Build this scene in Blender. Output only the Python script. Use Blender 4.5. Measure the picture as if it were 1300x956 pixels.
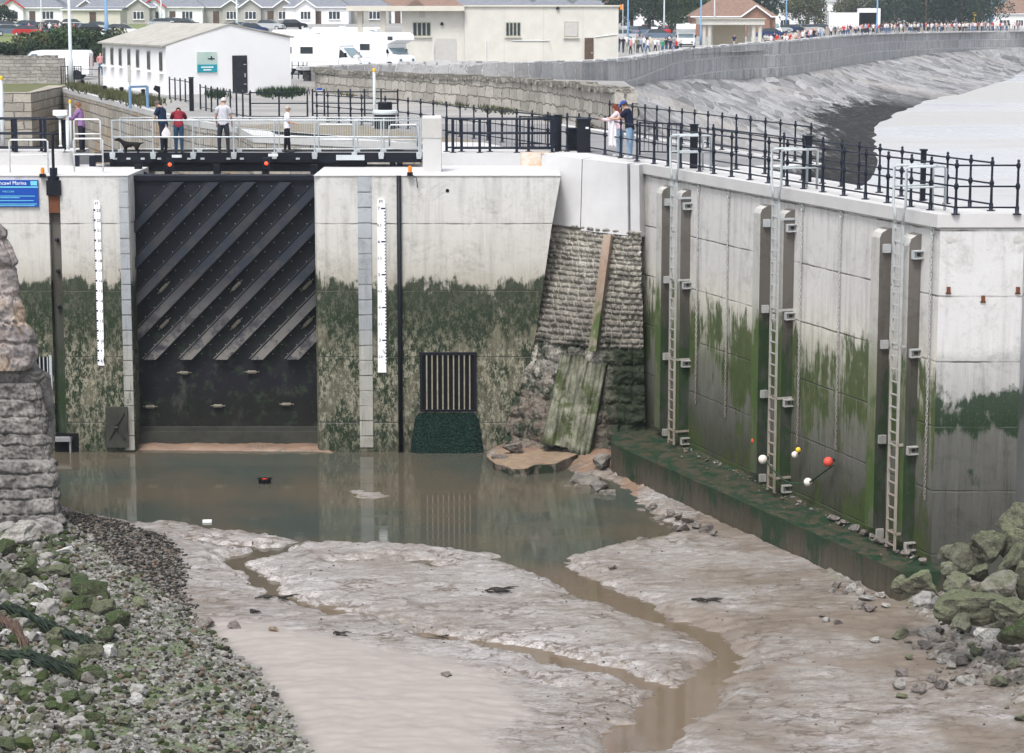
import bpy, bmesh, math, random
import numpy as np
from mathutils import Vector, Matrix, noise as mnoise
R = math.radians
rnd = random.Random(7)
for o in list(bpy.data.objects): bpy.data.objects.remove(o)
SC = bpy.context.scene
COL = SC.collection
# ------------------------------------------------------------------ camera, sky, sun, exposure
F_PX = 2800.0; PPX = 650.0; PPY = 433.5; CAMZ = 4.45
PITCH = math.atan((PPY - 17.0) / F_PX)
cam = bpy.data.cameras.new('camera'); camo = bpy.data.objects.new('camera', cam); COL.objects.link(camo)
cam.sensor_fit = 'HORIZONTAL'; cam.sensor_width = 36.0; cam.lens = F_PX * 36.0 / 1300.0
cam.shift_x = 0.0; cam.shift_y = -(478.0 - PPY) / 1300.0
cam.clip_start = 0.5; cam.clip_end = 5000
camo.location = (0, 0, CAMZ); camo.rotation_euler = (R(90) - PITCH, 0, 0)
SC.camera = camo
W = bpy.data.worlds.new('World'); SC.world = W; W.use_nodes = True
wn = W.node_tree; bg = wn.nodes['Background']
sky = wn.nodes.new('ShaderNodeTexSky'); sky.sky_type = 'NISHITA'; sky.sun_disc = False
SUN_EL, SUN_AZ = 60.0, 200.0        # azimuth clockwise from +Y (view direction): the sun is behind the camera, to the left
sky.sun_elevation = R(SUN_EL); sky.sun_rotation = R(SUN_AZ); sky.dust_density = 4.0; sky.air_density = 1.0; sky.ozone_density = 1.0
hs = wn.nodes.new('ShaderNodeHueSaturation'); hs.inputs['Saturation'].default_value = 0.42
wn.links.new(sky.outputs[0], hs.inputs['Color']); wn.links.new(hs.outputs[0], bg.inputs['Color'])
bg.inputs['Strength'].default_value = 0.15
sl = bpy.data.lights.new('sun', 'SUN'); sl.energy = 1.5; sl.angle = R(14); sl.color = (1.0, 0.985, 0.965)
so = bpy.data.objects.new('sun', sl); COL.objects.link(so)
az = R(SUN_AZ); el = R(SUN_EL)
sdir = Vector((math.sin(az) * math.cos(el), math.cos(az) * math.cos(el), math.sin(el)))
so.rotation_euler = sdir.to_track_quat('Z', 'Y').to_euler(); so.location = sdir * 60
SC.view_settings.view_transform = 'Standard'; SC.view_settings.look = 'None'
SC.view_settings.gamma = 1.0; SC.view_settings.exposure = 0.74
SC.render.engine = 'CYCLES'
# ------------------------------------------------------------------ pixel <-> world
CP, SP = math.cos(PITCH), math.sin(PITCH)
def ray(px, py):
    u = (px - PPX) / F_PX; v = -(py - PPY) / F_PX
    return Vector((u, CP + v * SP, -SP + v * CP))
def P(px, py, z=0.0):
    d = ray(px, py); t = (z - CAMZ) / d.z
    return Vector((d.x * t, d.y * t, z))
def A(px, py, Y):
    d = ray(px, py); t = Y / d.y
    return Vector((d.x * t, Y, CAMZ + d.z * t))
def proj(p):
    x, y, z = p[0], p[1], p[2] - CAMZ
    dep = y * CP - z * SP; up = y * SP + z * CP
    return PPX + F_PX * x / dep, PPY - F_PX * up / dep
# ------------------------------------------------------------------ node helpers
class T:
    def __init__(s, name):
        s.m = bpy.data.materials.new(name); s.m.use_nodes = True; s.nt = s.m.node_tree
        s.b = s.nt.nodes['Principled BSDF']
    def put(s, sock, v):
        if isinstance(v, bpy.types.NodeSocket): s.nt.links.new(v, sock)
        elif isinstance(v, (tuple, list)):
            sock.default_value = tuple(v) if len(v) == len(sock.default_value) else tuple(v) + (1.0,)
        else: sock.default_value = v
    def node(s, t, **kw):
        n = s.nt.nodes.new(t)
        for k, v in kw.items(): setattr(n, k, v)
        return n
    def pos(s): return s.node('ShaderNodeNewGeometry').outputs['Position']
    def tc(s, w='Object'): return s.node('ShaderNodeTexCoord').outputs[w]
    def attr(s, n): return s.node('ShaderNodeAttribute', attribute_name=n).outputs['Fac']
    def xyz(s, v):
        n = s.node('ShaderNodeSeparateXYZ'); s.put(n.inputs[0], v); return n.outputs
    def comb(s, x, y, z):
        n = s.node('ShaderNodeCombineXYZ')
        for i, v in enumerate((x, y, z)): s.put(n.inputs[i], v)
        return n.outputs[0]
    def scl(s, v, k):
        n = s.node('ShaderNodeVectorMath', operation='MULTIPLY'); s.put(n.inputs[0], v); s.put(n.inputs[1], k); return n.outputs[0]
    def vadd(s, v, k):
        n = s.node('ShaderNodeVectorMath', operation='ADD'); s.put(n.inputs[0], v); s.put(n.inputs[1], k); return n.outputs[0]
    def m_(s, op, a, b=0.0, c=None, clamp=False):
        n = s.node('ShaderNodeMath', operation=op, use_clamp=clamp); s.put(n.inputs[0], a); s.put(n.inputs[1], b)
        if c is not None: s.put(n.inputs[2], c)
        return n.outputs[0]
    def noise(s, vec, scale, detail=4.0, rough=0.55, dist=0.0, col=False):
        n = s.node('ShaderNodeTexNoise'); s.put(n.inputs['Vector'], vec)
        n.inputs['Scale'].default_value = scale; n.inputs['Detail'].default_value = detail
        n.inputs['Roughness'].default_value = rough; n.inputs['Distortion'].default_value = dist
        return n.outputs['Color' if col else 'Fac']
    def voro(s, vec, scale, feature='F1', out='Distance', rnd_=1.0):
        n = s.node('ShaderNodeTexVoronoi', feature=feature); s.put(n.inputs['Vector'], vec)
        n.inputs['Scale'].default_value = scale; n.inputs['Randomness'].default_value = rnd_
        return n.outputs[out]
    def ramp(s, f, stops, interp='LINEAR'):
        n = s.node('ShaderNodeValToRGB'); s.put(n.inputs[0], f); r = n.color_ramp; r.interpolation = interp
        while len(r.elements) < len(stops): r.elements.new(0.5)
        for e, (p, c) in zip(r.elements, stops):
            e.position = p; e.color = (c, c, c, 1) if isinstance(c, (int, float)) else tuple(c) + (1,)
        return n.outputs[0]
    def mix(s, f, a, b, mode='MIX'):
        n = s.node('ShaderNodeMix', data_type='RGBA', blend_type=mode)
        s.put(n.inputs[0], f); s.put(n.inputs[6], a); s.put(n.inputs[7], b); return n.outputs[2]
    def map(s, v, a, b, c=0.0, d=1.0):
        n = s.node('ShaderNodeMapRange'); s.put(n.inputs[0], v)
        for i, k in enumerate((a, b, c, d)): n.inputs[i + 1].default_value = k
        return n.outputs[0]
    def bump(s, h, strength=0.5, dist=0.02, prev=None):
        n = s.node('ShaderNodeBump'); s.put(n.inputs['Height'], h)
        n.inputs['Strength'].default_value = strength; n.inputs['Distance'].default_value = dist
        if prev is not None: s.put(n.inputs['Normal'], prev)
        return n.outputs[0]
    def done(s, col=None, rough=0.7, metal=0.0, normal=None, spec=None, **kw):
        if col is not None: s.put(s.b.inputs['Base Color'], col)
        s.put(s.b.inputs['Roughness'], rough); s.put(s.b.inputs['Metallic'], metal)
        if normal is not None: s.put(s.b.inputs['Normal'], normal)
        s.b.inputs['Specular IOR Level'].default_value = (.16 if not (isinstance(rough, float) and rough < .35) else .5) if spec is None else spec
        for k, v in kw.items(): s.put(s.b.inputs[k], v)
        return s.m
def simple(name, col, rough=0.6, metal=0.0, var=0.18, scale=4.0, bump=0.15, spec=None, col2=None, bd=0.01):
    t = T(name); v = t.tc()
    n = t.noise(v, scale, 5, 0.6)
    c2 = col2 if col2 else tuple(c * (1 - 2 * var) for c in col)
    c = t.mix(t.map(n, 0.35, 0.7), col, c2)
    nm = t.bump(t.noise(v, scale * 6, 3), bump, bd) if bump else None
    return t.done(c, t.map(n, 0.2, 0.8, max(rough - .08, .02), min(rough + .08, 1)), metal, nm, spec)
def tidal(name, cols, dens, green, joints=None, mott=None, streak=0.5, specks=0.0, vj=None, rust=False, zwob=1.4, sw_=.4):
    """concrete stained by the tide; z in metres: cols=[(z,rgb)], dens=[(z,amount of weed)]"""
    t = T(name); p = t.pos(); x, y, z = t.xyz(p)[:]
    zr = lambda zz: (zz + 9.4) / 10.0
    big = t.noise(p, 0.55, 5, 0.6); st = t.noise(t.scl(p, (5, 5, .35)), 1.0, 5, 0.65)
    zn = t.m_('ADD', z, t.m_('MULTIPLY', t.m_('SUBTRACT', t.m_('ADD', t.m_('MULTIPLY', big, .6), t.m_('MULTIPLY', st, .4)), .5), zwob))
    f = t.map(zn, -9.4, 0.6)
    base = t.ramp(f, [(zr(a), c) for a, c in cols])
    dn = t.ramp(f, [(zr(a), c) for a, c in dens])
    fine = t.noise(p, 3.2, 8, 0.72, 0.4)
    base = t.mix(t.map(big, .35, .7, 0, .35), base, t.mix(1.0, base, (.72, .70, .66), 'MULTIPLY'))
    base = t.mix(t.map(st, .48, .72, 0, streak), base, t.mix(1.0, base, (.45, .44, .40), 'MULTIPLY'))
    base = t.mix(t.map(fine, .56, .72, 0, .35), base, t.mix(1.0, base, (.55, .55, .52), 'MULTIPLY'))
    pat = t.m_('ADD', t.m_('MULTIPLY', t.noise(t.scl(p, (1, 1, .6)), 1.3, 9, .74, .3), 1 - sw_), t.m_('MULTIPLY', t.noise(t.scl(p, (6, 6, .8)), 1.0, 6, .7), sw_))
    g = t.m_('MULTIPLY_ADD', t.m_('SUBTRACT', t.m_('ADD', t.m_('ADD', pat, t.m_('MULTIPLY', t.m_('SUBTRACT', t.noise(t.scl(p, (.8, .8, .45)), 1.0, 4, .65), .5), .85)), dn), 1.0), 11.0, 0.5, clamp=True)
    blot = t.m_('MULTIPLY', t.map(t.noise(p, .85, 9, .78, .6), .50, .60), t.map(t.noise(p, 4.0, 6, .8), .38, .60))
    base = t.mix(t.m_('MULTIPLY', blot, .55), base, t.mix(1.0, base, (.55, .54, .52), 'MULTIPLY'))
    st2 = t.noise(t.scl(p, (15, 15, .45)), 1.0, 6, .8)
    base = t.mix(t.m_('MULTIPLY', t.map(st2, .54, .66), t.map(f, .72, .45, 0, .75)), base, t.mix(1.0, base, (.38, .38, .33), 'MULTIPLY'))
    base = t.mix(t.m_('MULTIPLY', t.map(st2, .44, .34), t.map(f, .70, .45, 0, .45)), base, t.mix(1.0, base, (1.9, 1.85, 1.7), 'MULTIPLY'))
    gc = t.mix(t.noise(p, 2.2, 5, .6), green[0], green[1])
    gc = t.mix(t.map(t.noise(p, 16, 5, .8), .58, .68, 0, .5), gc, (.15, .15, .10))
    c = t.mix(t.m_('MULTIPLY', g, .93), base, gc)
    if mott:
        mk = t.m_('MULTIPLY', t.map(t.noise(t.scl(p, (1, 1, .5)), 9.5, 7, .82), .49, .57), t.ramp(f, [(zr(a), b) for a, b in mott[0]]))
        c = t.mix(mk, c, mott[1])
    if specks:
        c = t.mix(t.map(t.noise(p, 11, 6, .8), .62, .68, 0, specks), c, (.10, .10, .08))
    h = t.m_('ADD', fine, t.m_('MULTIPLY', g, -.3))
    if joints:
        z0, st_ = joints
        jz = t.m_('ADD', z, t.m_('MULTIPLY', t.noise(p, 2.5, 4), .05))
        fr = t.m_('ABSOLUTE', t.m_('SUBTRACT', t.m_('FRACT', t.m_('DIVIDE', t.m_('SUBTRACT', jz, z0), st_)), .5))
        j = t.map(fr, .5 - .03 / st_, .5 - .008 / st_)
        j = t.m_('MULTIPLY', j, t.map(t.noise(p, 1.3, 4), .35, .6, .15, .9))
        c = t.mix(j, c, (.07, .07, .06)); h = t.m_('SUBTRACT', h, t.m_('MULTIPLY', j, 1.2))
    if vj:
        d, o, st_ = vj
        u = t.m_('ADD', t.m_('MULTIPLY', x, d[0]), t.m_('MULTIPLY', y, d[1]))
        fr = t.m_('ABSOLUTE', t.m_('SUBTRACT', t.m_('FRACT', t.m_('DIVIDE', t.m_('SUBTRACT', u, o), st_)), .5))
        j = t.m_('MULTIPLY', t.map(fr, .5 - .018 / st_, .5 - .006 / st_), t.map(t.noise(p, 1.1, 3), .4, .6, 0, .6))
        c = t.mix(j, c, (.12, .12, .11))
    if rust:
        rs = t.m_('MULTIPLY', t.map(t.noise(t.scl(p, (9, 9, .9)), 1.0, 3), .70, .76), t.map(t.noise(p, .9, 2), .5, .6))
        c = t.mix(t.m_('MULTIPLY', rs, .7), c, (.22, .09, .04))
    wet = t.map(z, -7.5, -3.5, .42, .85)
    return t.done(c, wet, 0, t.bump(h, .5, .03))
def masonry(name, c1, c2, mortar, bw=.6, bh=.3, rough=.85, wob=.06, streak=0.0, weed=None, bd=.06, coord='UV', patch=None):
    """coursed stone on UVs in metres"""
    t = T(name); uv = t.tc(coord); p = t.pos()
    wv = t.vadd(uv, t.scl(t.vadd(t.noise(p, 1.8, 4, .6, 0, True), (-.5, -.5, -.5)), (wob * 6, wob * 3, 0)))
    b = t.node('ShaderNodeTexBrick'); t.put(b.inputs['Vector'], wv)
    b.inputs['Scale'].default_value = 1.0; b.inputs['Brick Width'].default_value = bw; b.inputs['Row Height'].default_value = bh
    b.inputs['Mortar Size'].default_value = bh * .07; b.inputs['Mortar Smooth'].default_value = .6; b.inputs['Bias'].default_value = 0.0
    b.offset_frequency = 2; b.squash = 1.35; b.squash_frequency = 3
    t.put(b.inputs['Color1'], (0, 0, 0)); t.put(b.inputs['Color2'], (1, 1, 1)); t.put(b.inputs['Mortar'], (.5, .5, .5))
    n = t.noise(p, 1.1, 5, .65); fn = t.noise(p, 7, 6, .7)
    tint = t.m_('ADD', t.m_('MULTIPLY', b.outputs['Color'], .45), t.m_('MULTIPLY', n, .7))
    c = t.mix(t.map(tint, .15, .95), c1, c2)
    c = t.mix(t.map(fn, .45, .75, 0, .6), c, t.mix(1.0, c, (.5, .48, .46), 'MULTIPLY'))
    if patch: c = t.mix(t.map(t.noise(p, .35, 5, .65), .5, .62, 0, .8), c, patch)
    if streak: c = t.mix(t.map(t.noise(t.scl(p, (1.6, 1.6, .2)), 1.0, 5, .7), .5, .7, 0, streak), c, mortar)
    if weed:
        z = t.xyz(p)[2]; zz = t.m_('ADD', z, t.m_('MULTIPLY', t.m_('SUBTRACT', t.noise(p, .35, 8, .75), .5), 5.0))
        c = t.mix(t.map(zz, weed[0], weed[1]), c, weed[2])
    c = t.mix(t.m_('MULTIPLY', b.outputs['Fac'], .85), c, mortar)
    h = t.m_('ADD', t.m_('MULTIPLY', t.m_('SUBTRACT', 1.0, b.outputs['Fac']), .8), t.m_('MULTIPLY', fn, .6))
    return t.done(c, rough, 0, t.bump(h, .9, bd))
# ------------------------------------------------------------------ mesh helpers
class MB:
    def __init__(s): s.v = []; s.f = []; s.uv = {}
    def add(s, vs, fs, uvs=None):
        o = len(s.v); s.v += [tuple(p) for p in vs]
        for i, f in enumerate(fs):
            if uvs: s.uv[len(s.f)] = uvs[i]
            s.f.append([o + k for k in f])
        return s
    def box(s, c, d, rz=0.0, M=None):
        hx, hy, hz = d[0] / 2, d[1] / 2, d[2] / 2; cs, sn = math.cos(rz), math.sin(rz)
        vs = []
        for a, b, e in ((-1,-1,-1),(1,-1,-1),(1,1,-1),(-1,1,-1),(-1,-1,1),(1,-1,1),(1,1,1),(-1,1,1)):
            x, y = a * hx, b * hy; q = Vector((c[0] + x * cs - y * sn, c[1] + x * sn + y * cs, c[2] + e * hz))
            vs.append(M @ q if M else q)
        return s.add(vs, [(0,3,2,1),(4,5,6,7),(0,1,5,4),(1,2,6,5),(2,3,7,6),(3,0,4,7)])
    def bb(s, x0, x1, y0, y1, z0, z1): return s.box(((x0+x1)/2, (y0+y1)/2, (z0+z1)/2), (x1-x0, y1-y0, z1-z0))
    def bar(s, p, q, w, h=None, up=(0, 0, 1)):
        p, q = Vector(p), Vector(q); h = h or w; d = (q - p).normalized(); up = Vector(up)
        if abs(d.dot(up)) > .98: up = Vector((0, 1, 0))
        a = d.cross(up).normalized(); b = a.cross(d)
        vs = [e + a * sx * w / 2 + b * sy * h / 2 for e in (p, q) for sx, sy in ((-1,-1),(1,-1),(1,1),(-1,1))]
        return s.add(vs, [(0,1,2,3),(7,6,5,4),(0,4,5,1),(1,5,6,2),(2,6,7,3),(3,7,4,0)])
    def tube(s, pts, r, n=8, caps=True):
        pts = [Vector(p) for p in pts]; rr = r if isinstance(r, (list, tuple)) else [r] * len(pts); o = []
        for i, p in enumerate(pts):
            d = (pts[min(i + 1, len(pts) - 1)] - pts[max(i - 1, 0)]).normalized()
            up = Vector((0, 0, 1)) if abs(d.z) < .95 else Vector((0, 1, 0))
            a = d.cross(up).normalized(); b = a.cross(d)
            o.append([p + (a * math.cos(2*math.pi*k/n) + b * math.sin(2*math.pi*k/n)) * rr[i] for k in range(n)])
        vs = [q for ring in o for q in ring]; fs = []
        for i in range(len(pts) - 1):
            for k in range(n): fs.append((i*n+k, (i+1)*n+k, (i+1)*n+(k+1)%n, i*n+(k+1)%n))
        if caps: fs += [tuple(range(n)), tuple(reversed(range((len(pts)-1)*n, len(pts)*n)))]
        return s.add(vs, fs)
    def lathe(s, prof, c=(0, 0, 0), n=12):
        vs = [(c[0] + r * math.cos(2*math.pi*k/n), c[1] + r * math.sin(2*math.pi*k/n), c[2] + z) for r, z in prof for k in range(n)]
        fs = []
        for i in range(len(prof) - 1):
            for k in range(n): fs.append((i*n+k, i*n+(k+1)%n, (i+1)*n+(k+1)%n, (i+1)*n+k))
        fs += [tuple(reversed(range(n))), tuple(range((len(prof)-1)*n, len(prof)*n))]
        return s.add(vs, fs)
    def prism(s, poly, z0, z1):
        n = len(poly); a = sum(poly[i][0]*poly[(i+1)%n][1] - poly[(i+1)%n][0]*poly[i][1] for i in range(n))
        if a < 0: poly = poly[::-1]
        vs = [(p[0], p[1], z0) for p in poly] + [(p[0], p[1], z1) for p in poly]
        return s.add(vs, [tuple(reversed(range(n))), tuple(range(n, 2*n))] + [(i, (i+1)%n, n+(i+1)%n, n+i) for i in range(n)])
    def yprism(s, poly, y0, y1):      # polygon in x,z extruded along y
        n = len(poly); vs = [(p[0], y0, p[1]) for p in poly] + [(p[0], y1, p[1]) for p in poly]
        return s.add(vs, [tuple(range(n)), tuple(reversed(range(n, 2*n)))] + [((i+1)%n, i, n+i, n+(i+1)%n) for i in range(n)])
    def wall(s, pts, zb, zt, th=.4, uv0=0.0):   # upright wall along a polyline: zb, zt numbers or lists; UV in metres
        n = len(pts); zb = zb if isinstance(zb, (list, tuple)) else [zb]*n; zt = zt if isinstance(zt, (list, tuple)) else [zt]*n
        u = uv0; pts = [Vector((p[0], p[1], 0)) for p in pts]; off = []
        for i in range(n):
            d = (pts[min(i+1, n-1)] - pts[max(i-1, 0)]).normalized(); off.append(Vector((-d.y, d.x, 0)) * th)
        for i in range(n - 1):
            a, b = pts[i], pts[i+1]; L = (b - a).length; a2, b2 = a + off[i], b + off[i+1]
            q = lambda p, z: (p.x, p.y, z)
            s.add([q(a,zb[i]),q(b,zb[i+1]),q(b,zt[i+1]),q(a,zt[i]),q(a2,zb[i]),q(b2,zb[i+1]),q(b2,zt[i+1]),q(a2,zt[i])],
                  [(0,1,2,3),(5,4,7,6),(3,2,6,7)] + ([(4,0,3,7)] if i == 0 else []) + ([(1,5,6,2)] if i == n-2 else []),
                  [[(u,zb[i]),(u+L,zb[i+1]),(u+L,zt[i+1]),(u,zt[i])], [(u+L,zb[i+1]),(u,zb[i]),(u,zt[i]),(u+L,zt[i+1])],
                   [(u,0),(u+L,0),(u+L,th),(u,th)]] + ([[(0,zb[i]),(th,zb[i]),(th,zt[i]),(0,zt[i])]] if i == 0 else []) + ([[(0,zb[i+1]),(th,zb[i+1]),(th,zt[i+1]),(0,zt[i+1])]] if i == n-2 else []))
            u += L
        return s
    def grid(s, rows, closed=False, uvs=None):
        m, n = len(rows), len(rows[0]); vs = [p for r in rows for p in r]; fs = []; us = [] if uvs else None
        for i in range(m - 1):
            for k in range(n if closed else n - 1):
                q = (i*n+k, i*n+(k+1)%n, (i+1)*n+(k+1)%n, (i+1)*n+k); fs.append(q)
                if uvs: us.append([uvs[a//n][a%n] for a in q])
        return s.add(vs, fs, us)
    def ball(s, c, r, n=8, sc=(1, 1, 1)):
        rows = [[(c[0]+r*sc[0]*math.sin(math.pi*i/n)*math.cos(2*math.pi*k/(2*n)), c[1]+r*sc[1]*math.sin(math.pi*i/n)*math.sin(2*math.pi*k/(2*n)), c[2]-r*sc[2]*math.cos(math.pi*i/n)) for k in range(2*n)] for i in range(n+1)]
        return s.grid(rows, True)
    def mesh(s, name, smooth=False):
        me = bpy.data.meshes.new(name); me.from_pydata(s.v, [], s.f)
        if s.uv:
            l = me.uv_layers.new(name='UVMap')
            for i, pl in enumerate(me.polygons):
                if i in s.uv:
                    for k, li in enumerate(pl.loop_indices): l.data[li].uv = s.uv[i][k]
        if smooth: me.polygons.foreach_set('use_smooth', [True] * len(me.polygons))
        me.update(); return me
    def build(s, name, mat, parent=None, smooth=False, label=None, local=False):
        if parent is not None and not local:
            w = Vector((0, 0, 0)); p = parent
            while p: w += p.location; p = p.parent
            s.v = [(v[0]-w.x, v[1]-w.y, v[2]-w.z) for v in s.v]
        me = s.mesh(name, smooth); return link(name, me, mat, parent, label)
def link(name, me, mat=None, parent=None, label=None):
    o = bpy.data.objects.new(name, me); COL.objects.link(o)
    if mat is not None and len(me.materials) == 0: me.materials.append(mat)
    if parent: o.parent = parent
    if label: o['label'] = label
    return o
def tag(o, label=None, cat=None, group=None, kind=None):
    if label: o['label'] = label
    if cat: o['category'] = cat
    if group: o['group'] = group
    if kind: o['kind'] = kind
    return o
def thing(name, label, cat, loc=(0, 0, 0), rz=0.0, group=None):
    o = bpy.data.objects.new(name, None); COL.objects.link(o); o.location = loc; o.rotation_euler = (0, 0, rz); o.empty_display_size = .3
    return tag(o, label, cat, group)
def struct(o): o['kind'] = 'structure'; return o
def ch_of(o): return list(o.children)
def copy_tree(o, parent=None):
    c = o.copy(); COL.objects.link(c)
    if parent: c.parent = parent
    for k in ch_of(o): copy_tree(k, c)
    return c

def recolour(o, mats):      # mats: {part name stem: material}, on the objects, the mesh data stays shared
    for c in [o] + ch_of(o):
        st = c.name.split('.')[0]
        if st in mats and c.type == 'MESH':
            c.material_slots[0].link = 'OBJECT'; c.material_slots[0].material = mats[st]
def text(body, size, mat, loc, name='lettering', parent=None, rz=0.0, align='LEFT', depth=.004, rx=90):
    cu = bpy.data.curves.new('txt', 'FONT'); cu.body = body; cu.size = size; cu.extrude = depth; cu.align_x = align; cu.resolution_u = 2
    o = bpy.data.objects.new('txt', cu); COL.objects.link(o)
    dg = bpy.context.evaluated_depsgraph_get(); me = bpy.data.meshes.new_from_object(o.evaluated_get(dg))
    bpy.data.objects.remove(o); M = Matrix.Translation(loc) @ Matrix.Rotation(rz, 4, 'Z') @ Matrix.Rotation(R(rx), 4, 'X')
    if parent: M = Matrix.Translation(-parent.location) @ M
    me.transform(M); me.materials.clear(); return link(name, me, mat, parent)
def fbm(x, y, z=0.0, sc=1.0, o=4): return mnoise.fractal(Vector((x*sc, y*sc, z*sc)), 1.0, 2.0, o)
def rock_mesh(seed, sub=3, rough=.35, flat=1.0):
    bm = bmesh.new(); bmesh.ops.create_icosphere(bm, subdivisions=sub, radius=1.0)
    r = random.Random(seed); planes = []
    for k in range(9):
        n = Vector((r.gauss(0, 1), r.gauss(0, 1), r.gauss(0, .8))).normalized(); planes.append((n, r.uniform(.42, .82)))
    for v in bm.verts:
        p = v.co.copy()
        for n, d in planes:
            e = p.dot(n)
            if e > d: p -= n * (e - d) * .99
        q = p + Vector((seed * 3.1, 0, 0)); p += p.normalized() * (mnoise.fractal(q * 2.2, 1.0, 2.0, 4) * .10 * rough * 3)
        v.co = Vector((p.x, p.y, p.z * flat))
    me = bpy.data.meshes.new('rock'); bm.to_mesh(me); bm.free(); me.update(); return me
# ------------------------------------------------------------------ key levels and lines (metres; z=0 is the quay deck)
ZW = -8.95; ZA = -0.43; Y0 = 66.9; ZL = -8.0
E1 = P(808, 206.5, 0); E2 = P(1190, 272.5, 0); WD = (E2 - E1).normalized(); WN = Vector((WD.y, -WD.x, 0)); WLEN = (E2 - E1).length
if WN.x > 0: WN = -WN
YE = E2.y                         # the end face of the pier faces the camera
WO = E1 + WN * (-.10)             # wall face sits 10 cm behind the coping edge
def WP(t, off=0.0, z=0.0): q = WO + WD * t + WN * off; return Vector((q.x, q.y, z))
def wt(px, off=0.0, z=-4.0):
    a, b = -3.0, WLEN + 3
    for _ in range(40):
        m = (a + b) / 2
        if proj(WP(m, off, z))[0] < px: a = m
        else: b = m
    return (a + b) / 2
# ------------------------------------------------------------------ materials
G1, G2 = (.016, .042, .018), (.035, .065, .025)
M = {}
M['conc_left'] = tidal('stained lock concrete',
    [(-9.4,(.045,.042,.03)),(-8.8,(.08,.075,.055)),(-7.6,(.12,.115,.085)),(-6.2,(.105,.10,.07)),(-4.8,(.15,.145,.105)),(-3.7,(.42,.395,.34)),(-2.8,(.54,.53,.50)),(.3,(.60,.60,.595))],
    [(-9.4,.54),(-8.7,.50),(-7.2,.46),(-6.2,.50),(-5.6,.52),(-5.1,.60),(-4.5,.68),(-3.9,.62),(-3.5,.44),(-2.9,.22),(-2.4,0)], ((.005,.018,.008),(.016,.028,.012)),
    joints=(-1.86, 2.05), mott=([(-9.4,.2),(-8.5,.65),(-7,.9),(-5.9,.9),(-5.3,.35),(-4.6,.25),(-3.8,.1),(-3.2,.0)], (.29,.275,.21)), streak=.45, specks=.6, zwob=2.4, sw_=.16)
M['conc_right'] = tidal('stained quay concrete',
    [(-9.4,(.045,.05,.033)),(-8.0,(.055,.06,.04)),(-7.2,(.075,.077,.06)),(-6.4,(.12,.12,.107)),(-5.2,(.15,.155,.122)),(-4.5,(.30,.30,.24)),(-3.4,(.56,.54,.48)),(-2.5,(.56,.55,.535)),(.3,(.57,.565,.56))],
    [(-9.4,.60),(-8.0,.52),(-7.2,.44),(-6.3,.42),(-5.3,.52),(-4.6,.58),(-4.0,.54),(-3.4,.42),(-2.8,.22),(-2.2,0),(0,0)], ((.014,.032,.008),(.085,.11,.035)),
    joints=(-.34, 1.49), streak=.5, rust=True, sw_=.55)
M['conc_end'] = tidal('stained pier head concrete',
    [(-9.4,(.06,.06,.05)),(-6.4,(.085,.085,.078)),(-4.8,(.11,.11,.10)),(-4.2,(.34,.34,.33)),(-3.25,(.44,.44,.44)),(-3.05,(.56,.56,.56)),(.3,(.58,.58,.58))],
    [(-9.4,.40),(-8,.34),(-6,.38),(-5.2,.36),(-4.85,.60),(-4.35,.66),(-3.9,.40),(-3.3,.12),(-3.0,0)], ((.006,.022,.009),(.016,.034,.014)),
    joints=(-.34, 1.49), streak=.3, specks=.6, zwob=1.0, sw_=.15)
M['conc_ledge'] = tidal('weed covered footing',
    [(-9.4,(.075,.062,.044)),(-8.6,(.085,.074,.056)),(-8.1,(.055,.052,.038)),(.3,(.055,.052,.038))],
    [(-9.4,.44),(-8.5,.42),(-8.15,.50),(-8.0,.54),(0,.52)], ((.008,.035,.02),(.025,.04,.02)), streak=.6, zwob=.2)
M['coping'] = simple('pale coping concrete', (.52,.515,.51), .8, var=.05, scale=1.2, bump=.1)
M['cap'] = simple('clean poured concrete', (.52,.52,.525), .85, var=.07, scale=.8, bump=.12)
M['deck'] = simple('pale deck concrete', (.55,.545,.54), .85, var=.07, scale=.7, bump=.1)
M['asphalt'] = simple('worn grey tarmac', (.19,.19,.20), .9, var=.1, scale=.6, bump=.1, col2=(.25,.245,.24))
M['steel_strip'] = tidal('grey granite corner strip', [(-9.4,(.30,.29,.25)),(-6,(.36,.36,.34)),(-5,(.30,.32,.34)),(.3,(.42,.45,.48))],
    [(-9.4,.33),(-5,.30),(-4,.1),(0,0)], (G1, G2), joints=(-.43, .47), streak=.25, zwob=.5)
M['dark_stone'] = simple('dark wet stone', (.05,.05,.042), .6, var=.2, scale=2, bump=.3)
M['galv'] = simple('galvanised steel', (.50,.54,.56), .45, .35, var=.08, scale=6, bump=0)
M['galv_white'] = simple('weathered white steel', (.70,.72,.72), .5, .0, var=.08, scale=6, bump=0)
M['black'] = simple('black rail paint', (.012,.016,.028), .35, 0, var=.1, scale=6, bump=0)
M['blackg'] = simple('dark gate steel', (.009,.011,.017), .5, 0, var=.1, scale=6, bump=0)
M['white'] = simple('white masonry paint', (.84,.84,.85), .8, var=.02, scale=1, bump=.05)
M['white_gloss'] = simple('white coachwork', (.84,.85,.86), .25, var=.02, scale=1, bump=0)
M['glass'] = simple('dark glass', (.045,.055,.065), .08, 0, var=.2, scale=1, bump=0)
M['paleglass'] = simple('reflecting glass', (.22,.30,.33), .08, 0, var=.2, scale=1, bump=0)
M['rubber'] = simple('tyre rubber', (.02,.02,.02), .8, var=.1, bump=0)
M['cream'] = simple('cream render', (.60,.575,.50), .85, var=.05, scale=.9, bump=.1)
M['cream2'] = simple('pale cream render', (.60,.585,.535), .85, var=.06, scale=.9, bump=.1)
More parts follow.
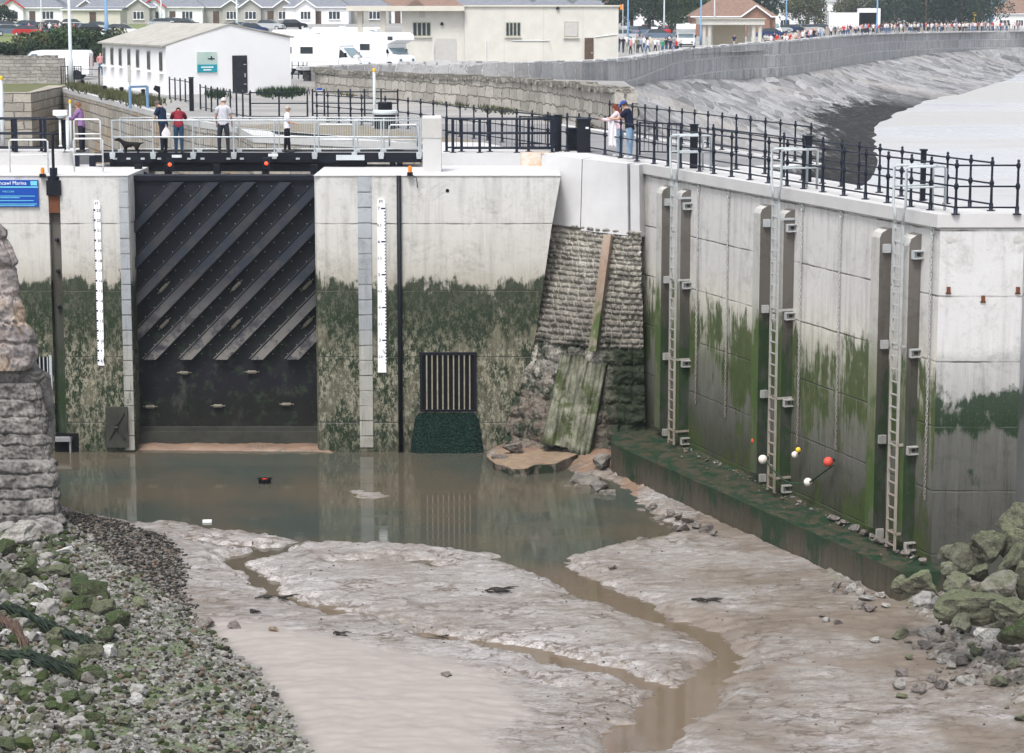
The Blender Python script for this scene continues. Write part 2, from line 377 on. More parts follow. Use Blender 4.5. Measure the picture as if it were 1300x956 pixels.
M['slate'] = simple('slate roof', (.20,.21,.24), .8, var=.12, scale=2, bump=.2)
M['tile'] = simple('brown clay tiles', (.24,.155,.12), .85, var=.15, scale=2, bump=.2)
M['felt'] = simple('old grey roof sheets', (.40,.385,.35), .9, var=.12, scale=1.5, bump=.2)
M['blue'] = simple('blue lamp paint', (.16,.29,.46), .5, var=.05, bump=0)
M['pole'] = simple('grey lamp paint', (.50,.54,.56), .5, var=.05, bump=0)
M['yellow'] = simple('yellow paint', (.75,.50,.04), .5, var=.05, bump=0)
M['red'] = simple('red paint', (.55,.03,.02), .4, var=.05, bump=0)
M['orange'] = simple('orange beacon lens', (.85,.25,.02), .3, var=.05, bump=0)
M['signblue'] = simple('blue sign enamel', (.012,.07,.36), .35, var=.03, bump=0)
M['teal'] = simple('teal print', (.02,.33,.42), .4, var=.1, scale=2, bump=0)
M['cyan'] = simple('pale cyan print', (.18,.58,.72), .4, var=.05, bump=0)
M['wood'] = simple('weathered door boards', (.12,.08,.06), .8, var=.2, scale=3, bump=.2)
M['metalgrey'] = simple('grey roller shutter', (.48,.47,.45), .6, var=.05, bump=0)
M['brick'] = simple('brick wall', (.30,.17,.12), .9, var=.15, scale=5, bump=.2)
M['void'] = simple('dark void', (.006,.006,.007), .9, var=0, bump=0)
M['rust'] = simple('rusty iron', (.16,.065,.035), .9, var=.2, scale=20, bump=.3)
# fender concrete, brown above, weed below; darker tone holds painted shade with the stain
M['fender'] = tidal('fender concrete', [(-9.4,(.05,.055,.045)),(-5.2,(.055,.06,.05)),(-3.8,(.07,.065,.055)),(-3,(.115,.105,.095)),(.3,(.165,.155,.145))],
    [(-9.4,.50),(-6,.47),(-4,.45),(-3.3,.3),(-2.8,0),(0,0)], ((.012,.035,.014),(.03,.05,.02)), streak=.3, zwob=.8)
M['fender_lit_side'] = tidal('lit side fender concrete', [(-9.4,(.09,.10,.065)),(-5.2,(.12,.13,.08)),(-3.8,(.24,.25,.18)),(-3,(.42,.41,.38)),(.3,(.52,.51,.50))],
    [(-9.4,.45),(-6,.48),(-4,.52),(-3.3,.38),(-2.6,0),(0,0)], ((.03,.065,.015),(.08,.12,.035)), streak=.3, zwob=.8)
# stone walls
M['harbour_stone'] = masonry('pale limestone blocks', (.24,.225,.195), (.56,.53,.48), (.15,.14,.12), .95, .50, bd=.12, wob=.13)
M['parapet_stone'] = masonry('grey limestone parapet', (.21,.21,.215), (.54,.535,.54), (.56,.56,.56), .9, 1.15, bd=.14, wob=.16, streak=.35, patch=(.36,.345,.33))
M['rubble_stone'] = masonry('grey rubble wall', (.22,.21,.20), (.44,.42,.39), (.16,.155,.14), .5, .22, bd=.06, wob=.09)
M['basin_stone'] = masonry('old basin wall blocks', (.26,.245,.215), (.50,.46,.40), (.13,.12,.10), 1.1, .5, bd=.08, streak=.3, patch=(.38,.27,.17))
t = T('sloping sea wall paving'); uv = t.tc('UV'); p = t.pos(); z = t.xyz(p)[2]
wv = t.vadd(t.scl(p, (1.0, .15, 1.3)), t.scl(t.noise(t.scl(p, (1, .2, 1)), .6, 4, .6, 0, True), (.7, .7, .7)))
ve = t.voro(wv, .8, 'DISTANCE_TO_EDGE'); vc = t.xyz(t.voro(wv, .8, 'F1', 'Color'))[0]
n = t.noise(p, .10, 6, .7); fn = t.noise(t.scl(p, (1, .16, 1.3)), 1.1, 8, .8)
tn = t.m_('ADD', t.m_('MULTIPLY', vc, .30), t.m_('ADD', t.m_('MULTIPLY', n, .30), t.m_('MULTIPLY', fn, .60)))
c = t.ramp(tn, [(.40,(.08,.08,.082)),(.53,(.17,.169,.172)),(.64,(.235,.233,.237)),(.80,(.36,.36,.365))])
c = t.mix(t.map(t.noise(p, .07, 5, .6), .5, .62, 0, .6), c, (.33,.305,.28))
c = t.mix(t.m_('MULTIPLY', t.map(ve, .07, .0), t.map(t.noise(p, .12, 4), .42, .62, .1, .8)), c, (.42,.42,.42))
yy = t.xyz(p)[1]; zz = t.m_('ADD', z, t.m_('MULTIPLY', t.m_('SUBTRACT', t.noise(t.scl(p, (1, .2, 1)), .6, 9, .85), .5), 5.0))
wd = t.m_('MULTIPLY', t.m_('MULTIPLY', t.map(zz, -5.35, -5.6), t.map(yy, 300, 255)), t.map(t.noise(p, 1.3, 7, .8), .66, .54, .35, 1))
c = t.mix(wd, c, (.012, .011, .009))
M['revet_stone'] = t.done(c, .9, 0, t.bump(t.m_('ADD', fn, t.map(ve, 0, .12)), .6, .10))
# ------------------------------------------------------------------ basin floor: one height field of mud, shingle and sand
def sdf(px, py, poly):
    """signed distance (negative inside), vectorised"""
    d = np.full(px.shape, 1e18); ins = np.zeros(px.shape, bool); n = len(poly)
    for i in range(n):
        x1, y1 = poly[i]; x2, y2 = poly[(i+1) % n]; dx, dy = x2-x1, y2-y1
        t = np.clip(((px-x1)*dx + (py-y1)*dy) / (dx*dx+dy*dy+1e-9), 0, 1)
        d = np.minimum(d, (px-x1-t*dx)**2 + ((py-y1-t*dy)*1)**2)
        c = ((y1 > py) != (y2 > py)) & (px < (x2-x1)*(py-y1)/(y2-y1+1e-12) + x1); ins ^= c
    return np.where(ins, -1, 1) * np.sqrt(d)
def stroke(px, py, line, w):
    d = np.full(px.shape, 1e18)
    for (x1, y1), (x2, y2) in zip(line[:-1], line[1:]):
        dx, dy = x2-x1, y2-y1; t = np.clip(((px-x1)*dx + (py-y1)*dy) / (dx*dx+dy*dy+1e-9), 0, 1)
        d = np.minimum(d, (px-x1-t*dx)**2 + (py-y1-t*dy)**2)
    return np.sqrt(d) - w
def WG(pts, z=None): return [tuple(P(x, y, ZW if z is None else z)[:2]) for x, y in pts]
NX, NY = 620, 560
gx = np.linspace(-24, 18, NX); gy = np.concatenate([np.linspace(12, 36, 60, endpoint=False), np.linspace(36, 68.6, NY-60)])
GX, GY = np.meshgrid(gx, gy)
POOL = WG([(40,560),(40,640),(85,650),(120,660),(170,668),(225,664),(262,672),(310,676),(360,684),(420,690),(470,692),(520,694),(560,697),(620,708),(690,735),(745,764),(800,786),(860,808),(902,832),(880,850),(850,868),(800,905),(760,960),(860,960),(900,910),(932,868),(943,832),(930,806),(880,790),(850,781),(800,757),(752,732),(706,711),(742,703),(800,694),(850,684),(868,670),(842,652),(812,632),(780,604),(735,600),(700,588),(650,594),(622,577),(600,560)])
# keep the ripple-edge look: world-space noise moves the shore lines
def npfbm(x, y, sc, seed, octs=5):
    out = np.zeros(x.shape); a = 1.0; r = np.random.RandomState(seed)
    for o in range(octs):
        gxx, gyy = x * sc + r.uniform(0, 99), y * sc + r.uniform(0, 99); xi, yi = np.floor(gxx).astype(int), np.floor(gyy).astype(int)
        fx, fy = gxx - xi, gyy - yi; fx = fx*fx*(3-2*fx); fy = fy*fy*(3-2*fy)
        tab = r.uniform(-1, 1, (256, 256)); h = lambda a_, b_: tab[a_ & 255, b_ & 255]
        out += a * ((h(xi,yi)*(1-fx)+h(xi+1,yi)*fx)*(1-fy) + (h(xi,yi+1)*(1-fx)+h(xi+1,yi+1)*fx)*fy); a *= .5; sc *= 2.03
    return out
n1 = npfbm(GX, GY, .9, 1); n2 = npfbm(GX * .7, GY * 1.4, 4.5, 2, 4); n3 = npfbm(GX*.35, GY, 1.6, 3, 5)
sp = sdf(GX, GY, POOL) + n1 * .20 + n2 * .09
st = np.minimum.reduce([stroke(GX, GY, WG(l), w) for l, w in [
    ([(238,688),(270,692),(300,694),(345,700),(380,692),(430,688),(490,686)], .10),
    ([(290,716),(320,726),(338,742),(352,756),(390,770),(430,779)], .22), ([(300,712),(330,706),(350,700)], .34),
    ([(430,779),(470,783),(505,792),(540,803)], .05), ([(420,716),(470,712),(505,707)], .03), ([(510,716),(540,718),(560,722)], .04), ([(600,690),(560,712),(500,716)], .0),
    ([(540,808),(600,818),(660,828),(720,842),(780,858),(850,880)], .33), ([(640,862),(700,872),(780,885)], .0)]]) + n1 * .14 + n2 * .11 + npfbm(GX, GY, 2.0, 9, 4) * .10
pud = (n3 + n2 * .5 - 1.22) * -.5            # thin wet films
sw = np.minimum(sp, st)
SANDP = sdf(GX, GY, WG([(225,792),(300,795),(350,802),(400,808),(470,822),(520,838),(580,850),(640,866),(660,885),(670,930),(600,990),(380,1010),(330,900),(322,866),(280,830),(240,805)])) + n1 * .10
BANK = sdf(GX, GY, WG([(-200,600),(60,640),(85,650),(150,668),(205,690),(225,712),(232,735),(228,760),(240,790),(262,812),(290,836),(325,866),(380,940),(430,1100),(-900,1100),(-900,600)])) + n1 * .12
PEB = sdf(GX, GY, WG([(-900,680),(90,685),(108,700),(150,740),(195,756),(228,775),(240,800),(290,836),(325,866),(380,940),(430,1100),(-900,1100)])) + n1 * .10
GATEB = sdf(GX, GY, WG([(110,540),(168,573),(200,573),(300,574),(400,575),(430,577),(430,540)])) + n1 * .05
RCOR = sdf(GX, GY, WG([(612,540),(622,574),(650,590),(700,586),(740,600),(782,600),(800,640),(860,560)])) + n1*.15
RP = sdf(GX, GY, WG([(1110,760),(1060,745),(1040,735),(1080,728),(1140,750),(1130,740),(1400,740),(1500,1000),(1330,1000),(1262,868),(1180,800),(1140,778)])) + n1*.12
ss = lambda a, b, v: (lambda t: t*t*(3-2*t))(np.clip((v-a)/(b-a), 0, 1))
H = ZW + .035 + n1 * .012 + n2 * .012 + n3 * .010
H += np.clip(n2, -1, 1) * .011 + npfbm(GX * .4, GY * 1.5, 1.1, 12, 3) * .015
H = H + np.clip(sw * .25, 0, .10)
H -= .22 * ss(.12, -.5, sp) + .125 * ss(.10, -.08, st) + .03
H += .05
H = np.where(pud < -.02, H, H - .0)
lb = np.clip(-BANK, 0, 30); H += .95 * (1 - np.exp(-lb / 5.0)) + lb * .035 * (lb > 0) + (lb > .3) * (n2 * .03)
H += .10 * ss(.5, -1.6, SANDP)
H += .30 * ss(.15, -.5, GATEB)
H += .32 * ss(.1, -1.0, RCOR) * (.6 + .4*n1)
rb = np.clip(-RP, 0, 20); H += .55 * (1 - np.exp(-rb / 1.6)) + (rb > .1) * n2 * .03
for _x, _y, _rx, _ry in ((470,629,.75,.35),(452,625,.35,.2)):
    _q = P(_x, _y, ZW); H = np.maximum(H, ZW + .035 + .03*n2 - .10 * (((GX-_q.x)/_rx)**2 + ((GY-_q.y)/_ry/2)**2))
H += .10 * ss(2.5, 9, GX) * ss(60, 45, GY)
wrack = ss(.35, -.3, BANK) * (1 - ss(.3, -.3, PEB))
def fattr(me, name, arr):
    a = me.attributes.new(name, 'FLOAT', 'POINT'); a.data.foreach_set('value', np.ascontiguousarray(arr.ravel(), dtype=np.float32))
me = bpy.data.meshes.new('basin_mud')
V = np.stack([GX, GY, H], -1).reshape(-1, 3); idx = np.arange(NX*len(gy)).reshape(len(gy), NX)
Fq = np.stack([idx[:-1,:-1], idx[:-1,1:], idx[1:,1:], idx[1:,:-1]], -1).reshape(-1, 4)
me.vertices.add(len(V)); me.vertices.foreach_set('co', V.ravel()); me.loops.add(Fq.size); me.loops.foreach_set('vertex_index', Fq.ravel())
me.polygons.add(len(Fq)); me.polygons.foreach_set('loop_start', np.arange(0, Fq.size, 4)); me.polygons.foreach_set('loop_total', np.full(len(Fq), 4))
me.update(); me.validate(); me.polygons.foreach_set('use_smooth', [True]*len(me.polygons))
fattr(me, 'sand', ss(.45, -.6, SANDP + n1 * .25 + n2 * .12)); fattr(me, 'wrack', wrack); fattr(me, 'peb', ss(.2, -.2, PEB)); fattr(me, 'brown', np.clip(ss(.25, -.25, GATEB) + ss(.3, -.2, RCOR), 0, 1)); fattr(me, 'rub', ss(.3, -.3, RP))
t = T('estuary mud'); p = t.pos()
an = t.scl(p, (.55, 1.5, 1)); a1 = t.noise(an, 2.3, 8, .72, .8); a2 = t.noise(an, 11, 6, .75, .6); big = t.noise(p, .28, 4, .6)
c = t.mix(t.map(t.m_('ADD', t.m_('MULTIPLY', a1, .6), t.m_('MULTIPLY', big, .5)), .46, .66), (.37,.355,.345), (.19,.162,.138))
c = t.mix(t.map(a2, .49, .60, 0, .8), c, (.15,.12,.10))
c = t.mix(t.map(t.noise(an, 26, 5, .8), .54, .62, 0, .95), c, (.06,.048,.04))
c = t.mix(t.m_('MULTIPLY', t.map(t.noise(p, .35, 4, .6), .44, .58), t.map(t.xyz(p)[0], .5, 4.0)), c, (.17,.138,.11))
c = t.mix(t.map(t.noise(an, 1.6, 7, .75, 1.2), .60, .66, 0, .8), c, (.17,.13,.10))
low = t.map(t.xyz(p)[2], ZW + .012, ZW - .004)
c = t.mix(low, c, (.14,.115,.085))
sd = t.mix(t.noise(p, 1.4, 4), (.31,.28,.258), (.24,.213,.19)); c = t.mix(t.attr('sand'), c, sd)
wn_ = t.noise(p, 9, 8, .8); wc = t.ramp(wn_, [(.35,(.03,.026,.022)),(.5,(.10,.085,.075)),(.58,(.20,.175,.16)),(.7,(.42,.40,.38))])
c = t.mix(t.attr('wrack'), c, wc)
pv = t.voro(p, 14, 'F1', 'Color'); pc = t.ramp(t.xyz(pv)[0], [(0,(.045,.045,.035)),(.35,(.11,.105,.085)),(.7,(.20,.19,.175)),(1,(.33,.32,.305))])
pc = t.mix(t.map(t.noise(p, .9, 5, .7), .48, .60, 0, .85), pc, t.mix(t.noise(p, 5, 4), (.035,.06,.02), (.12,.15,.06)))
c = t.mix(t.m_('MAXIMUM', t.attr('peb'), t.m_('MULTIPLY', t.attr('rub'), .6)), c, pc)
c = t.mix(t.attr('brown'), c, t.mix(t.noise(p, 6, 5, .7), (.25,.165,.11), (.15,.10,.075)))
rf = t.m_('ADD', t.map(a1, .3, .7, .24, .48), t.m_('MULTIPLY', t.m_('MAXIMUM', t.attr('sand'), t.m_('MAXIMUM', t.attr('peb'), t.attr('wrack'))), .35), clamp=True)
rl_ = t.m_('ABSOLUTE', t.m_('SUBTRACT', t.noise(t.vadd(t.scl(p, (.7, 1.1, 1)), t.scl(t.noise(p, .8, 3, .5, 0, True), (.8, .8, 0))), 1.1, 5, .6), .5))
c = t.mix(t.m_('MULTIPLY', t.m_('MULTIPLY', t.map(rl_, .022, .006), t.map(t.noise(p, .5, 2), .42, .55)), t.m_('SUBTRACT', 1.0, t.m_('MAXIMUM', t.attr('sand'), t.m_('MAXIMUM', t.attr('peb'), t.attr('wrack'))))), c, (.105,.082,.064))
hb = t.m_('ADD', t.m_('MULTIPLY', a1, .5), t.m_('MULTIPLY', a2, .35))
hb = t.m_('ADD', hb, t.m_('MULTIPLY', t.m_('MAXIMUM', t.attr('peb'), t.attr('wrack')), t.m_('MULTIPLY', t.voro(p, 14), 1.2)))
inv = t.m_('SUBTRACT', 1.0, t.m_('MULTIPLY', t.attr('sand'), .8)); hb = t.m_('MULTIPLY', hb, inv)
M['mud'] = t.done(c, rf, 0, t.bump(hb, .8, .05), .6)
struct(link('basin_mud', me, M['mud']))
t = T('still harbour water'); p = t.pos()
c = t.mix(t.map(t.noise(p, .22, 3), .38, .60), (.050,.060,.050), (.085,.072,.052))
wb = t.m_('ADD', t.m_('MULTIPLY', t.noise(t.scl(p, (.5, 2.2, 1)), 1.6, 3), .5), t.m_('MULTIPLY', t.noise(t.scl(p, (.8, 3, 1)), 7, 3), .12))
c = t.mix(t.map(t.xyz(p)[1], 54, 48), c, (.13,.098,.068))
M['water'] = t.done(c, t.map(t.noise(t.scl(p, (.35, 1.6, 1)), .9, 6, .75), .48, .66, .03, .22), 0, t.bump(wb, .16, .02), .5, IOR=1.33)
wm = MB().add([(-24, 12, ZW), (18, 12, ZW), (18, 68.4, ZW), (-24, 68.4, ZW)], [(0, 1, 2, 3)])
struct(wm.build('pool_water', M['water']))
# sea bed / beach: one sheet to the horizon
t = T('wet beach sand'); p = t.pos(); x, y, z = t.xyz(p)[:]
nb = t.noise(t.scl(p, (.4, 1, 1)), .035, 5, .6, .6)
c = t.mix(t.map(nb, .42, .56), (.46,.46,.47), (.39,.38,.365))
c = t.mix(t.map(t.noise(p, .3, 6, .7), .62, .72, 0, .5), c, (.3,.28,.25))
M['beach'] = t.done(c, t.map(nb, .42, .56, .22, .5), 0, t.bump(t.noise(t.scl(p, (1, 3, 1)), 1.5, 4), .25, .03), .5)
b = MB(); 
b.add([(-1500,-40,-9.6),(2500,-40,-9.6),(2500,3200,-9.6),(-1500,3200,-9.6)], [(0,1,2,3)])
struct(b.build('seabed', M['beach']))
# the beach climbs from the pier to the sea wall
BR = [(58, -9.3), (75, -7.2), (100, -6.7), (300, -6.3), (382, -5.6), (520, -4.9), (900, -4)]
rows = [[(X, Y, z + max(0, (9.5 - X) * .0)) for X in (9.0, 40, 80, 140, 260, 900)] for Y, z in BR]
rows[0] = [(X if X > 10 else 10.5, Y, z) for X, Y, z in rows[0]]; struct(MB().grid(rows).build('beach', M['beach']))
# ------------------------------------------------------------------ lock side walls
GXL = A(167.5, 400, Y0).x; GXR = A(400.5, 400, Y0).x
YB = 72.0
def wall_left():
    r = thing('lock_wall', 'stained concrete wall left of the lock gate with narrow steel strip on its corner', 'wall', (-18, Y0, ZW))
    b = MB(); x0 = -32
    sx = [x0, A(66, 400, Y0).x, A(80.5, 400, Y0).x, GXL - .30]      # wall, recessed guide channel, wall up to the corner
    b.bb(sx[0], sx[1], Y0, YB, -9.6, ZA - .003); b.bb(sx[1], sx[2], Y0 + .30, YB, -9.6, ZA - .003)
    c = .22; b.prism([(sx[2], Y0), (GXL - c, Y0), (GXL, Y0 + c), (GXL, YB), (sx[2], YB)], -9.6, ZA - .003)
    b.build('wall_face', M['conc_left'], r)
    g = MB(); g.bb(A(152.5, 300, Y0).x, A(164.5, 300, Y0).x, Y0 - .035, Y0 + .01, -8.9, ZA - .02); g.build('corner_strip', M['steel_strip'], r)
    g = MB(); g.bb(x0, GXL, Y0 - .03, YB, ZA, ZA + .02); g.build('wall_top', M['deck'], r)
    # guide channel with rusty head and dark pipe
    xc = (sx[1] + sx[2]) / 2
    g = MB(); g.bb(sx[1] + .03, sx[2] - .03, Y0 + .2, Y0 + .29, -8.9, ZA - .3); g.build('guide_channel', M['fender'], r)
    g = MB()
    for z in (ZA - .33,): g.bb(sx[1] - .03, sx[2] + .05, Y0 - .12, Y0 + .1, z - .25, z + .2)
    for y_ in (263, 305, 345, 390): g.ball((xc + .03, Y0 + .12, A(78, y_, Y0).z), .07, 5)
    g.build('guide_bracket', M['blackg'], r)
    g = MB(); g.tube([(xc, Y0 + .02, ZA - .2), (xc, Y0 + .02, ZA + .25)], .12, 8); g.tube([(xc, Y0 + .02, ZA - .2), (xc, Y0 + .02, A(0, 170, Y0).z)], .045, 8); g.build('stand_pipe', M['black'], r)
    g = MB(); g.bb(sx[1] + .01, sx[2] - .01, Y0 - .02, Y0 + .18, -1.55, ZA - .5); g.build('rust_plate', M['rust'], r)
    # low grille and sluice box
    X0, X1, Z0, Z1 = A(40, 455, Y0).x, A(66, 455, Y0).x, A(40, 492, Y0).z, A(40, 453, Y0).z
    g = MB(); g.bb(X0, X1, Y0 - .012, Y0 + .02, Z0, Z1); g.build('grille_recess', M['void'], r)
    g = MB(); [g.bb(X0 + k * .12, X0 + k * .12 + .03, Y0 - .05, Y0 - .015, Z0, Z1) for k in range(6)]; g.bb(X1 - .08, X1, Y0 - .06, Y0 - .015, Z0 - .05, Z1 + .05); g.build('grille_bars', M['galv'], r)
    X0, X1, Z0, Z1 = A(66, 455, Y0).x, A(97, 455, Y0).x, A(40, 583, Y0).z, A(40, 550, Y0).z
    g = MB(); g.bb(X0, X1, Y0 - .012, Y0 + .02, Z0 - .3, Z1); g.build('culvert_mouth', M['void'], r)
    g = MB(); g.bb(X0, X1 - .2, Y0 - .25, Y0 + .0, Z1 - .22, Z1 - .10); g.bb(X1 - .26, X1 - .21, Y0 - .2, Y0, Z0, Z1 - .1); g.build('culvert_frame', M['asphalt'], r)
    return r
wall_left()
def wall_mid():
    r = thing('lock_wall', 'stained concrete wall between the lock gate and the stone buttress', 'wall', (-2, Y0, ZW))
    edge = [A(712, 219, Y0), A(709, 240, Y0), A(700, 290, Y0), A(690, 360, Y0), A(681, 420, Y0), A(668, 485, Y0), A(656, 545, Y0), A(648, 590, Y0)]
    poly = [(GXR + .22, -9.6)] + [(e.x, min(e.z, ZA - .003)) for e in reversed(edge)]
    poly[1] = (poly[1][0], -9.6); poly[-1] = (poly[-1][0], ZA - .003); poly.append((GXR + .22, ZA - .003))
    b = MB(); b.yprism(poly[::1], Y0, YB - .6)
    b.prism([(GXR + .22, Y0), (GXR + .22, YB - .6), (GXR, YB - .6), (GXR, Y0 + .22), (GXR + .06, Y0 + .07)], -9.6, ZA - .003)
    b.build('wall_face', M['conc_left'], r)
    g = MB(); g.bb(A(454.5, 300, Y0).x, A(471.5, 300, Y0).x, Y0 - .035, Y0 + .01, -8.8, ZA - .02); g.build('corner_strip', M['steel_strip'], r)
    g = MB(); g.bb(GXR, A(712, 219, Y0).x, Y0 - .03, YB, ZA, ZA + .02); g.build('wall_top', M['deck'], r)
    g = MB(); g.tube([(A(507, 300, Y0).x, Y0 - .08, ZA + .02), (A(507, 300, Y0).x, Y0 - .08, -8.95)], .07, 10); g.build('drain_pipe', M['blackg'], r, True)
    g = MB(); X, Z = A(567, 0, Y0).x, A(567, 242, Y0).z; g.tube([(X, Y0 - .015, Z), (X, Y0 + .1, Z)], .055, 10); g.build('weep_hole', M['void'], r)
    # sluice grille
    X0, X1, Z0, Z1 = A(530, 0, Y0).x, A(604, 0, Y0).x, A(0, 522, Y0).z, A(0, 447, Y0).z
    f = MB(); w = .09
    f.bb(X0, X1, Y0 - .07, Y0, Z1 - w, Z1); f.bb(X0, X1, Y0 - .07, Y0, Z0, Z0 + w * .7); f.bb(X0, X0 + w * .8, Y0 - .069, Y0, Z0, Z1); f.bb(X1 - w * .8, X1, Y0 - .069, Y0, Z0, Z1)
    fr = f.build('grille_frame', M['blackg'], r)
    g = MB(); g.bb(X0 + .05, X1 - .05, Y0 - .012, Y0 + .0, Z0 + .04, Z1 - .04); g.build('grille_recess', M['void'], r)
    g = MB(); n = 9
    for k in range(n): x = X0 + .13 + (X1 - X0 - .26) * (k + .5) / n; g.bb(x - .02, x + .02, Y0 - .06, Y0 - .02, Z0 + .05, Z1 - .06)
    M['barm'] = simple('crusted bars', (.30, .28, .22), .8, var=.2, scale=8); g.build('grille_bars', M['barm'], r)
    # weed hanging below the grille
    xa, xb = A(516, 0, Y0).x, A(614, 0, Y0).x; zt, zb = A(0, 524, Y0).z, ZW - .1; rows = []
    for i in range(41):
        v = i / 40; row = []
        for k in range(61):
            u = k / 60; x = xa + (xb - xa) * u; e = min(u, 1 - u) * 8; e = max(0, min(1, e + .2 * fbm(x, v * 3, 0, 3)))
            tt = zt - max(0, .5 - e) * .35
            row.append((x + (.5 - u) * .35 * (1 - v) * 1.0, Y0 - .02 - .22 * v * e - .07 * abs(fbm(x, v * 2.2, 1, 9)), tt + (zb - tt) * v))
        rows.append(row)
    t = T('hanging green weed'); pp = t.pos(); vv = t.voro(t.scl(pp, (1, 1, .8)), 26)
    M['weed'] = t.done(t.mix(t.map(vv, .1, .7), (.002,.008,.006), (.008,.030,.022)), .45, 0, t.bump(vv, 1.0, .05))
    MB().grid(rows).build('weed_mat', M['weed'], r, True)
    return r
wall_mid()
# ------------------------------------------------------------------ lock gate
def gate():
    YG = Y0 + 1.0; r = thing('lock_gate', 'dark steel lock gate with diagonal ribs between the concrete walls', 'gate', ((GXL + GXR) / 2, YG, ZW))
    zt, zs = A(0, 224, YG).z, A(0, 544, YG).z
    t = T('gate plate steel'); p = t.pos(); z = t.xyz(p)[2]; n = t.noise(p, 1.2, 6, .65)
    zz = t.m_('ADD', z, t.m_('MULTIPLY', t.m_('SUBTRACT', n, .5), 2.0))
    c = t.ramp(t.map(zz, -9, 0), [(0,(.010,.010,.007)),(.16,(.007,.007,.006)),(.26,(.007,.006,.012)),(.36,(.013,.014,.016)),(.44,(.006,.007,.009)),(1,(.009,.011,.019))])
    c = t.mix(t.m_('MULTIPLY', t.map(t.noise(p, 3.5, 6, .7), .52, .64), t.map(z, -4.0, -5.6)), c, (.022,.034,.02))
    c = t.mix(t.m_('MULTIPLY', t.map(t.noise(t.scl(p, (1, 1, .4)), 2.2, 7, .75), .56, .68, 0, .8), t.map(z, -5.0, -6.4)), c, (.05,.048,.045))
    M['gate'] = t.done(c, t.map(n, .3, .7, .5, .75), 0, t.bump(t.noise(p, 5, 4), .15, .01), .25)
    t = T('gate rib steel'); p = t.pos(); z = t.xyz(p)[2]; n = t.noise(p, 2.0, 7, .7)
    c = t.mix(t.map(z, -3.6, -6.0), (.018,.024,.036), (.17,.16,.148))
    c = t.mix(t.m_('MULTIPLY', t.map(n, .47, .58), t.map(z, -2.5, -4.5, .3, 1)), c, t.mix(t.map(z, -3, -5.5), (.07,.055,.045), (.035,.035,.045)))
    M['rib'] = t.done(c, .6, 0, t.bump(n, .2, .01), .3)
    x0, x1 = GXL - .1, GXR + .1
    b = MB(); b.bb(x0, x1, YG, YG + .5, zs, zt); b.build('gate_leaf', M['gate'], r)
    b = MB(); b.bb(x0, x1, YG - .1, YG + .6, zt - .12, zt + .03); b.build('top_beam', M['blackg'], r)
    zt2, zb2 = A(0, 231, YG).z, A(0, 455, YG).z; sl = 1.02; zl = zt2
    xs = [A(184.5 + 45.1 * k, 455, YG).x for k in range(-4, 5)]; wd = .37
    bo = MB(); bolts = []
    for xk in xs:
        # left edge line x = xk + (z - zb2)/sl ; clip parallelogram to gate rectangle
        poly = [(xk, zb2), (xk + wd, zb2)] + [(xk + wd + (zl - zb2) / sl, zl), (xk + (zl - zb2) / sl, zl)]
        def clip(pl, f):
            out = []
            for i in range(len(pl)):
                a, c2 = pl[i], pl[(i + 1) % len(pl)]; fa, fc = f(a), f(c2)
                if fa >= 0: out.append(a)
                if fa * fc < 0: s = fa / (fa - fc); out.append((a[0] + (c2[0]-a[0]) * s, a[1] + (c2[1]-a[1]) * s))
            return out
        poly = clip(clip(poly, lambda q: q[0] - GXL - .02), lambda q: GXR - .02 - q[0])
        if len(poly) < 3: continue
        m = MB(); m.yprism(poly, YG - .27, YG + .01)
        m.build('gate_rib', M['rib'], r)
        fl = clip(clip([(xk - .10, zb2), (xk - .055, zb2), (xk - .055 + (zl - zb2) / sl, zl), (xk - .10 + (zl - zb2) / sl, zl)], lambda q: q[0] - GXL - .02), lambda q: GXR - .02 - q[0])
        if len(fl) > 2: MB().yprism(fl, YG - .05, YG - .002).build('rib_flange', M['rib'], r)
        for s_, o in ((0, -.14), (0, wd + .14)):
            for q in range(30):
                z = zb2 + .15 + q * .29; x = xk + o + (z - zb2) / sl
                if z < zt2 and GXL + .1 < x < GXR - .1: bolts.append((x, YG - .008, z))
    bm_ = MB().ball((0, 0, 0), .015, 3).mesh('bolt_head'); bm_.materials.append(M['galv']); bolts.sort(key=lambda q: -q[2])
    for q in bolts[:100]: o = link('bolt_head', bm_, None, r); o.location = Vector(q) - r.location
    for q in bolts[100:]: bo.ball(q, .014, 3)
    tag(bo.build('lower_bolt_heads', M['galv'], r), kind='stuff')
    an = [(208,365,1),(300,363,1),(390,362,1),(209,411,1),(300,411,1),(391,409,1),(234,473,0),(320,472,0),(191,516,0),(277,515,0),(364,513,0)]
    M['anode'] = simple('pale corroded zinc', (.22,.205,.165), .8, var=.3, scale=25, bump=.4)
    for x, y, d in an:
        c_ = A(x, y, YG); v = Vector((.13, 0, .13)) if d else Vector((.15, 0, 0))
        m = MB(); m.tube([c_ - v + Vector((0,-.05,0)), c_ - v * .8 + Vector((0,-.06,0)), c_ + v * .8 + Vector((0,-.06,0)), c_ + v + Vector((0,-.05,0))], [.03, .06, .06, .03], 6); m.bar(c_ - v * 1.5 + Vector((0,-.02,0)), c_ + v * 1.5 + Vector((0,-.02,0)), .03, .03)
        m.build('zinc_block', M['anode'], r)
    b = MB(); b.bb(x0, x1, YG - .3, YG + .6, -9.6, A(0, 546, YG).z); b.bb(x0, x1, YG - .16, YG + .6, -9.5, A(0, 541, YG).z); b.build('sill', M['dark_stone'], r)
gate()
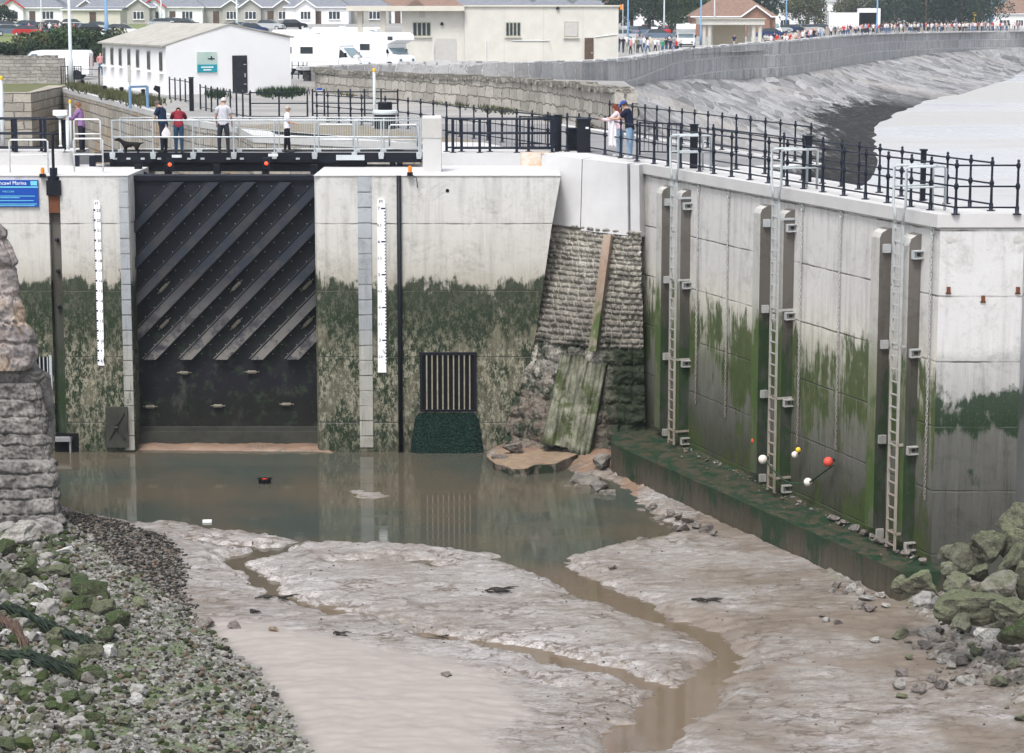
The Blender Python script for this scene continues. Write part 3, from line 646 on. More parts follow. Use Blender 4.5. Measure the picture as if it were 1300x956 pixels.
# ------------------------------------------------------------------ quay wall on the right
M['bracket'] = tidal('galvanised bracket steel', [(-9.4,(.30,.29,.26)),(-5,(.36,.36,.35)),(.3,(.46,.49,.51))], [(-9.4,.2),(-4,.1),(0,0)], (G1, G2), streak=.2)
def quay_wall():
    r = thing('quay_wall', 'long tide stained concrete quay wall on the right with slotted fender posts and ladders', 'wall', (E1.x, E1.y, ZL))
    # recess column beside the buttress, main face, end face
    zc = -.31
    t0 = .0
    a, b_ = WP(t0, 0), WP(WLEN - .02, 0); xe = A(1297.5, 400, YE).x
    m = MB(); m.wall([a, b_], -9.6, zc, th=-.0001)
    body = [(a.x, a.y), (b_.x, b_.y), (b_.x + .28, b_.y - .0)]
    YEf = b_.y
    m = MB(); m.add([(a.x, a.y, -9.6), (b_.x, b_.y, -9.6), (b_.x, b_.y, zc), (a.x, a.y, zc)], [(0, 1, 2, 3)])
    m.add([(a.x, a.y, -9.6), (a.x, a.y, zc), (a.x + .35, a.y + .45, zc), (a.x + .35, a.y + .45, -9.6)], [(0, 1, 2, 3)])
    m.add([(a.x, a.y, zc), (b_.x, b_.y, zc), (b_.x + 1.2, b_.y + 1, zc), (a.x + 1.2, a.y + 1, zc)], [(0, 1, 2, 3)])
    m.build('wall_face', M['conc_right'], r)
    m = MB(); m.prism([(b_.x, YEf), (xe, YEf), (xe + 1.2, YEf + 4.0), (6.6, 64.5), (7.0, 64.9), (8.0, 66), (E1.x + .4, 66.2), (b_.x + .8, YEf + 1.0)], -9.6, zc - .004)
    m.build('pier_head_face', M['conc_end'], r)
    # coping: a 0.29 m thick lip along both faces
    e1, e2 = E1, E2; X2 = xe + .25
    inner = .9
    m = MB(); m.prism([(e1.x, e1.y), (e2.x, e2.y), (X2, e2.y), (X2, e2.y + inner), (e2.x + .5, e2.y + inner), (e1.x + inner, e1.y + .3)], -.29, .004)
    m.build('coping', M['coping'], r)
    # vertical joint corner shadow where the two faces meet is real geometry; rust sockets on the end face
    for x, y in ((1204, 368), (1292, 368), (1248, 379)):
        q = A(x, y, YEf); m = MB(); m.bb(q.x - .04, q.x + .04, YEf - .05, YEf, q.z - .07, q.z + .07); m.bb(q.x - .06, q.x + .06, YEf - .03, YEf, q.z - .09, q.z - .06); m.build('rusty_bracket', M['rust'], r)
    for x, y in ((1206, 304), (1291, 304)):
        q = A(x, y, YEf); m = MB(); m.tube([(q.x, YEf - .012, q.z), (q.x, YEf + .02, q.z)], .075, 12); m.tube([(q.x + .12, YEf - .01, q.z), (q.x + .12, YEf + .02, q.z)], .04, 8); m.build('lifting_socket', M['metalgrey'], r)
    # fender posts: pairs beside each ladder
    PR = .31
    for lx in LADPX:
        tr_ = wt(FENPX[LADPX.index(lx)], 0, -2)
        for dt in (-1.42, 0.001):
            tb = tr_ + dt; ta = tb - .42
            f = MB(); zt_, zb_ = -.52, -7.72; ch = .22
            pr = lambda t_, o, z: tuple(WP(t_, o, z))
            prof = [(0, zb_), (PR, zb_ + .05), (PR, zt_ - ch), (PR - .05, zt_ - ch * .45), (PR - ch * .8, zt_ - .03), (PR - ch * 1.2, zt_), (0, zt_)]
            vs = [pr(ta, o, z) for o, z in prof] + [pr(tb, o, z) for o, z in prof]; n = len(prof)
            f.add(vs, [tuple(range(n)), tuple(reversed(range(n, 2 * n)))] + [(i, n + i, n + (i + 1) % n, (i + 1) % n) for i in range(n)])
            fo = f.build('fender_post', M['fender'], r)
            fo.data.materials.append(M['fender_lit_side'])
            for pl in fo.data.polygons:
                if abs(pl.normal.dot(WN)) > .45 and abs(pl.normal.z) < .9: pl.material_index = 1  # basin-facing sides take the paler copy: light painted in, besides the stain
            for k in range(4):
                z = -.98 - 2.27 * k
                if dt > 0:
                    o0 = PR * .5
                    for dz in (-.085, .085):
                        g = MB(); g.box(WP(tb + .07, PR - .20, z + dz), (.30, .12, .03), math.atan2(WD.y, WD.x) + R(90))
                        g.build('bracket_flange', M['bracket'], fo)
                    g = MB(); g.box(WP(tb + .02, PR - .20, z), (.30, .02, .17), math.atan2(WD.y, WD.x) + R(90)); g.build('bracket_plate', M['bracket'], fo)
                    g = MB(); g.box(WP(tb + .05, PR - .22, z), (.07, .06, .07), math.atan2(WD.y, WD.x) + R(90)); g.build('bracket_bolt', M['dark_stone'], fo)
                    if dt > 0:
                        for e_ in (-.155, .14):
                            g = MB(); g.box(WP(tb + .07, PR - .20 + e_, z), (.025, .10, .19), math.atan2(WD.y, WD.x) + R(90)); g.build('bracket_side', M['bracket'], fo)
                else:
                    g = MB(); g.box(WP(tb + .05, PR - .16, z), (.18, .09, .20), math.atan2(WD.y, WD.x) + R(90)); g.build('bracket_plate', M['bracket'], fo)
    return r
LADPX = (854, 982, 1136); FENPX = (876.5, 1008, 1168)
quay_wall()
# ladders ------------------------------------------------------------------
M['ladder'] = tidal('galvanised steel, crusted low down', [(-9.4,(.26,.22,.18)),(-6.5,(.33,.29,.25)),(-4.5,(.36,.35,.33)),(.3,(.44,.48,.50))], [(-9.4,.25),(-4,.1),(0,0)], (G1, G2), streak=.2)
def ladder(i, px):
    lab = ['galvanised wall ladder nearest the stone buttress, hoops on the coping', 'galvanised wall ladder in the middle of the quay wall, rope and floats at its foot', 'galvanised wall ladder nearest the pier head corner'][i]
    off = .46; tl = wt(px, off, -4); q = WP(tl, off, ZL)
    r = thing('ladder', lab, 'ladder', tuple(q), group='wall ladders on the quay')
    zb = ZL + .12; hw = .19; zt = 1.02
    for s in (-1, 1):
        t_ = tl + s * hw
        m = MB(); m.bar(WP(t_, off, zb), WP(t_, off, -.25), .06, .03, up=WD); m.build('stringer', M['ladder'], r)
        # goes over the coping and widens into a hand hoop
        t2 = tl + s * (hw + .10)
        m = MB(); m.tube([WP(t_, off, -.30), WP(t_, off, -.02), WP(t2, off, .12), WP(t2, off, zt - .06), WP(t2, off - .06, zt), WP(t2, off - .94, zt), WP(t2, off - 1.0, zt - .06), WP(t2, off - 1.0, .0)], .032, 8); m.build('hand_hoop', M['ladder'], r, True)
        m = MB(); m.tube([WP(t2, off, .55), WP(t2, off - 1.0, .55)], .024, 8); m.build('hoop_rail', M['ladder'], r, True)
    nz = int((-.35 - zb) / .295)
    for k in range(nz + 1):
        z = zb + .10 + k * .295
        m = MB(); m.bar(WP(tl - hw, off, z), WP(tl + hw, off, z), .03, .03); m.build('rung', M['ladder'], r)
    for z in (-.75, -3.1, -5.4, -7.5):
        for s in (-1, 1): MB().bar(WP(tl + s * hw, off, z), WP(tl + s * hw, -.02, z), .03, .06).build('wall_bracket', M['ladder'], r)
for i, px in enumerate(LADPX): ladder(i, px)
# chains -------------------------------------------------------------------
CHN = [(885, 241, 513), (923, 249, 530), (1016, 266, 563), (1065, 275, 572), (1180, 296, 636)]
M['chain'] = tidal('galvanised then rusting chain', [(-9.4,(.13,.09,.07)),(-5.5,(.22,.20,.18)),(-4,(.38,.38,.37)),(.3,(.50,.51,.52))], [(-9.4,.1),(0,0)], (G1, G2), streak=.2)
for i, (x, y1, y2) in enumerate(CHN):
    off = .06; t_ = wt(x, off, -2.5); z1 = -.62; q = WP(t_, off, z1)
    def zat(y, px): # z on the wall at this t
        a, b_ = -9.0, 0.0
        for _ in range(30):
            m_ = (a + b_) / 2
            if proj(WP(t_, off, m_))[1] > y: a = m_
            else: b_ = m_
        return (a + b_) / 2
    z1, z2 = zat(y1, x), zat(y2, x)
    w = ['first from the stone buttress', 'between the first two ladders, nearer the middle', 'just right of the middle ladder', 'with the red float at its end', 'beside the pier head corner'][i]
    r = thing('mooring_chain', 'thin chain hanging down the quay wall ' + w, 'chain', tuple(WP(t_, off, z2)), group='chains hanging on the quay wall')
    m = MB(); n = int((z1 - z2) / .085)
    for k in range(n):
        z = z1 - .06 - k * .085; d = WD if k % 2 else WN; c = WP(t_, off, z); w_ = .022
        m.tube([c + d * w_ + Vector((0,0,.03)), c + d * w_ - Vector((0,0,.03)), c - Vector((0,0,.055)), c - d * w_ - Vector((0,0,.03)), c - d * w_ + Vector((0,0,.03)), c + Vector((0,0,.055)), c + d * w_ + Vector((0,0,.03))], .013, 4, False)
    m.build('chain', M['chain'], r)
    c = WP(t_, .05, z1 + .05); m = MB(); m.tube([c + WD * .07 * math.cos(a * math.pi / 6) + Vector((0, 0, .07 * math.sin(a * math.pi / 6))) for a in range(13)], .016, 6, False); m.tube([WP(t_, -.01, z1 + .12), WP(t_, .07, z1 + .12)], .03, 8); m.build('ring', M['galv'], r)
# footing ledge --------------------------------------------------------------
la, lb = P(776, 563, ZL), P(1142, 725.5, ZL)
r = thing('footing', 'low weed covered concrete footing along the foot of the quay wall', 'wall', ((la.x + lb.x) / 2, (la.y + lb.y) / 2, -9.2))
wa, wb = WP(-.8, -.05), WP(WLEN - .1, -.05); ex = P(1186, 722, ZL)
m = MB(); m.prism([(la.x, la.y), (lb.x, lb.y), (ex.x + .2, lb.y + .0), (wb.x + .3, wb.y + .3), (wa.x + .3, wa.y + .3), (la.x + .05, la.y + 1.2)], -9.6, ZL - .004); m.build('footing_block', M['conc_ledge'], r)
rows = []; N = 120
t = T('green weed film'); p = t.pos(); n = t.noise(t.scl(p, (1, 1, 1)), 2.6, 7, .7)
c = t.mix(t.map(n, .42, .56), (.010,.034,.018), (.055,.05,.034)); c = t.mix(t.map(t.noise(p, 6, 6, .75), .59, .66, 0, .7), c, (.13,.085,.05))
M['weedfilm'] = t.done(c, .5, 0, t.bump(t.noise(p, 9, 5), .8, .03))
for i in range(N + 1):
    u = i / N; o_ = Vector((la.x, la.y, 0)).lerp(Vector((lb.x, lb.y, 0)), u); tt = -.5 + (WLEN - .3) * u; i_ = WP(tt + .2, -.02, 0)
    rows.append([(o_.x + (i_.x - o_.x) * k / 12, o_.y + (i_.y - o_.y) * k / 12, ZL + .0 + .05 * max(0, fbm(o_.x + k * .2, o_.y, 0, 1.4)) + .05 * (k > 9) * (k - 9) / 3 * (1 + fbm(u * 20, 1)) + (.0 if 0 < k else -.02)) for k in range(13)])
MB().grid(rows).build('weed_carpet', M['weedfilm'], r, True)
# ------------------------------------------------------------------ buttress: battered stone pier between lock wall and quay wall
def course_surface(fn, nu, nv, seed, rowh, wmin, wmax, amp, ulen, vlen, fade=None, rough=.5, pw=3.0):
    """fn(u,v)->(point, normal); rows of individually bulging stones, real relief"""
    r = random.Random(seed); rows_n = int(vlen / rowh) + 2; cuts = []
    hts = [0.0]
    while hts[-1] < vlen + rowh: hts.append(hts[-1] + rowh * r.uniform(.75, 1.3))
    for k in range(len(hts)):
        c_ = [-r.uniform(0, wmax)]
        while c_[-1] < ulen + wmax: c_.append(c_[-1] + r.uniform(wmin, wmax))
        cuts.append(([x for x in c_], [r.uniform(.35, 1.0) for _ in c_]))
    import bisect
    out = []; uvs = []
    for j in range(nv + 1):
        v = j / nv; row = []; uvr = []
        for i in range(nu + 1):
            u = i / nu; U = u * ulen; p, nrm = fn(u, v)
            Vv = v * vlen + .16 * rowh * fbm(U * 1.5, v * vlen * .6, seed) + .10 * rowh * fbm(U * 6, v * vlen * 3, seed)
            Vv = max(0, min(Vv, hts[-1] - 1e-3)); k = bisect.bisect_right(hts, Vv) - 1; fv = (Vv - hts[k]) / (hts[k+1] - hts[k])
            cs, am = cuts[k]; Ud = U + .08 * wmin * fbm(U * 3, Vv * 3, seed + 5); q = max(0, bisect.bisect_right(cs, Ud) - 1); q = min(q, len(cs) - 2); fu = (Ud - cs[q]) / (cs[q+1] - cs[q])
            h = (1 - abs(2 * fv - 1) ** pw) * (1 - abs(2 * fu - 1) ** (pw + 2)) * am[q]
            h = h * amp + amp * rough * fbm(p.x * 3, p.y * 3 + seed, p.z * 3, 1.0, 4) * .6
            if fade: h *= fade(u, v)
            row.append(tuple(p + nrm * h)); uvr.append((U, v * vlen))
        out.append(row); uvs.append(uvr)
    return out, uvs
def stone_mat(name, a, b_, crev, weed=None, wetz=None, pink=None, s=2.2, xdark=None):
    t = T(name); p = t.pos(); z = t.xyz(p)[2]
    n = t.noise(p, s, 7, .7); f = t.noise(p, 14, 6, .75)
    c = t.mix(t.map(n, .35, .65), a, b_); c = t.mix(t.map(f, .52, .7, 0, .7), c, t.mix(1.0, c, (.35, .34, .33), 'MULTIPLY'))
    if pink: c = t.mix(t.map(t.noise(p, .9, 6, .7), .50, .62, 0, .8), c, pink)
    if wetz:
        zz = t.m_('ADD', z, t.m_('MULTIPLY', t.m_('SUBTRACT', t.noise(p, .8, 6, .7), .5), 2.5))
        c = t.mix(t.map(zz, wetz[0], wetz[1], 0, wetz[3] if len(wetz) > 3 else .8), c, wetz[2])
    if weed:
        zz = t.m_('ADD', z, t.m_('MULTIPLY', t.m_('SUBTRACT', n, .5), 3.0))
        c = t.mix(t.m_('MULTIPLY', t.map(t.noise(p, 1.4, 7, .72), weed[2], weed[2] + .07), t.map(zz, weed[0], weed[1])), c, weed[3])
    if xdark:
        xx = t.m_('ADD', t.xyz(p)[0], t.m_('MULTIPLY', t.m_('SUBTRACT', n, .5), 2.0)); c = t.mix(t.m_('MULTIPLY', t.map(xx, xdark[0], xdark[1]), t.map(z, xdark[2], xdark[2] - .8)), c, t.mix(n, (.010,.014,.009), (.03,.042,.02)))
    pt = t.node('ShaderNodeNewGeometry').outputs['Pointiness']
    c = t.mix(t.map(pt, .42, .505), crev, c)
    return t.done(c, t.map(f, .3, .7, .55, .85), 0, t.bump(t.m_('ADD', f, t.noise(p, 5, 5, .7)), .7, .03))
M['butt'] = stone_mat('mussel crusted stone courses', (.22,.205,.175), (.50,.475,.42), (.010,.009,.008), weed=(-4.6,-5.8,.50,(.02,.03,.016)), wetz=(-3.0,-4.8,(.14,.125,.105),.6))
def butt_pt(u, v):          # u 0 left..1 right, v 0 top..1 bottom
    top = Vector((.75, 70.4, -.02)).lerp(Vector((3.86, 65.75, -.02)), u)
    mid = Vector((.25, 67.6, -5.2)).lerp(Vector((3.95, 65.55, -5.2)), u); mid.y -= .5 * math.sin(math.pi * u)
    bot = Vector((-.3, 66.5, -9.2)).lerp(Vector((4.05, 65.3, -9.2)), u); bot.y -= .55 * math.sin(math.pi * u)
    z = -.02 - 9.18 * v; m_ = 5.18 / 9.18
    if v < m_: p = top.lerp(mid, v / m_)
    else: p = mid.lerp(bot, (v - m_) / (1 - m_))
    # smooth the kink
    p.z = z
    return p
def butt_n(u, v):
    e = .01; a = butt_pt(min(u + e, 1), v) - butt_pt(max(u - e, 0), v); b_ = butt_pt(u, min(v + e, 1)) - butt_pt(u, max(v - e, 0))
    n = a.cross(b_).normalized()
    return n if n.y < 0 else -n
def buttress():
    r = thing('stone_buttress', 'leaning buttress of dark stone courses under a clean concrete cap', 'buttress', (2.2, 65.4, -9.0))
    v0 = .215
    fn = lambda u, v: (butt_pt(u, v0 + (1 - v0) * v), butt_n(u, v0 + (1 - v0) * v))
    # shingle-like courses: upper part
    vs = .60
    fnu = lambda u, v: (butt_pt(u, v0 + (vs - v0) * v), butt_n(u, v0 + (vs - v0) * v))
    rw, uv = course_surface(fnu, 340, 260, 3, .165, .16, .42, .17, 4.8, 3.7, rough=.5)
    MB().grid(rw, uvs=uv).build('stone_courses', M['butt'], r, True)
    fnl = lambda u, v: (butt_pt(u, vs - .002 + (1 - vs) * v) - Vector((0, 0, 0)), butt_n(u, vs + (1 - vs) * v))
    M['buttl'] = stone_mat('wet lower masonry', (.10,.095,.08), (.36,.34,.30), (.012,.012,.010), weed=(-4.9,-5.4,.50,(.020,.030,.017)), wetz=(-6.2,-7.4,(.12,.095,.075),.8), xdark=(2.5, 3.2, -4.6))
    rw, uv = course_surface(fnl, 260, 220, 5, .50, .40, .9, .15, 4.5, 3.7, rough=1.1)
    MB().grid(rw, uvs=uv).build('lower_masonry', M['buttl'], r, True)
    # concrete cap: thick facets standing proud
    uL, uR = .17, .90
    def cap(ua, ub, va, vb, pr, name):
        rows = []; n = 10
        for j in range(n + 1):
            v = va + (vb - va) * j / n; row = []
            for i in range(n + 1):
                u = ua + (ub - ua) * i / n; row.append(tuple(butt_pt(u, v) + butt_n(u, v) * pr))
            rows.append(row)
        m = MB(); m.grid(rows); back = [[tuple(Vector(q) + Vector((.35, .8, 0))) for q in rw_] for rw_ in rows]
        rim = rows[0] + [rw_[-1] for rw_ in rows[1:]] + rows[-1][::-1][1:] + [rw_[0] for rw_ in rows[::-1][1:-1]]
        rb = back[0] + [rw_[-1] for rw_ in back[1:]] + back[-1][::-1][1:] + [rw_[0] for rw_ in back[::-1][1:-1]]
        k = len(rim); m.add(rim + rb, [(i, k + i, k + (i + 1) % k, (i + 1) % k) for i in range(k)])
        return m.build(name, M['cap'], r)
    cap(.10, .485, 0, .223, .13, 'cap_panel'); cap(.492, .90, 0, .232, .125, 'cap_panel'); cap(.905, .985, 0, .235, .03, 'cap_panel')
    b = MB(); q1 = butt_pt(.50, .232) + butt_n(.5, .22) * .1
    # loose stone shoulder
    return r
buttress()
# quay deck right behind the buttress
def leaning(name, label, cat, p1, p2, w, h, mat_, n=1, ln=.0):
    a = Vector(p1); b_ = Vector(p2); r = thing(name, label, cat, tuple(b_))
    return r, a, b_
M['plank'] = tidal('old timber', [(-9.4,(.17,.15,.12)),(-6.5,(.26,.23,.19)),(-4.6,(.20,.17,.13)),(-3,(.30,.22,.17)),(.3,(.5,.45,.4))], [(-9.4,.45),(-5.2,.50),(-4.1,.60),(-3.3,.1),(0,0)], ((.03,.055,.015),(.09,.12,.04)), streak=.5, specks=.4)
def strut():
    def pb(px, py, off):   # point on the buttress seen at this pixel, moved out by off
        best = None
        for i in range(0, 81):
            for j in range(0, 81):
                u, v = i / 80, j / 80; q = butt_pt(u, v) + butt_n(u, v) * off; x, y = proj(q); d = (x - px) ** 2 + (y - py) ** 2
                if best is None or d < best[0]: best = (d, q)
        return best[1]
    a, b_ = pb(773, 298, .30), pb(752, 446, .34)
    r = thing('timber_strut', 'leaning squared timber on the stone buttress, green weed on its lower half', 'timber', tuple(b_))
    m = MB(); m.bar(a, b_, .24, .22, up=(-.4, -1, 0)); m.build('timber', M['plank'], r)
    # big planked slab leaning on the foot
    r2 = thing('timber_slab', 'large weathered slab of upright planks leaning on the foot of the buttress', 'slab', tuple(pb(710, 570, .5)))
    tl, tr, br, bl = pb(712, 446, .10), pb(770, 460, .06), pb(748, 577, .34), pb(687, 562, .42)
    n = 3.6
    rows = []
    for j in range(31):
        v = j / 30; row = []
        for i in range(61):
            u = i / 60; q = (tl.lerp(tr, u)).lerp(bl.lerp(br, u), v); fu = (u * n) % 1
            d = .10 * (1 - abs(2 * fu - 1) ** 4) * (.5 + .5 * math.sin(int(u * n) * 2.3 + 1) ** 2) + .05 * fbm(u * 14, v * 3, 2) + .09 * fbm(u * 4, v * 4, 7)
            q = q + Vector((-.15, -1, .1)) * (d + .02); q.z += (.12 * fbm(int(u*n) * 1.7, 0, 4) if j in (0, 30) else 0); row.append(tuple(q))
        rows.append(row)
    m = MB(); m.grid(rows)
    rim = rows[0] + [w[-1] for w in rows[1:]] + rows[-1][::-1][1:] + [w[0] for w in rows[::-1][1:-1]]; k = len(rim); m.add(rim + [tuple(Vector(q) + Vector((.1, .3, 0))) for q in rim], [(i, k+i, k+(i+1)%k, (i+1)%k) for i in range(k)])
    M['planks'] = stone_mat('weedy planking', (.075,.08,.055), (.25,.25,.19), (.015,.015,.012), weed=(-4,-5,.50,(.06,.075,.03)), s=1.6)
    m.build('planking', M['planks'], r2, True)
    # weed curtain at the left foot of the buttress
    r3 = MB(); rows = []
    pa, pb_ = [A(700, 400, Y0 - .05), A(684, 430, Y0 - .05), A(668, 470, Y0 - .2), A(655, 520, Y0 - .35), A(645, 572, Y0 - .5)], [A(702, 400, Y0), A(690, 430, Y0 - .1), A(683, 470, Y0 - .3), A(676, 520, Y0 - .5), A(668, 580, Y0 - .7)]
    return r
strut()
# ------------------------------------------------------------------ decks and land
def poly_sheet(poly, z, name, mat_):
    bm = bmesh.new(); vs = [bm.verts.new((p[0], p[1], z if len(p) < 3 else p[2])) for p in poly]; f = bm.faces.new(vs); f.normal_update()
    if f.normal.z < 0: f.normal_flip()
    bmesh.ops.triangulate(bm, faces=[f]); me = bpy.data.meshes.new(name); bm.normal_update()
    for f in bm.faces:
        if f.normal.z < 0: f.normal_flip()
    bm.to_mesh(me); bm.free(); return struct(link(name, me, mat_))
XR = -2.3; XU = A(712, 215, YB - .7).x
upY = 71.2
deck = [(E1.x + .3, E1.y + .25), (E2.x + .3, E2.y + .6), (11.1, E2.y + .6), (11.5, 49.5), (7.0, 64.6), (9.3, 65.8), (9.3, 66.4), (4.2, 83.5), (2.0, 90), (-9.5, 90), (-11.2, 87.5), (-3.2, 77), (XR, upY + .02), (.9, upY + .02), (1.25, 69.9)]
poly_sheet(deck, .0, 'quay_deck', M['deck'])
road = [(2.1, 72), (3.6, 68.4), (E1.x + 1.2, E1.y + 1.2), (6.2, 64.6), (8.7, 66.2), (3.9, 82.5), (1.6, 89.9), (-7, 89.9), (-1, 77), (.2, 73)]
poly_sheet(road, .006, 'quay_road', M['asphalt'])
# wall block under the right deck (upstand behind the apron) and its orange stained end block
r = thing('upstand', 'low pale concrete upstand behind the lock wall top on the right', 'wall', (-.5, upY, ZA))
m = MB(); m.bb(XR, A(661, 205, upY).x, upY - .004, upY + .5, -.7, -.002); m.build('upstand_face', M['cap'], r)
t = T('iron stained block'); p = t.pos(); n = t.noise(p, 1.5, 5, .65)
M['orange_stone'] = t.done(t.mix(t.map(n, .48, .60), (.60,.56,.50), (.60,.33,.13)), .85, 0, t.bump(t.noise(p, 6, 5), .5, .03))
m = MB(); xa = A(661, 205, upY).x; m.bb(xa + .004, 1.42, upY - .03, upY + .5, -.7, .008); m.build('stained_block', M['orange_stone'], r)
m = MB(); m.add([(XR, upY, -6), (XR, upY, -.002), (-3.2, 77, -.002), (-3.2, 77, -6)], [(0, 1, 2, 3)]); m.build('return_face', M['basin_stone'], r)
# left side deck
YL = 71.3
r = thing('upstand', 'low pale concrete upstand below the black railing on the left lock wall', 'wall', (-18, YL, ZA))
m = MB(); m.bb(-34, A(95, 200, YL).x, YL, YL + 2.5, -6, 0); m.build('upstand_face', M['coping'], r)
# inner basin: water, far walls
struct(MB().add([(-90, 69.5, -5.2), (-3.3, 69.5, -5.2), (-3.3, 150, -5.2), (-90, 150, -5.2)], [(0, 1, 2, 3)]).build('marina_water', M['water']))
IW = [tuple(P(x, y, -.1)[:2]) for x, y in ((30, 106), (60, 108.5), (110, 121), (160, 134), (205, 146), (250, 156), (300, 163))] + [(-9.6, 82), (-3.2, 77)]
IW[0] = (-33, 141); 
r = thing('basin_wall', 'old stone wall of the inner harbour seen behind the lock bridge', 'wall', (IW[3][0], IW[3][1], -5))
m = MB(); m.wall(IW, -6, -.28, th=1.2); m.build('stone_face', M['basin_stone'], r)
m = MB(); pts = [(x, y - .05) for x, y in IW]; m.wall(pts, -.28, -.02, th=1.0); m.build('concrete_coping', M['coping'], r)
r = thing('basin_wall', 'old block wall of the inner harbour at the far left edge behind the white box', 'wall', (-40, 118, -5))
m = MB(); m.wall([(-62, 124), (-26.9, 124), (-27.4, 137)], -6, .06, th=1.2); m.build('stone_face', M['basin_stone'], r)
poly_sheet([(-70, 124.5), (-27.0, 124.5), (-27.6, 142), (-70, 142)], .04, 'grass_terrace', None)
M['grass'] = simple('rough grass', (.085,.105,.04), .9, var=.2, scale=3, bump=.5, col2=(.17,.16,.09))
bpy.data.objects['grass_terrace'].data.materials.append(M['grass'])
# sea wall lines ---------------------------------------------------------------
def resample(pts, n):
    pts = [Vector(p) for p in pts]; d = [0]
    for a, b_ in zip(pts[:-1], pts[1:]): d.append(d[-1] + (b_ - a).length)
    out = []
    for k in range(n):
        s = d[-1] * k / (n - 1); i = max(i for i in range(len(d)) if d[i] <= s + 1e-9); i = min(i, len(pts) - 2); u = (s - d[i]) / (d[i+1] - d[i])
        p0, p1, p2, p3 = pts[max(i-1, 0)], pts[i], pts[i+1], pts[min(i+2, len(pts)-1)]
        q = .5 * ((2*p1) + (p2-p0)*u + (2*p0-5*p1+4*p2-p3)*u*u + (3*p1-p0-3*p2+p3)*u**3); out.append(q)
    return out
PTOP = [(-13.2,146,.9),(-8,150,1.1),(0,152,1.1),(7.5,163,1.05),(12.5,192,.95),(17,222,.83),(25,248,.95),(32.5,262,1.2),(42.6,298,1.3),(57,355,1.15),(76,397,1.05),(93,420,1.0),(110,440,1.0),(160,480,1.0),(270,540,1.0)]
PBOT = [-.2,-.2,-.3,-.55,-1.3,-2.0,-2.8,-2.8,-2.8,-3.2,-2.5,-2.0,-1.9,-1.8,-1.8]
REV_T = [(3.6,79,.02),(4.3,86,-.05),(6.0,104,-.2),(6.9,130,-.3)] + [(p[0]+.02, p[1]-.15, z) for p, z in list(zip(PTOP, PBOT))[3:]]
REV_B = [(9.2,60,-7.5),(11,74,-7),(14,95,-6.9),(18.5,117,-6.9),(23,140,-6.8),(27,160,-6.7),(30,180,-6.6),(33,198,-6.6),(36.6,217,-6.6),(44,246,-6.55),(53,276,-6.5),(66,315,-6.15),(80,355,-5.85),(90,382,-5.6),(130,432,-5),(250,500,-4.8)]
n = 90; tp = resample(PTOP, n); PB_ = resample([(p[0], p[1], z) for p, z in zip(PTOP, PBOT)], n)
r = thing('sea_wall', 'long grey stone sea wall with upright parapet curving to the right above the beach', 'wall', (32, 262, -2.8))
rows = [[(q.x, q.y, q.z - 1.0) for q in PB_], [tuple(q) for q in tp], [tuple(q + Vector((-.6, .9, 0))) for q in tp], [(q.x - .6, q.y + .9, -1.0) for q in tp]]
L = [0]; 
for a, b_ in zip(tp[:-1], tp[1:]): L.append(L[-1] + (b_ - a).length)
uv = [[(l, q.z) for l, q in zip(L, PB_)], [(l, q.z) for l, q in zip(L, tp)], [(l, q.z + 1) for l, q in zip(L, tp)], [(l, q.z + 3) for l, q in zip(L, tp)]]
MB().grid(rows, uvs=uv).build('parapet', M['parapet_stone'], r)
# coping roughness: individual upright stones along the top, as one part
m = MB()
for i in range(0, n - 1):
    for k in range(3):
        u = (k + rnd.random() * .5) / 3; q = tp[i].lerp(tp[i+1], u); d = (tp[i+1] - tp[i]).normalized(); m.box((q.x - .3, q.y + .45, q.z + rnd.uniform(-.05, .05)), (L[1] / 3.3, 1.0, rnd.uniform(.12, .3)), math.atan2(d.y, d.x))
m.build('coping_stones', M['parapet_stone'], r)
n = 110; a_ = resample(REV_T, n); b_ = resample(REV_B, n); rows = []; uvs = []; m_ = 26; l = 0
for j in range(m_ + 1):
    v = j / m_; row = []; ur = []; l = 0
    for i in range(n):
        q = a_[i].lerp(b_[i], v); q.z += -.5 * math.sin(math.pi * v) * .9 + .12 * fbm(q.x, q.y, 0, .5) * min(1, v * 8)
        if i: l += ((a_[i] - a_[i-1]).length + (b_[i] - b_[i-1]).length) / 2
        row.append(tuple(q)); ur.append((l, v * (a_[i] - b_[i]).length))
    rows.append(row); uvs.append(ur)
MB().grid(rows, uvs=uvs).build('revetment_slope', M['revet_stone'], r)
# near harbour wall (pale limestone) with rounded end
HW = [(-12.6,147),(-12.3,140),(-11.6,131),(-10.9,126),(-9.6,123),(-7.5,118.5),(-5,113),(-1.9,106.8),(.4,101.5),(2.2,94),(3.4,87),(3.9,84)]
hz = [.6,.9,1.15,1.2,1.2,1.25,1.3,1.35,1.4,1.45,1.5,1.5]; hb = resample([(x, y, z) for (x, y), z in zip(HW, hz)], 60)
r = thing('harbour_wall', 'pale limestone harbour wall with rounded end in front of the motorhomes', 'wall', (-9.6, 123, 0))
m = MB(); m.wall([(q.x, q.y) for q in hb], -.3, [q.z for q in hb], th=.9); m.build('stone_face', M['harbour_stone'], r)
m = MB()
for i in range(59):
    for k in range(2):
        q = hb[i].lerp(hb[i+1], (k + .5) / 2); d = (hb[i+1] - hb[i]); m.box((q.x + .3, q.y + .3, q.z + rnd.uniform(-.03, .06)), (d.length / 2.15, .95, rnd.uniform(.12, .26)), math.atan2(d.y, d.x))
m.build('coping_stones', M['harbour_stone'], r)
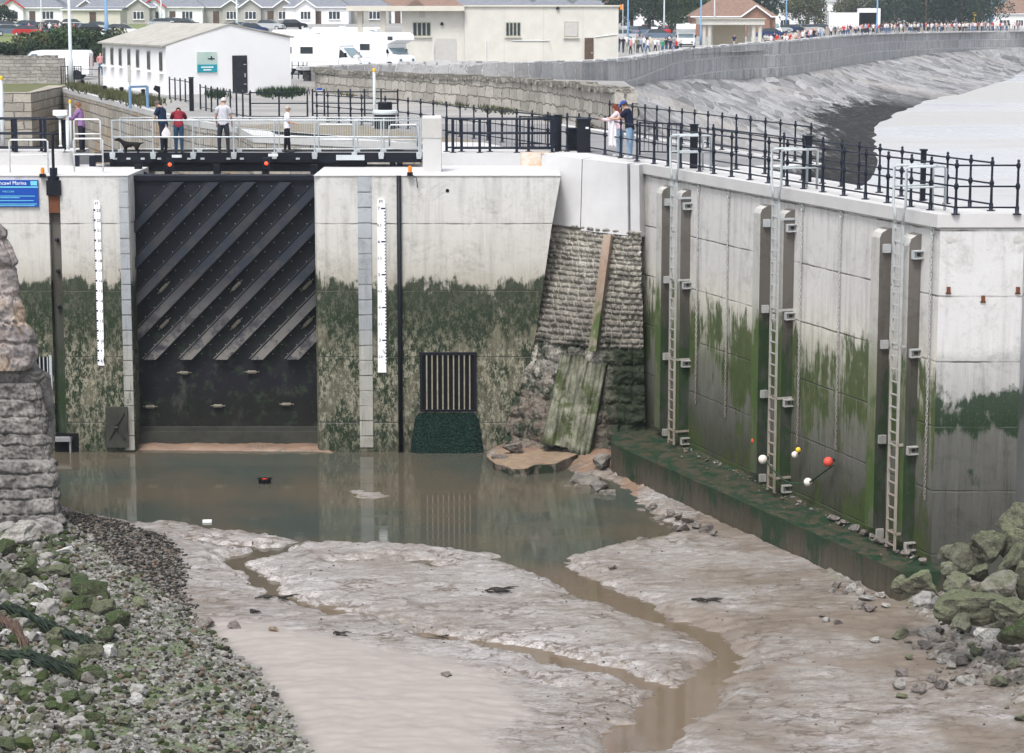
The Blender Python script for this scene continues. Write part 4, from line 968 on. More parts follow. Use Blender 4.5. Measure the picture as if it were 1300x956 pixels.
# upland: sheet rising inland
def xsea(Y):
    if Y < 152: return 4.5 + 2.9 * min(1, max(0, (Y - 87) / 45))
    for a, b2 in zip(PTOP[1:-1], PTOP[2:]):
        if a[1] <= Y <= b2[1]: return a[0] + (b2[0] - a[0]) * (Y - a[1]) / (b2[1] - a[1]) - .3
    return 7.4 if Y < 163 else 270 + (Y - 540) * 2
def xin(Y):
    if Y >= 142: return -700
    for (x1, y1), (x2, y2) in zip(IW[:-1], IW[1:]):
        if y2 <= Y <= y1: return x2 + (x1 - x2) * (Y - y2) / (y1 - y2) + .3
    return -9
def zland(X, Y):
    l = 1 - max(0, min(1, (X + 10) / 40)); l = l * l * (3 - 2 * l)
    s = lambda a, b2: (lambda q: q*q*(3-2*q))(max(0, min(1, (Y - a) / (b2 - a))))
    zl = .9 * s(130, 190) * .2 + 2.55 * s(190, 380) + 6 * s(420, 900); zr = .25 * s(150, 190) + .75 * s(265, 310) + 1.2 * s(420, 600) + 5 * s(600, 1000)
    return zl * l + zr * (1 - l)
t = T('ground: tarmac and worn grass'); p = t.pos(); x, y, z = t.xyz(p)[:]
n = t.noise(p, .25, 5, .6); c = t.mix(t.map(n, .4, .6), (.24,.235,.23), (.32,.31,.295))
gm = t.m_('MULTIPLY', t.map(x, -42, -52), t.map(y, 215, 235)); c = t.mix(gm, c, (.16,.19,.08))
M['ground'] = t.done(c, .95, 0, t.bump(t.noise(p, 2, 4), .2, .02))
gv = MB()
for ys in ([87.6, 92, 97, 103, 110, 118, 126, 134, 142], [142.001, 147, 152, 158, 165, 175, 190, 205, 222, 240, 262, 285, 318, 344, 359, 372, 392, 420, 470, 550, 700, 1000, 1600]):
    rows = []; e_ = 1 if ys[0] < 100 else .35
    for Y in ys:
        a, b2 = (xin(Y) if e_ == 1 and Y < 141.9 else (-33 if e_ == 1 else -700)), xsea(Y); rows.append([(a + (b2 - a) * (k / 24) ** e_, Y, zland(a + (b2 - a) * (k / 24) ** e_, Y) - .004) for k in range(25)])
    gv.grid(rows)
struct(gv.build('ground', M['ground']))
M['earth'] = simple('stony earth verge', (.27,.235,.19), .95, var=.25, scale=3, bump=.6, col2=(.13,.12,.08), bd=.05)
poly_sheet([(-9.6, 90.2), (-11.1, 87.7), (-3.2, 77.3), (-1.0, 77.2), (-6.8, 90.2)], .008, 'verge', M['earth'])
# ------------------------------------------------------------------ railings
def post_mesh(kind):
    m = MB()
    if kind == 'ball':
        m.lathe([(.10,0),(.10,.02),(.045,.03),(.05,.16),(.034,.20),(.030,.55),(.050,.59),(.058,.63),(.050,.67),(.028,.71),(.026,1.02),(.046,1.06),(.052,1.10),(.044,1.14),(.022,1.16),(.034,1.19),(.034,1.21),(.0,1.24)], n=10)
    elif kind == 'far': m.lathe([(.055,0),(.04,.05),(.035,1.1),(.045,1.14),(.0,1.2)], n=6)
    elif kind == 'square': m.box((0, 0, .55), (.09, .09, 1.1)); m.box((0, 0, .01), (.2, .2, .02))
    elif kind == 'galv': m.tube([(0, 0, .02), (0, 0, 1.08)], .026, 8); m.box((0, -.02, .0), (.17, .12, .14)); m.box((0, -.06, -.06), (.15, .02, .16))
    return m.mesh('post', kind == 'ball')
PM = {}
def railing(label, pts, hs=(1.10, .63, .16), kind='ball', mt='black', rr=.022, group=None, cat='railing', infill=None, name='railing', close=False):
    """pts: list of world (x,y,z) post feet"""
    if kind not in PM: PM[kind] = post_mesh(kind)
    pts = [Vector(p) for p in pts]; c = pts[len(pts)//2]
    r = thing(name, label, cat, tuple(c), group=group)
    for p in pts:
        o = link('post', PM[kind] if mt == 'black' or kind == 'galv' else PM[kind], None, r); o.location = p - c
        if not o.data.materials: o.data.materials.append(M[mt])
    for h in hs:
        m = MB(); m.tube([p + Vector((0, 0, h)) for p in pts], rr, 6); m.build('rail', M[mt], r, True)
    if infill:
        sp_, z0, z1, w = infill
        for a, b_ in zip(pts[:-1], pts[1:]):
            L_ = (b_ - a).length; n = int(L_ / sp_); m = MB()
            for k in range(1, n): q = a.lerp(b_, k / n); m.bar(q + Vector((0, 0, z0)), q + Vector((0, 0, z1)), w, w)
            if n > 1: m.build('infill_panel', M[mt], r)
    return r
# main rail along the road and quay edge (tops measured in the photograph)
tops = [(402,117),(416,118),(430,119),(445,120),(459,121),(474,121.7),(489,122.5),(505,123.4),(518,124.6),(534,126.2),(550,128),(567,130),(584,132),(601.5,133.7),(619,135.3),(637.5,137),(656,138.8),(675.7,141),(695.6,143),(720,145.5)]
railing('long black post and rail railing from the road down towards the quay corner', [P(x, y, 1.2) - Vector((0, 0, 1.2)) for x, y in tops])
near = [(720,191),(735,191.8),(748,193.3),(768,196.6),(788,200.8),(808.6,204.6),(830,208.3)]
railing('black railing on the curved quay corner where the couple lean', [P(x, y, 0) for x, y in near])
ny = lambda x: 208.3 + (x - 830) * .1675
near2 = [(x, ny(x)) for x in (888,906,928.5,952,975.5,999,1020,1044.6,1071,1098.6,1126.6,1156,1181,1213)]
fin = P(1291, ny(1213), 0); fin.z = 0
railing('black ball jointed railing along the front edge of the narrow pier', [P(830.5, 208.4), P(848, 211.3), P(864, 214)] + [P(x, y, 0) for x, y in near2] + [fin])
far = [(905,210.5),(934.5,215.3),(971,221),(994.5,225),(1019,229),(1044,233),(1068,237),(1090,240.6),(1116,244.8),(1144,249.4),(1172,254.2),(1201.6,259),(1231,263.7),(1258,268)]
railing('black ball jointed railing along the seaward edge of the narrow pier', [P(x, y, 0) for x, y in far])
ft = [(774,128.5),(789,130),(803,131.6),(819,133.2),(834,134.8),(850,136.5),(866,138.2),(882,140),(899,141.9),(917,143.8),(935,145.9),(953,148),(972,150.2),(991,152.4),(1010,154.6),(1030,157)]
railing('farthest black railing on the quay, in front of the sloping sea wall', [P(x, y, 1.2) - Vector((0, 0, 1.2)) for x, y in ft])
# barred gates between the rails
def barred(label, a, b_, h=1.05, cat='gate', n=None, name='barred_gate', sp_=.14):
    a, b_ = Vector(a), Vector(b_); r = thing(name, label, cat, tuple((a + b_) / 2)); d = (b_ - a)
    m = MB(); m.tube([a, a + Vector((0, 0, h))], .035, 8); m.build('gate_post', M['black'], r); m = MB(); m.tube([b_, b_ + Vector((0, 0, h))], .035, 8); m.build('gate_post', M['black'], r)
    for z in (.12, h - .03): MB().bar(a + Vector((0, 0, z)), b_ + Vector((0, 0, z)), .04, .04).build('gate_rail', M['black'], r)
    m = MB(); k_ = max(2, int(d.length / sp_))
    for k in range(1, k_): q = a + d * k / k_; m.bar(q + Vector((0, 0, .12)), q + Vector((0, 0, h - .03)), .018, .018)
    m.build('gate_bars', M['black'], r); return r
barred('black barred gate behind the couple, standing open', P(812, 197, 0), P(864, 198.5, 0))
barred('black barred gate left of the quay bin', P(660, 186.5, 0), P(704, 187.5, 0))
def solid_post(label, x, y, w, h, px=0):
    q = P(x, y, 0); r = thing('gate_pier', label, 'post', tuple(q)); m = MB(); m.box((q.x, q.y, h/2), (w, .12, h)); m.build('panel', M['blackg'], r); m = MB(); m.box((q.x, q.y, h + .02), (w + .05, .16, .04)); m.build('cap', M['black'], r)
solid_post('broad black steel gate post beside the first wall ladder', 880.5, 214, .22, 1.25)
solid_post('broad black steel gate post on the pier behind the middle ladder', 1025, 231, .2, 1.2)
solid_post('broad black steel gate post near the pier head', 1171, 255, .12, 1.2)
solid_post('black steel gate post left of the litter bin', 708.5, 192, .22, 1.15)
q = P(741, 193.5, 0); r = thing('litter_bin', 'dark square litter bin beside the railing on the quay corner', 'bin', tuple(q))
m = MB(); m.box((q.x, q.y, .52), (.42, .4, 1.04)); m.build('bin_body', M['blackg'], r); m = MB(); m.box((q.x, q.y, 1.07), (.48, .46, .07)); m.build('lid', M['black'], r); m = MB(); m.box((q.x + .1, q.y - .205, .8), (.1, .012, .06)); m.build('label_plate', M['galv_white'], r)
q = P(734, 192, 0)
r = thing('litter_bin', 'second lower dark bin partly behind the square bin on the quay corner', 'bin', (q.x - .2, q.y + .4, 0))
m = MB(); m.box((q.x - .2, q.y + .4, .35), (.35, .35, .7)); m.build('bin_body', M['blackg'], r); m = MB(); m.box((q.x - .2, q.y + .4, .72), (.4, .4, .05)); m.build('lid', M['black'], r)
# apron rails (double row)
for off, xs, lab in ((0, (575, 609, 656, 701), 'black railing with thin bars along the edge of the lock side, nearer row'), (.5, (567, 586, 622, 671, 706), 'black railing along the lock side, farther row behind the first')):
    pts = [A(x, 191.5, upY + .15 + off) for x in xs]
    for p_ in pts: p_.z = 0
    railing(lab, pts, hs=(1.08, .62, .14), kind='square', infill=(.16, .14, 1.08, .014) if off else None, rr=.03)
for off, xs, lab in ((0, (-30, 21, 58, 84), 'black railing on the left lock side above the blue sign'), (.5, (-25, 17, 53), 'second black railing on the left lock side, behind the first')):
    pts = [A(x, 194, YL + .25 + off) for x in xs]
    for p_ in pts: p_.z = 0
    railing(lab, pts, hs=(1.08, .60, .14), kind='square', rr=.035)
# second little black fence by the ramp
pts = [P(x, 147, 0) for x in (397, 412, 430, 445, 463, 484, 505)]
railing('short black railing beside the ramp behind the lock', pts, hs=(1.05, .55, .1), kind='far', rr=.03)
# rails in front of the white hut
tp_ = [(215,98),(222,99),(228.5,99.8),(235,100.6),(241,102)]
railing('black railing beside the white hut, left of the dark gate post', [P(x, y, 1.15) - Vector((0, 0, 1.15)) for x, y in tp_], hs=(1.05, .1), kind='far')
q = P(243.5, 141, 0); r = thing('gate_pier', 'tall dark gate post in the railing by the white hut', 'post', tuple(q)); m = MB(); m.box((q.x, q.y, .75), (.2, .12, 1.5)); m.build('panel', M['blackg'], r); MB().box((q.x, q.y, 1.53), (.24, .16, .05)).build('cap', M['black'], r)
tp_ = [(254,107.5),(261,108.8),(268,110),(276,111.5),(284,112.5),(292,113.7),(300,115),(308,116),(317,117)]
railing('black railing running down past the dark door of the white hut', [P(x, y, 1.15) - Vector((0, 0, 1.15)) for x, y in tp_], hs=(1.05, .12), kind='far')
tp_ = [(317.5,115.5),(354,115.5),(390,115.5)]
railing('plain black three rail fence in front of the white hut', [P(x, y, 1.15) - Vector((0, 0, 1.15)) for x, y in tp_], hs=(1.08, .62, .05), kind='far', rr=.03)
pts = [P(x, 101, 0) for x in (371, 379, 385, 390)]
railing('short black fence between the white hut and the motorhome', pts, hs=(.95, .5), kind='far')
def Pr(x, y, z): return P(x, y, z)
pts = [P(78, 107.5, 0) + Vector((i * .42, 0, 0)) for i in range(4)]
railing('black upright bar fence at the end of the rubble wall', pts, hs=(1.15, .1), kind='far', infill=(.14, .1, 1.15, .03))
pts = [P(92, 107.5, 0), P(126, 109, 0)]
railing('black two rail barrier between the rubble wall and the white hut', pts, hs=(1.0, .55), kind='far')
# ------------------------------------------------------------------ lock bridge
YBR = 70.6; XB0, XB1 = A(120, 190, YBR).x, A(535, 190, YBR).x; BD = 1.3
r = thing('lock_bridge', 'dark steel footbridge over the lock gate with pale galvanised railings', 'bridge', ((XB0 + XB1) / 2, YBR, 0))
MB().bb(XB0, XB1, YBR, YBR + BD, -.06, 0.0).build('bridge_deck', M['asphalt'], r)
MB().bb(XB0, XB1, YBR - .04, YBR - .002, -.26, .05).build('kerb_plate', M['blackg'], r)
MB().bb(XB0, XB1, YBR + BD + .002, YBR + BD + .04, -.26, .05).build('kerb_plate', M['blackg'], r)
MB().bb(A(133, 0, YBR).x, A(461, 0, YBR).x, YBR + .1, YBR + .3, -.56, -.065).build('main_beam', M['blackg'], r)
MB().bb(A(133, 0, YBR).x, A(461, 0, YBR).x, YBR + 1.0, YBR + 1.2, -.56, -.065).build('main_beam', M['blackg'], r)
for x in (175, 213, 275, 337, 398): q = A(x, 200, YBR - .9); MB().bb(q.x - .10, q.x + .10, YBR - 1.0, YBR - .7, ZA - 1.0, -.27).build('hanger_post', M['blackg'], r)
for x in (98.5, 119, 500, 509): q = A(x, 200, YBR + .3); MB().bb(q.x - .13, q.x + .05, YBR + .2, YBR + .4, ZA + .02, -.065).build('bearing_post', M['black'], r)
q = A(180, 200, YBR - .9); MB().bar((q.x, YBR - .85, -.5), (A(208, 0, YBR - .9).x, YBR - .85, -1.05), .12, .08).build('brace', M['blackg'], r)
for z in (-.72, -.86, -1.0): MB().tube([(GXL, YBR - .2, z), (GXR, YBR - .2, z)], .03, 6).build('cross_tie', M['blackg'], r)
for x in (146, 163, 181, 202, 240, 257, 290, 307, 378, 452): q = A(x, 193, YBR - .05); MB().box((q.x, YBR - .06, -.14), (.12, .04, .06)).build('cleat', M['galv'], r)
MB().box((A(443, 0, YBR).x, YBR - .12, -.10), (.9, .12, .16)).build('junction_box', M['pole'], r)
def lampr(x, y, lab):
    q = A(x, y, YBR - 1.1); r = thing('signal_lamp', lab, 'lamp', (q.x, YBR - 1.1, q.z)); MB().box((q.x, YBR - 1.04, q.z + .0), (.22, .08, .36)).build('lamp_board', M['black'], r)
    t = T('lit red signal'); m_ = t.done((.9, .10, .02), .3); t.b.inputs['Emission Color'].default_value = (1, .06, .02, 1); t.b.inputs['Emission Strength'].default_value = 1.2
    m = MB(); m.lathe([(.055, 0), (.06, .02), (.045, .045), (0, .06)], n=12); m.v = [(q.x + a, YBR - 1.08 - c_, q.z + b_) for a, b_, c_ in m.v]; m.build('lens', m_, r); MB().box((q.x - .02, YBR - 1.06, q.z - .10), (.08, .04, .06)).build('lower_lens', M['rust'], r)
    MB().box((q.x + .2, YBR - .9, q.z + .25), (.3, .1, .08)).build('white_head', M['galv_white'], r)
lampr(215.5, 209, 'small red signal light lit under the left half of the lock bridge'); lampr(338, 207.5, 'small red signal light lit under the right half of the lock bridge')
# bridge rails
px = [143, 194.5, 245.5, 297, 348.5, 399.5, 450, 484, 532]
pts = [Vector((A(x, 190, YBR - .08).x, YBR - .09, 0.0)) for x in px]
rr_ = railing('pale galvanised railing on the near side of the lock bridge', pts, hs=(1.08, .55), kind='galv', mt='galv', rr=.028)
pts = [Vector((p_.x, YBR + BD + .08, 0.0)) for p_ in pts]
rr_ = railing('galvanised railing with fine wire mesh on the far side of the lock bridge', pts, hs=(1.10, .08), kind='galv', mt='galv', rr=.02, infill=(.075, .06, 1.08, .010))
def hoop(label, x0, x1, y, top, Y, mid=None):
    a, b_ = A(x0, y, Y), A(x1, y, Y); zt = A(x0, top, Y).z; r = thing('hand_rail', label, 'railing', ((a.x + b_.x) / 2, Y, a.z))
    MB().tube([(a.x, Y, a.z), (a.x, Y, zt - .05), (a.x + .05, Y, zt), (b_.x - .05, Y, zt), (b_.x, Y, zt - .05), (b_.x, Y, b_.z)], .026, 8).build('hoop', M['galv_white'], r, True)
    if mid: zm = A(x0, mid, Y).z; MB().tube([(a.x, Y, zm), (b_.x, Y, zm)], .022, 8).build('mid_rail', M['galv_white'], r, True)
hoop('pale tubular hand rail on the left lock wall above the blue sign', 13, 61.5, 219, 177.5, Y0 + .8, 197)
hoop('pale tubular hand rail on the lock wall at the left end of the bridge', 94.5, 131, 218, 176, Y0 + .9, 196)
hoop('pale tubular hoop at the left end of the bridge, upper one', 95, 128, 190, 151.5, YBR - .4, 170)
hoop('pale tubular barrier behind the right end of the bridge', 405, 449, 186, 158, 74.5, 178)
hoop('short pale tubular barrier near the capstan', 494.5, 530, 186, 158.5, 74.5, 178)
# pillars, posts and boxes ---------------------------------------------------
r = thing('concrete_pillar', 'square concrete pillar with a darker upper box at the right end of the bridge', 'pillar', (A(547, 214, 68.3).x, 68.3, ZA))
xa, xb = A(534.5, 0, 68.3).x, A(560, 0, 68.3).x; zt, zm = A(0, 150, 68.3).z, A(0, 175, 68.3).z
MB().bb(xa + .02, xb - .02, 68.32, 68.9, ZA + .02, zm).build('shaft', M['coping'], r); MB().bb(xa, xb, 68.3, 68.92, zm, zt).build('upper_box', M['metalgrey'], r); MB().bb(xa + .04, xb - .04, 68.34, 68.88, zt, zt + .05).build('cap', M['white'], r)
q = P(489, 163.5, 0); r = thing('capstan', 'dark grey capstan shaped drum behind the bridge railing', 'capstan', tuple(q))
MB().lathe([(.42,0),(.42,.55),(.34,.62)], tuple(q), 20).build('drum', M['blackg'], r); MB().lathe([(.50,.56),(.52,.62),(.50,.70),(.40,.74)], tuple(q), 20).build('flange', M['pole'], r); MB().lathe([(.28,.74),(.28,1.0),(.26,1.04),(.0,1.04)], tuple(q), 18).build('head', M['blackg'], r)
def post(label, x, ytop, ybot, w, mt, top=None, Y=None, name='post', cat='post', z=0, n=10, r0=None):
    q = P(x, ybot, z) if Y is None else A(x, ybot, Y); zt = A(x, ytop, q.y).z; r = thing(name, label, cat, tuple(q)); R0 = w / 2 * q.y / F_PX
    m = MB(); m.tube([(q.x, q.y, q.z), (q.x, q.y, q.z + (zt - q.z) * .33), (q.x, q.y, zt)], [R0 * 1.0, R0, R0 * (.95 if r0 is None else r0)], n); m.build('shaft', M[mt], r, True)
    if top: MB().lathe([(R0 * 1.1, 0), (R0 * 1.1, .08 * q.y / 70), (0, .12 * q.y / 70)], (q.x, q.y, zt), 10).build('top_cap', M[top], r)
    MB().lathe([(R0 * 1.6, 0), (R0 * 1.6, .03), (R0, .05)], (q.x, q.y, q.z), 10).build('base_plate', M[mt], r)
    return r, q, zt
post('thick pale marker post with yellow top at the left edge behind the railing', 4, 101, 190, 5.5, 'pole', 'yellow', Y=74.0)
post('pale marker post with yellow top beside the white topped box', 90.5, 131, 190, 3, 'pole', 'yellow', Y=74.0)
post('thick white upright post at the left end of the bridge', 86.5, 147, 192, 4.5, 'galv_white', Y=71.1)
post('slim grey pole with yellow top behind the bridge', 475.5, 91, 162, 4, 'pole', 'yellow', name='pole')
r, q, zt = post('slim white pole of the floodlight box on the left lock wall', 77, 152, 186, 3, 'galv_white', Y=71.1, name='light_pole')
q = A(77, 145, 71.1); r = thing('floodlight', 'white box shaped floodlight on its pole above the left lock wall', 'lamp', (q.x, 71.1, A(77, 152, 71.1).z))
MB().box((q.x, 71.1, q.z + .05), (.44, .3, .16)).build('housing', M['white'], r); MB().lathe([(.08, -.10), (.19, -.02), (.19, .0)], (q.x, 71.1, q.z - .03), 12).build('underside', M['pole'], r)
for x, y, lab in ((54, 217.5, 'small amber beacon on the left lock wall above the blue sign'), (520.5, 215.5, 'small amber beacon on the lock wall right of the bridge')):
    q = A(x, y, Y0 - .1); r = thing('beacon', lab, 'beacon', (q.x, q.y, q.z - .1)); MB().lathe([(.055, -.07), (.06, .06), (.05, .11), (0, .12)], tuple(q), 12).build('lens', M['orange'], r)
    MB().box((q.x, q.y, q.z - .13), (.17, .16, .11)).build('housing', M['blackg'], r); MB().tube([(q.x + .05, q.y, q.z - .15), (q.x + .2, q.y + .02, q.z - .25), (q.x + .22, q.y + .05, q.z - .55)], .015, 6).build('cable', M['black'], r)
# ------------------------------------------------------------------ gauges and signs
def gauge(x0, x1, ytop, ybot, metric, label):
    YY = Y0 - .05; a, b_ = A(x0, 0, YY).x, A(x1, 0, YY).x; zt, zb = A(0, ytop, YY).z, A(0, ybot, YY).z
    r = thing('tide_gauge', label, 'tide gauge', ((a + b_) / 2, YY, zb)); w = b_ - a; c = (a + b_) / 2
    bp = MB(); n = 8; poly = [(a, zb)]; st_ = 30
    for k in range(st_ + 1):      # right edge is nibbled where barnacles have grown
        z = zb + (zt - zb - .1) * k / st_; e = .02 * max(0, 1.2 - 3 * k / st_) * abs(fbm(z * 9, 1)); poly.append((b_ - e * 2, z))
    poly += [(b_ - .03, zt - .03), (b_ - .08, zt), (a + .08, zt), (a + .03, zt - .03)]
    t = T('white gauge board'); p = t.pos(); z = t.xyz(p)[2]; n_ = t.noise(p, 9, 6, .75)
    lowm = t.m_('MULTIPLY', t.map(z, -4.4, -6.4, 0, .9), t.map(n_, .57, .64)); mt = t.done(t.mix(lowm, (.86, .86, .87), (.05, .06, .045)), .5)
    bp.yprism(poly, YY, YY + .045); bp.build('board', mt, r)
    M['ink'] = M.get('ink') or simple('navy gauge ink', (.02, .02, .06), .5, var=0, bump=0)
    if metric:
        zz = lambda v: A(0, 264.6, YY).z + (v - 7) * 1.0 * (A(0, 264.6, YY).z - A(0, 432, YY).z) / 4
        text('M', .15, M['ink'], (c, YY - .004, zz(7.16)), 'lettering', r, align='CENTER')
        tk = MB()
        for k in range(23, 75):
            v = k / 10
            if v > 7.05: break
            z = zz(v)
            if z < zb + .06: continue
            if k % 10 == 0: tk.bb(c - .0, b_ + .0, YY - .006, YY + .001, z - .022, z + .022); text(str(int(v)), .15, M['ink'], (a + .03, YY - .004, z - .05), 'lettering', r)
            else: tk.bb(b_ - .035, b_, YY - .006, YY + .001, z - .020, z + .020)
            if k % 10 == 5: text(str(k // 10) + '.5', .11, M['ink'], (a + .02, YY - .004, z - .04), 'lettering', r)
        tk.build('scale_marks', M['ink'], r)
    else:
        tk = MB(); z7 = A(0, 266.7, YY).z; ft = .3048 * (A(0, 264.6, YY).z - A(0, 432, YY).z) / 4
        text('FT', .11, M['ink'], (c, YY - .004, z7 + .16), 'lettering', r, align='CENTER')
        for k in range(0, 16):
            z = z7 - k * ft
            if z < zb + .1: break
            tk.bb(a - .0, a + .06, YY - .006, YY + .001, z - .03, z + .03); text(str(23 - k), .12, M['ink'], (c - .01, YY - .004, z - .05), 'lettering', r)
            for e in (.25, .5, .75): tk.bb(a, a + .025, YY - .006, YY + .001, z - ft * e - .012, z - ft * e + .012)
        tk.build('scale_marks', M['ink'], r)
gauge(475.5, 487, 252, 473, True, 'white tide gauge board marked in metres right of the lock gate')
gauge(111, 120, 254.5, 464, False, 'white tide gauge board with small block marks left of the lock gate')
YS = Y0 - .04; a, b_ = A(-75, 0, YS).x, A(41, 0, YS).x; zt, zb = A(0, 228.5, YS).z, A(0, 262.5, YS).z
r = thing('marina_sign', 'blue information sign with white lettering on the left lock wall', 'sign', ((a + b_) / 2, YS, zb))
MB().bb(a, b_, YS - .03, YS + .03, zb, zt).build('board', M['signblue'], r)
zl = lambda y: A(0, y, YS).z
MB().bb(a, b_, YS - .036, YS - .031, zl(238.2), zl(236.6)).build('rule_line', M['cyan'], r)
MB().bb(A(31.5, 0, YS).x, A(40, 0, YS).x, YS - .036, YS - .031, zl(235.2), zl(229.8)).build('pale_patch', M['cyan'], r)
text('Porthcawl Marina', .155, M['white'], (A(26.3, 0, YS).x, YS - .034, zl(234.4)), 'lettering', r, align='RIGHT')
text('WELCOME', .075, M['cyan'], (A(10.3, 0, YS).x, YS - .034, zl(244.2)), 'lettering', r, align='RIGHT')
rd = random.Random(3)
for y, x1, in ((248.8, 36.5), (250.8, 17), (254.6, 35), (258.9, 39), (260.8, 36)):
    m = MB(); m.bb(A(-20, 0, YS).x, A(x1, 0, YS).x, YS - .035, YS - .031, zl(y + .4), zl(y - .4)); m.build('text_line', M['cyan'], r)

# ------------------------------------------------------------------ people
M['skin'] = simple('skin', (.50,.30,.22), .55, var=.05, bump=0)
def cloth(name, c): return simple(name, c, .85, var=.12, scale=9, bump=.25, bd=.008)
def skin_mesh(chains, name, sub=1, root=0):
    """chains: {joint: (co, r)}, edges -> smooth continuous mesh through the skin modifier"""
    J, Ed = chains; names = list(J); ix = {n: i for i, n in enumerate(names)}
    me = bpy.data.meshes.new(name); me.from_pydata([J[n][0] for n in names], [(ix[a], ix[b]) for a, b in Ed], [])
    o = bpy.data.objects.new(name, me); COL.objects.link(o); o.modifiers.new('s', 'SKIN'); sb = o.modifiers.new('u', 'SUBSURF'); sb.levels = sub; sb.render_levels = sub
    for n in names:
        d = me.skin_vertices[0].data[ix[n]]; r = J[n][1]; d.radius = (r, r) if not isinstance(r, tuple) else r; d.use_root = (ix[n] == root)
    dg = bpy.context.evaluated_depsgraph_get(); dg.update(); m2 = bpy.data.meshes.new_from_object(o.evaluated_get(dg)); bpy.data.objects.remove(o)
    m2.polygons.foreach_set('use_smooth', [True] * len(m2.polygons)); m2.materials.clear(); m2.name = name; return m2
def person(label, loc, face, h=1.72, lean=0.0, arms=None, legs=None, top=(.5,.5,.5), bottom=(.05,.05,.07), hair=(.25,.22,.2), hairlen=0, cap=None, sleeve='short', shorts=False, headpitch=0.0, shoes=(.05,.05,.05), bust=1.0, bald=False, group=None, light=False):
    """local frame: +y is the way the person faces, x to their right; face = heading in degrees (0 = away from the camera, 90 = towards the left)"""
    k = h / 1.75; r = thing('person', label, 'person', tuple(loc), R(face), group)
    lp = R(lean)
    def T_(p, piv=(0, 0, .95)):       # lean the upper body about the hips
        y, z = p[1] - piv[1], p[2] - piv[2]; return Vector((p[0], piv[1] + y * math.cos(lp) + z * math.sin(lp), piv[2] - y * math.sin(lp) + z * math.cos(lp))) * k
    U = lambda *p: T_(p)
    Lw = lambda *p: Vector(p) * k
    hp = R(headpitch); neck = (0, .0, 1.49)
    def Hd(x, y, z): yy, zz = y, z; return T_((x, neck[1] + yy * math.cos(hp) + zz * math.sin(hp), neck[2] - yy * math.sin(hp) + zz * math.cos(hp)))
    legs = legs or {}; fx = legs.get('stance', .10); st_ = legs.get('stride', 0.0)
    J = {'pelvis': (Lw(0, 0, .96), (.135*k, .10*k)), 'waist': (U(0, 0, 1.10), (.125*k*bust, .095*k*bust)), 'chest': (U(0, 0, 1.30), (.15*k, .105*k)), 'neckb': (U(0, 0, 1.44), (.07*k, .06*k)), 'neck': (U(0, .0, 1.50), .052*k),
         'head1': (Hd(0, .02, .09), (.066*k, .078*k)), 'head2': (Hd(0, .015, .17), (.072*k, .088*k)), 'head3': (Hd(0, .005, .235), (.045*k, .06*k))}
    E = [('pelvis','waist'),('waist','chest'),('chest','neckb'),('neckb','neck'),('neck','head1'),('head1','head2'),('head2','head3')]
    arms = arms or {}
    hands = {}
    for s, nm in ((-1, 'L'), (1, 'R')):
        sh = U(.175 * s, 0, 1.40); d = arms.get(nm, ((.03, .02, -.29), (.0, .06, -.25)))
        a1 = Vector((d[0][0] * s, d[0][1], d[0][2])) * k; a2 = Vector((d[1][0] * s, d[1][1], d[1][2])) * k
        el_ = sh + a1; wr = el_ + a2; hd = wr + a2.normalized() * .07 * k
        J['sh'+nm] = (sh, .058*k); J['el'+nm] = (el_, .040*k); J['wr'+nm] = (wr, .026*k); J['hd'+nm] = (hd, (.036*k, .02*k)); E += [('neckb','sh'+nm),('sh'+nm,'el'+nm),('el'+nm,'wr'+nm),('wr'+nm,'hd'+nm)]; hands[nm] = (wr, hd, a2.normalized())
        y1 = st_ * s; hip = Lw(.085 * s, 0, .90); kn = Lw(fx * s * .95, y1 * .5 + legs.get('bend', 0), .49); an = Lw(fx * s, y1, .09); J['hip'+nm] = (hip, .095*k); J['kn'+nm] = (kn, .060*k); J['an'+nm] = (an, .040*k); J['toe'+nm] = (an + Vector((0, .15, -.055)) * k, (.04*k, .03*k))
        E += [('pelvis','hip'+nm),('hip'+nm,'kn'+nm),('kn'+nm,'an'+nm),('an'+nm,'toe'+nm)]
    bm_ = skin_mesh((J, E), 'body', 2 if not light else 1)
    base_v = [(v.co.copy(), v.normal.copy()) for v in bm_.vertices]; base_f = [tuple(p.vertices) for p in bm_.polygons]
    # face, ears and fingers are added to the same continuous body mesh
    bm = bmesh.new(); bm.from_mesh(bm_)
    ex = MB(); c2 = Hd(0, .015, .17)
    nz = MB(); nb = Hd(0, .10, .15); nz.tube([Hd(0, .085, .175), Hd(0, .118, .135), Hd(0, .09, .12)], [.010*k, .017*k, .010*k], 6)
    for s in (-1, 1): nz.ball(tuple(Hd(.078 * s, .005, .15)), .022*k, 4, (.45, .8, 1.2))
    for nm in ('L', 'R'):
        wr, hd, d = hands[nm]; side = d.cross(Vector((0, 1, 0))).normalized() if abs(d.y) < .9 else Vector((1, 0, 0)); curl = Vector((0, 0, -1)) if abs(d.z) < .8 else Vector((0, .9, 0))
        for q, (o_, l_) in enumerate(((-.026, .058), (-.009, .068), (.009, .064), (.026, .050))):
            b0 = hd + side * o_ * k; nz.tube([b0, b0 + (d * l_ * .6 + curl * .008) * k, b0 + (d * l_ + curl * .03) * k], [.011*k, .0095*k, .007*k], 5)
        b0 = hd - d * .045 * k + side * .028 * k; nz.tube([b0, b0 + (side * .03 + d * .015) * k, b0 + (side * .04 + d * .045) * k], [.012*k, .011*k, .008*k], 5)
    o_ = len(bm.verts); vs = [bm.verts.new(v) for v in nz.v]
    for f in nz.f:
        try: fc = bm.faces.new([vs[i] for i in f]); fc.smooth = True
        except ValueError: pass
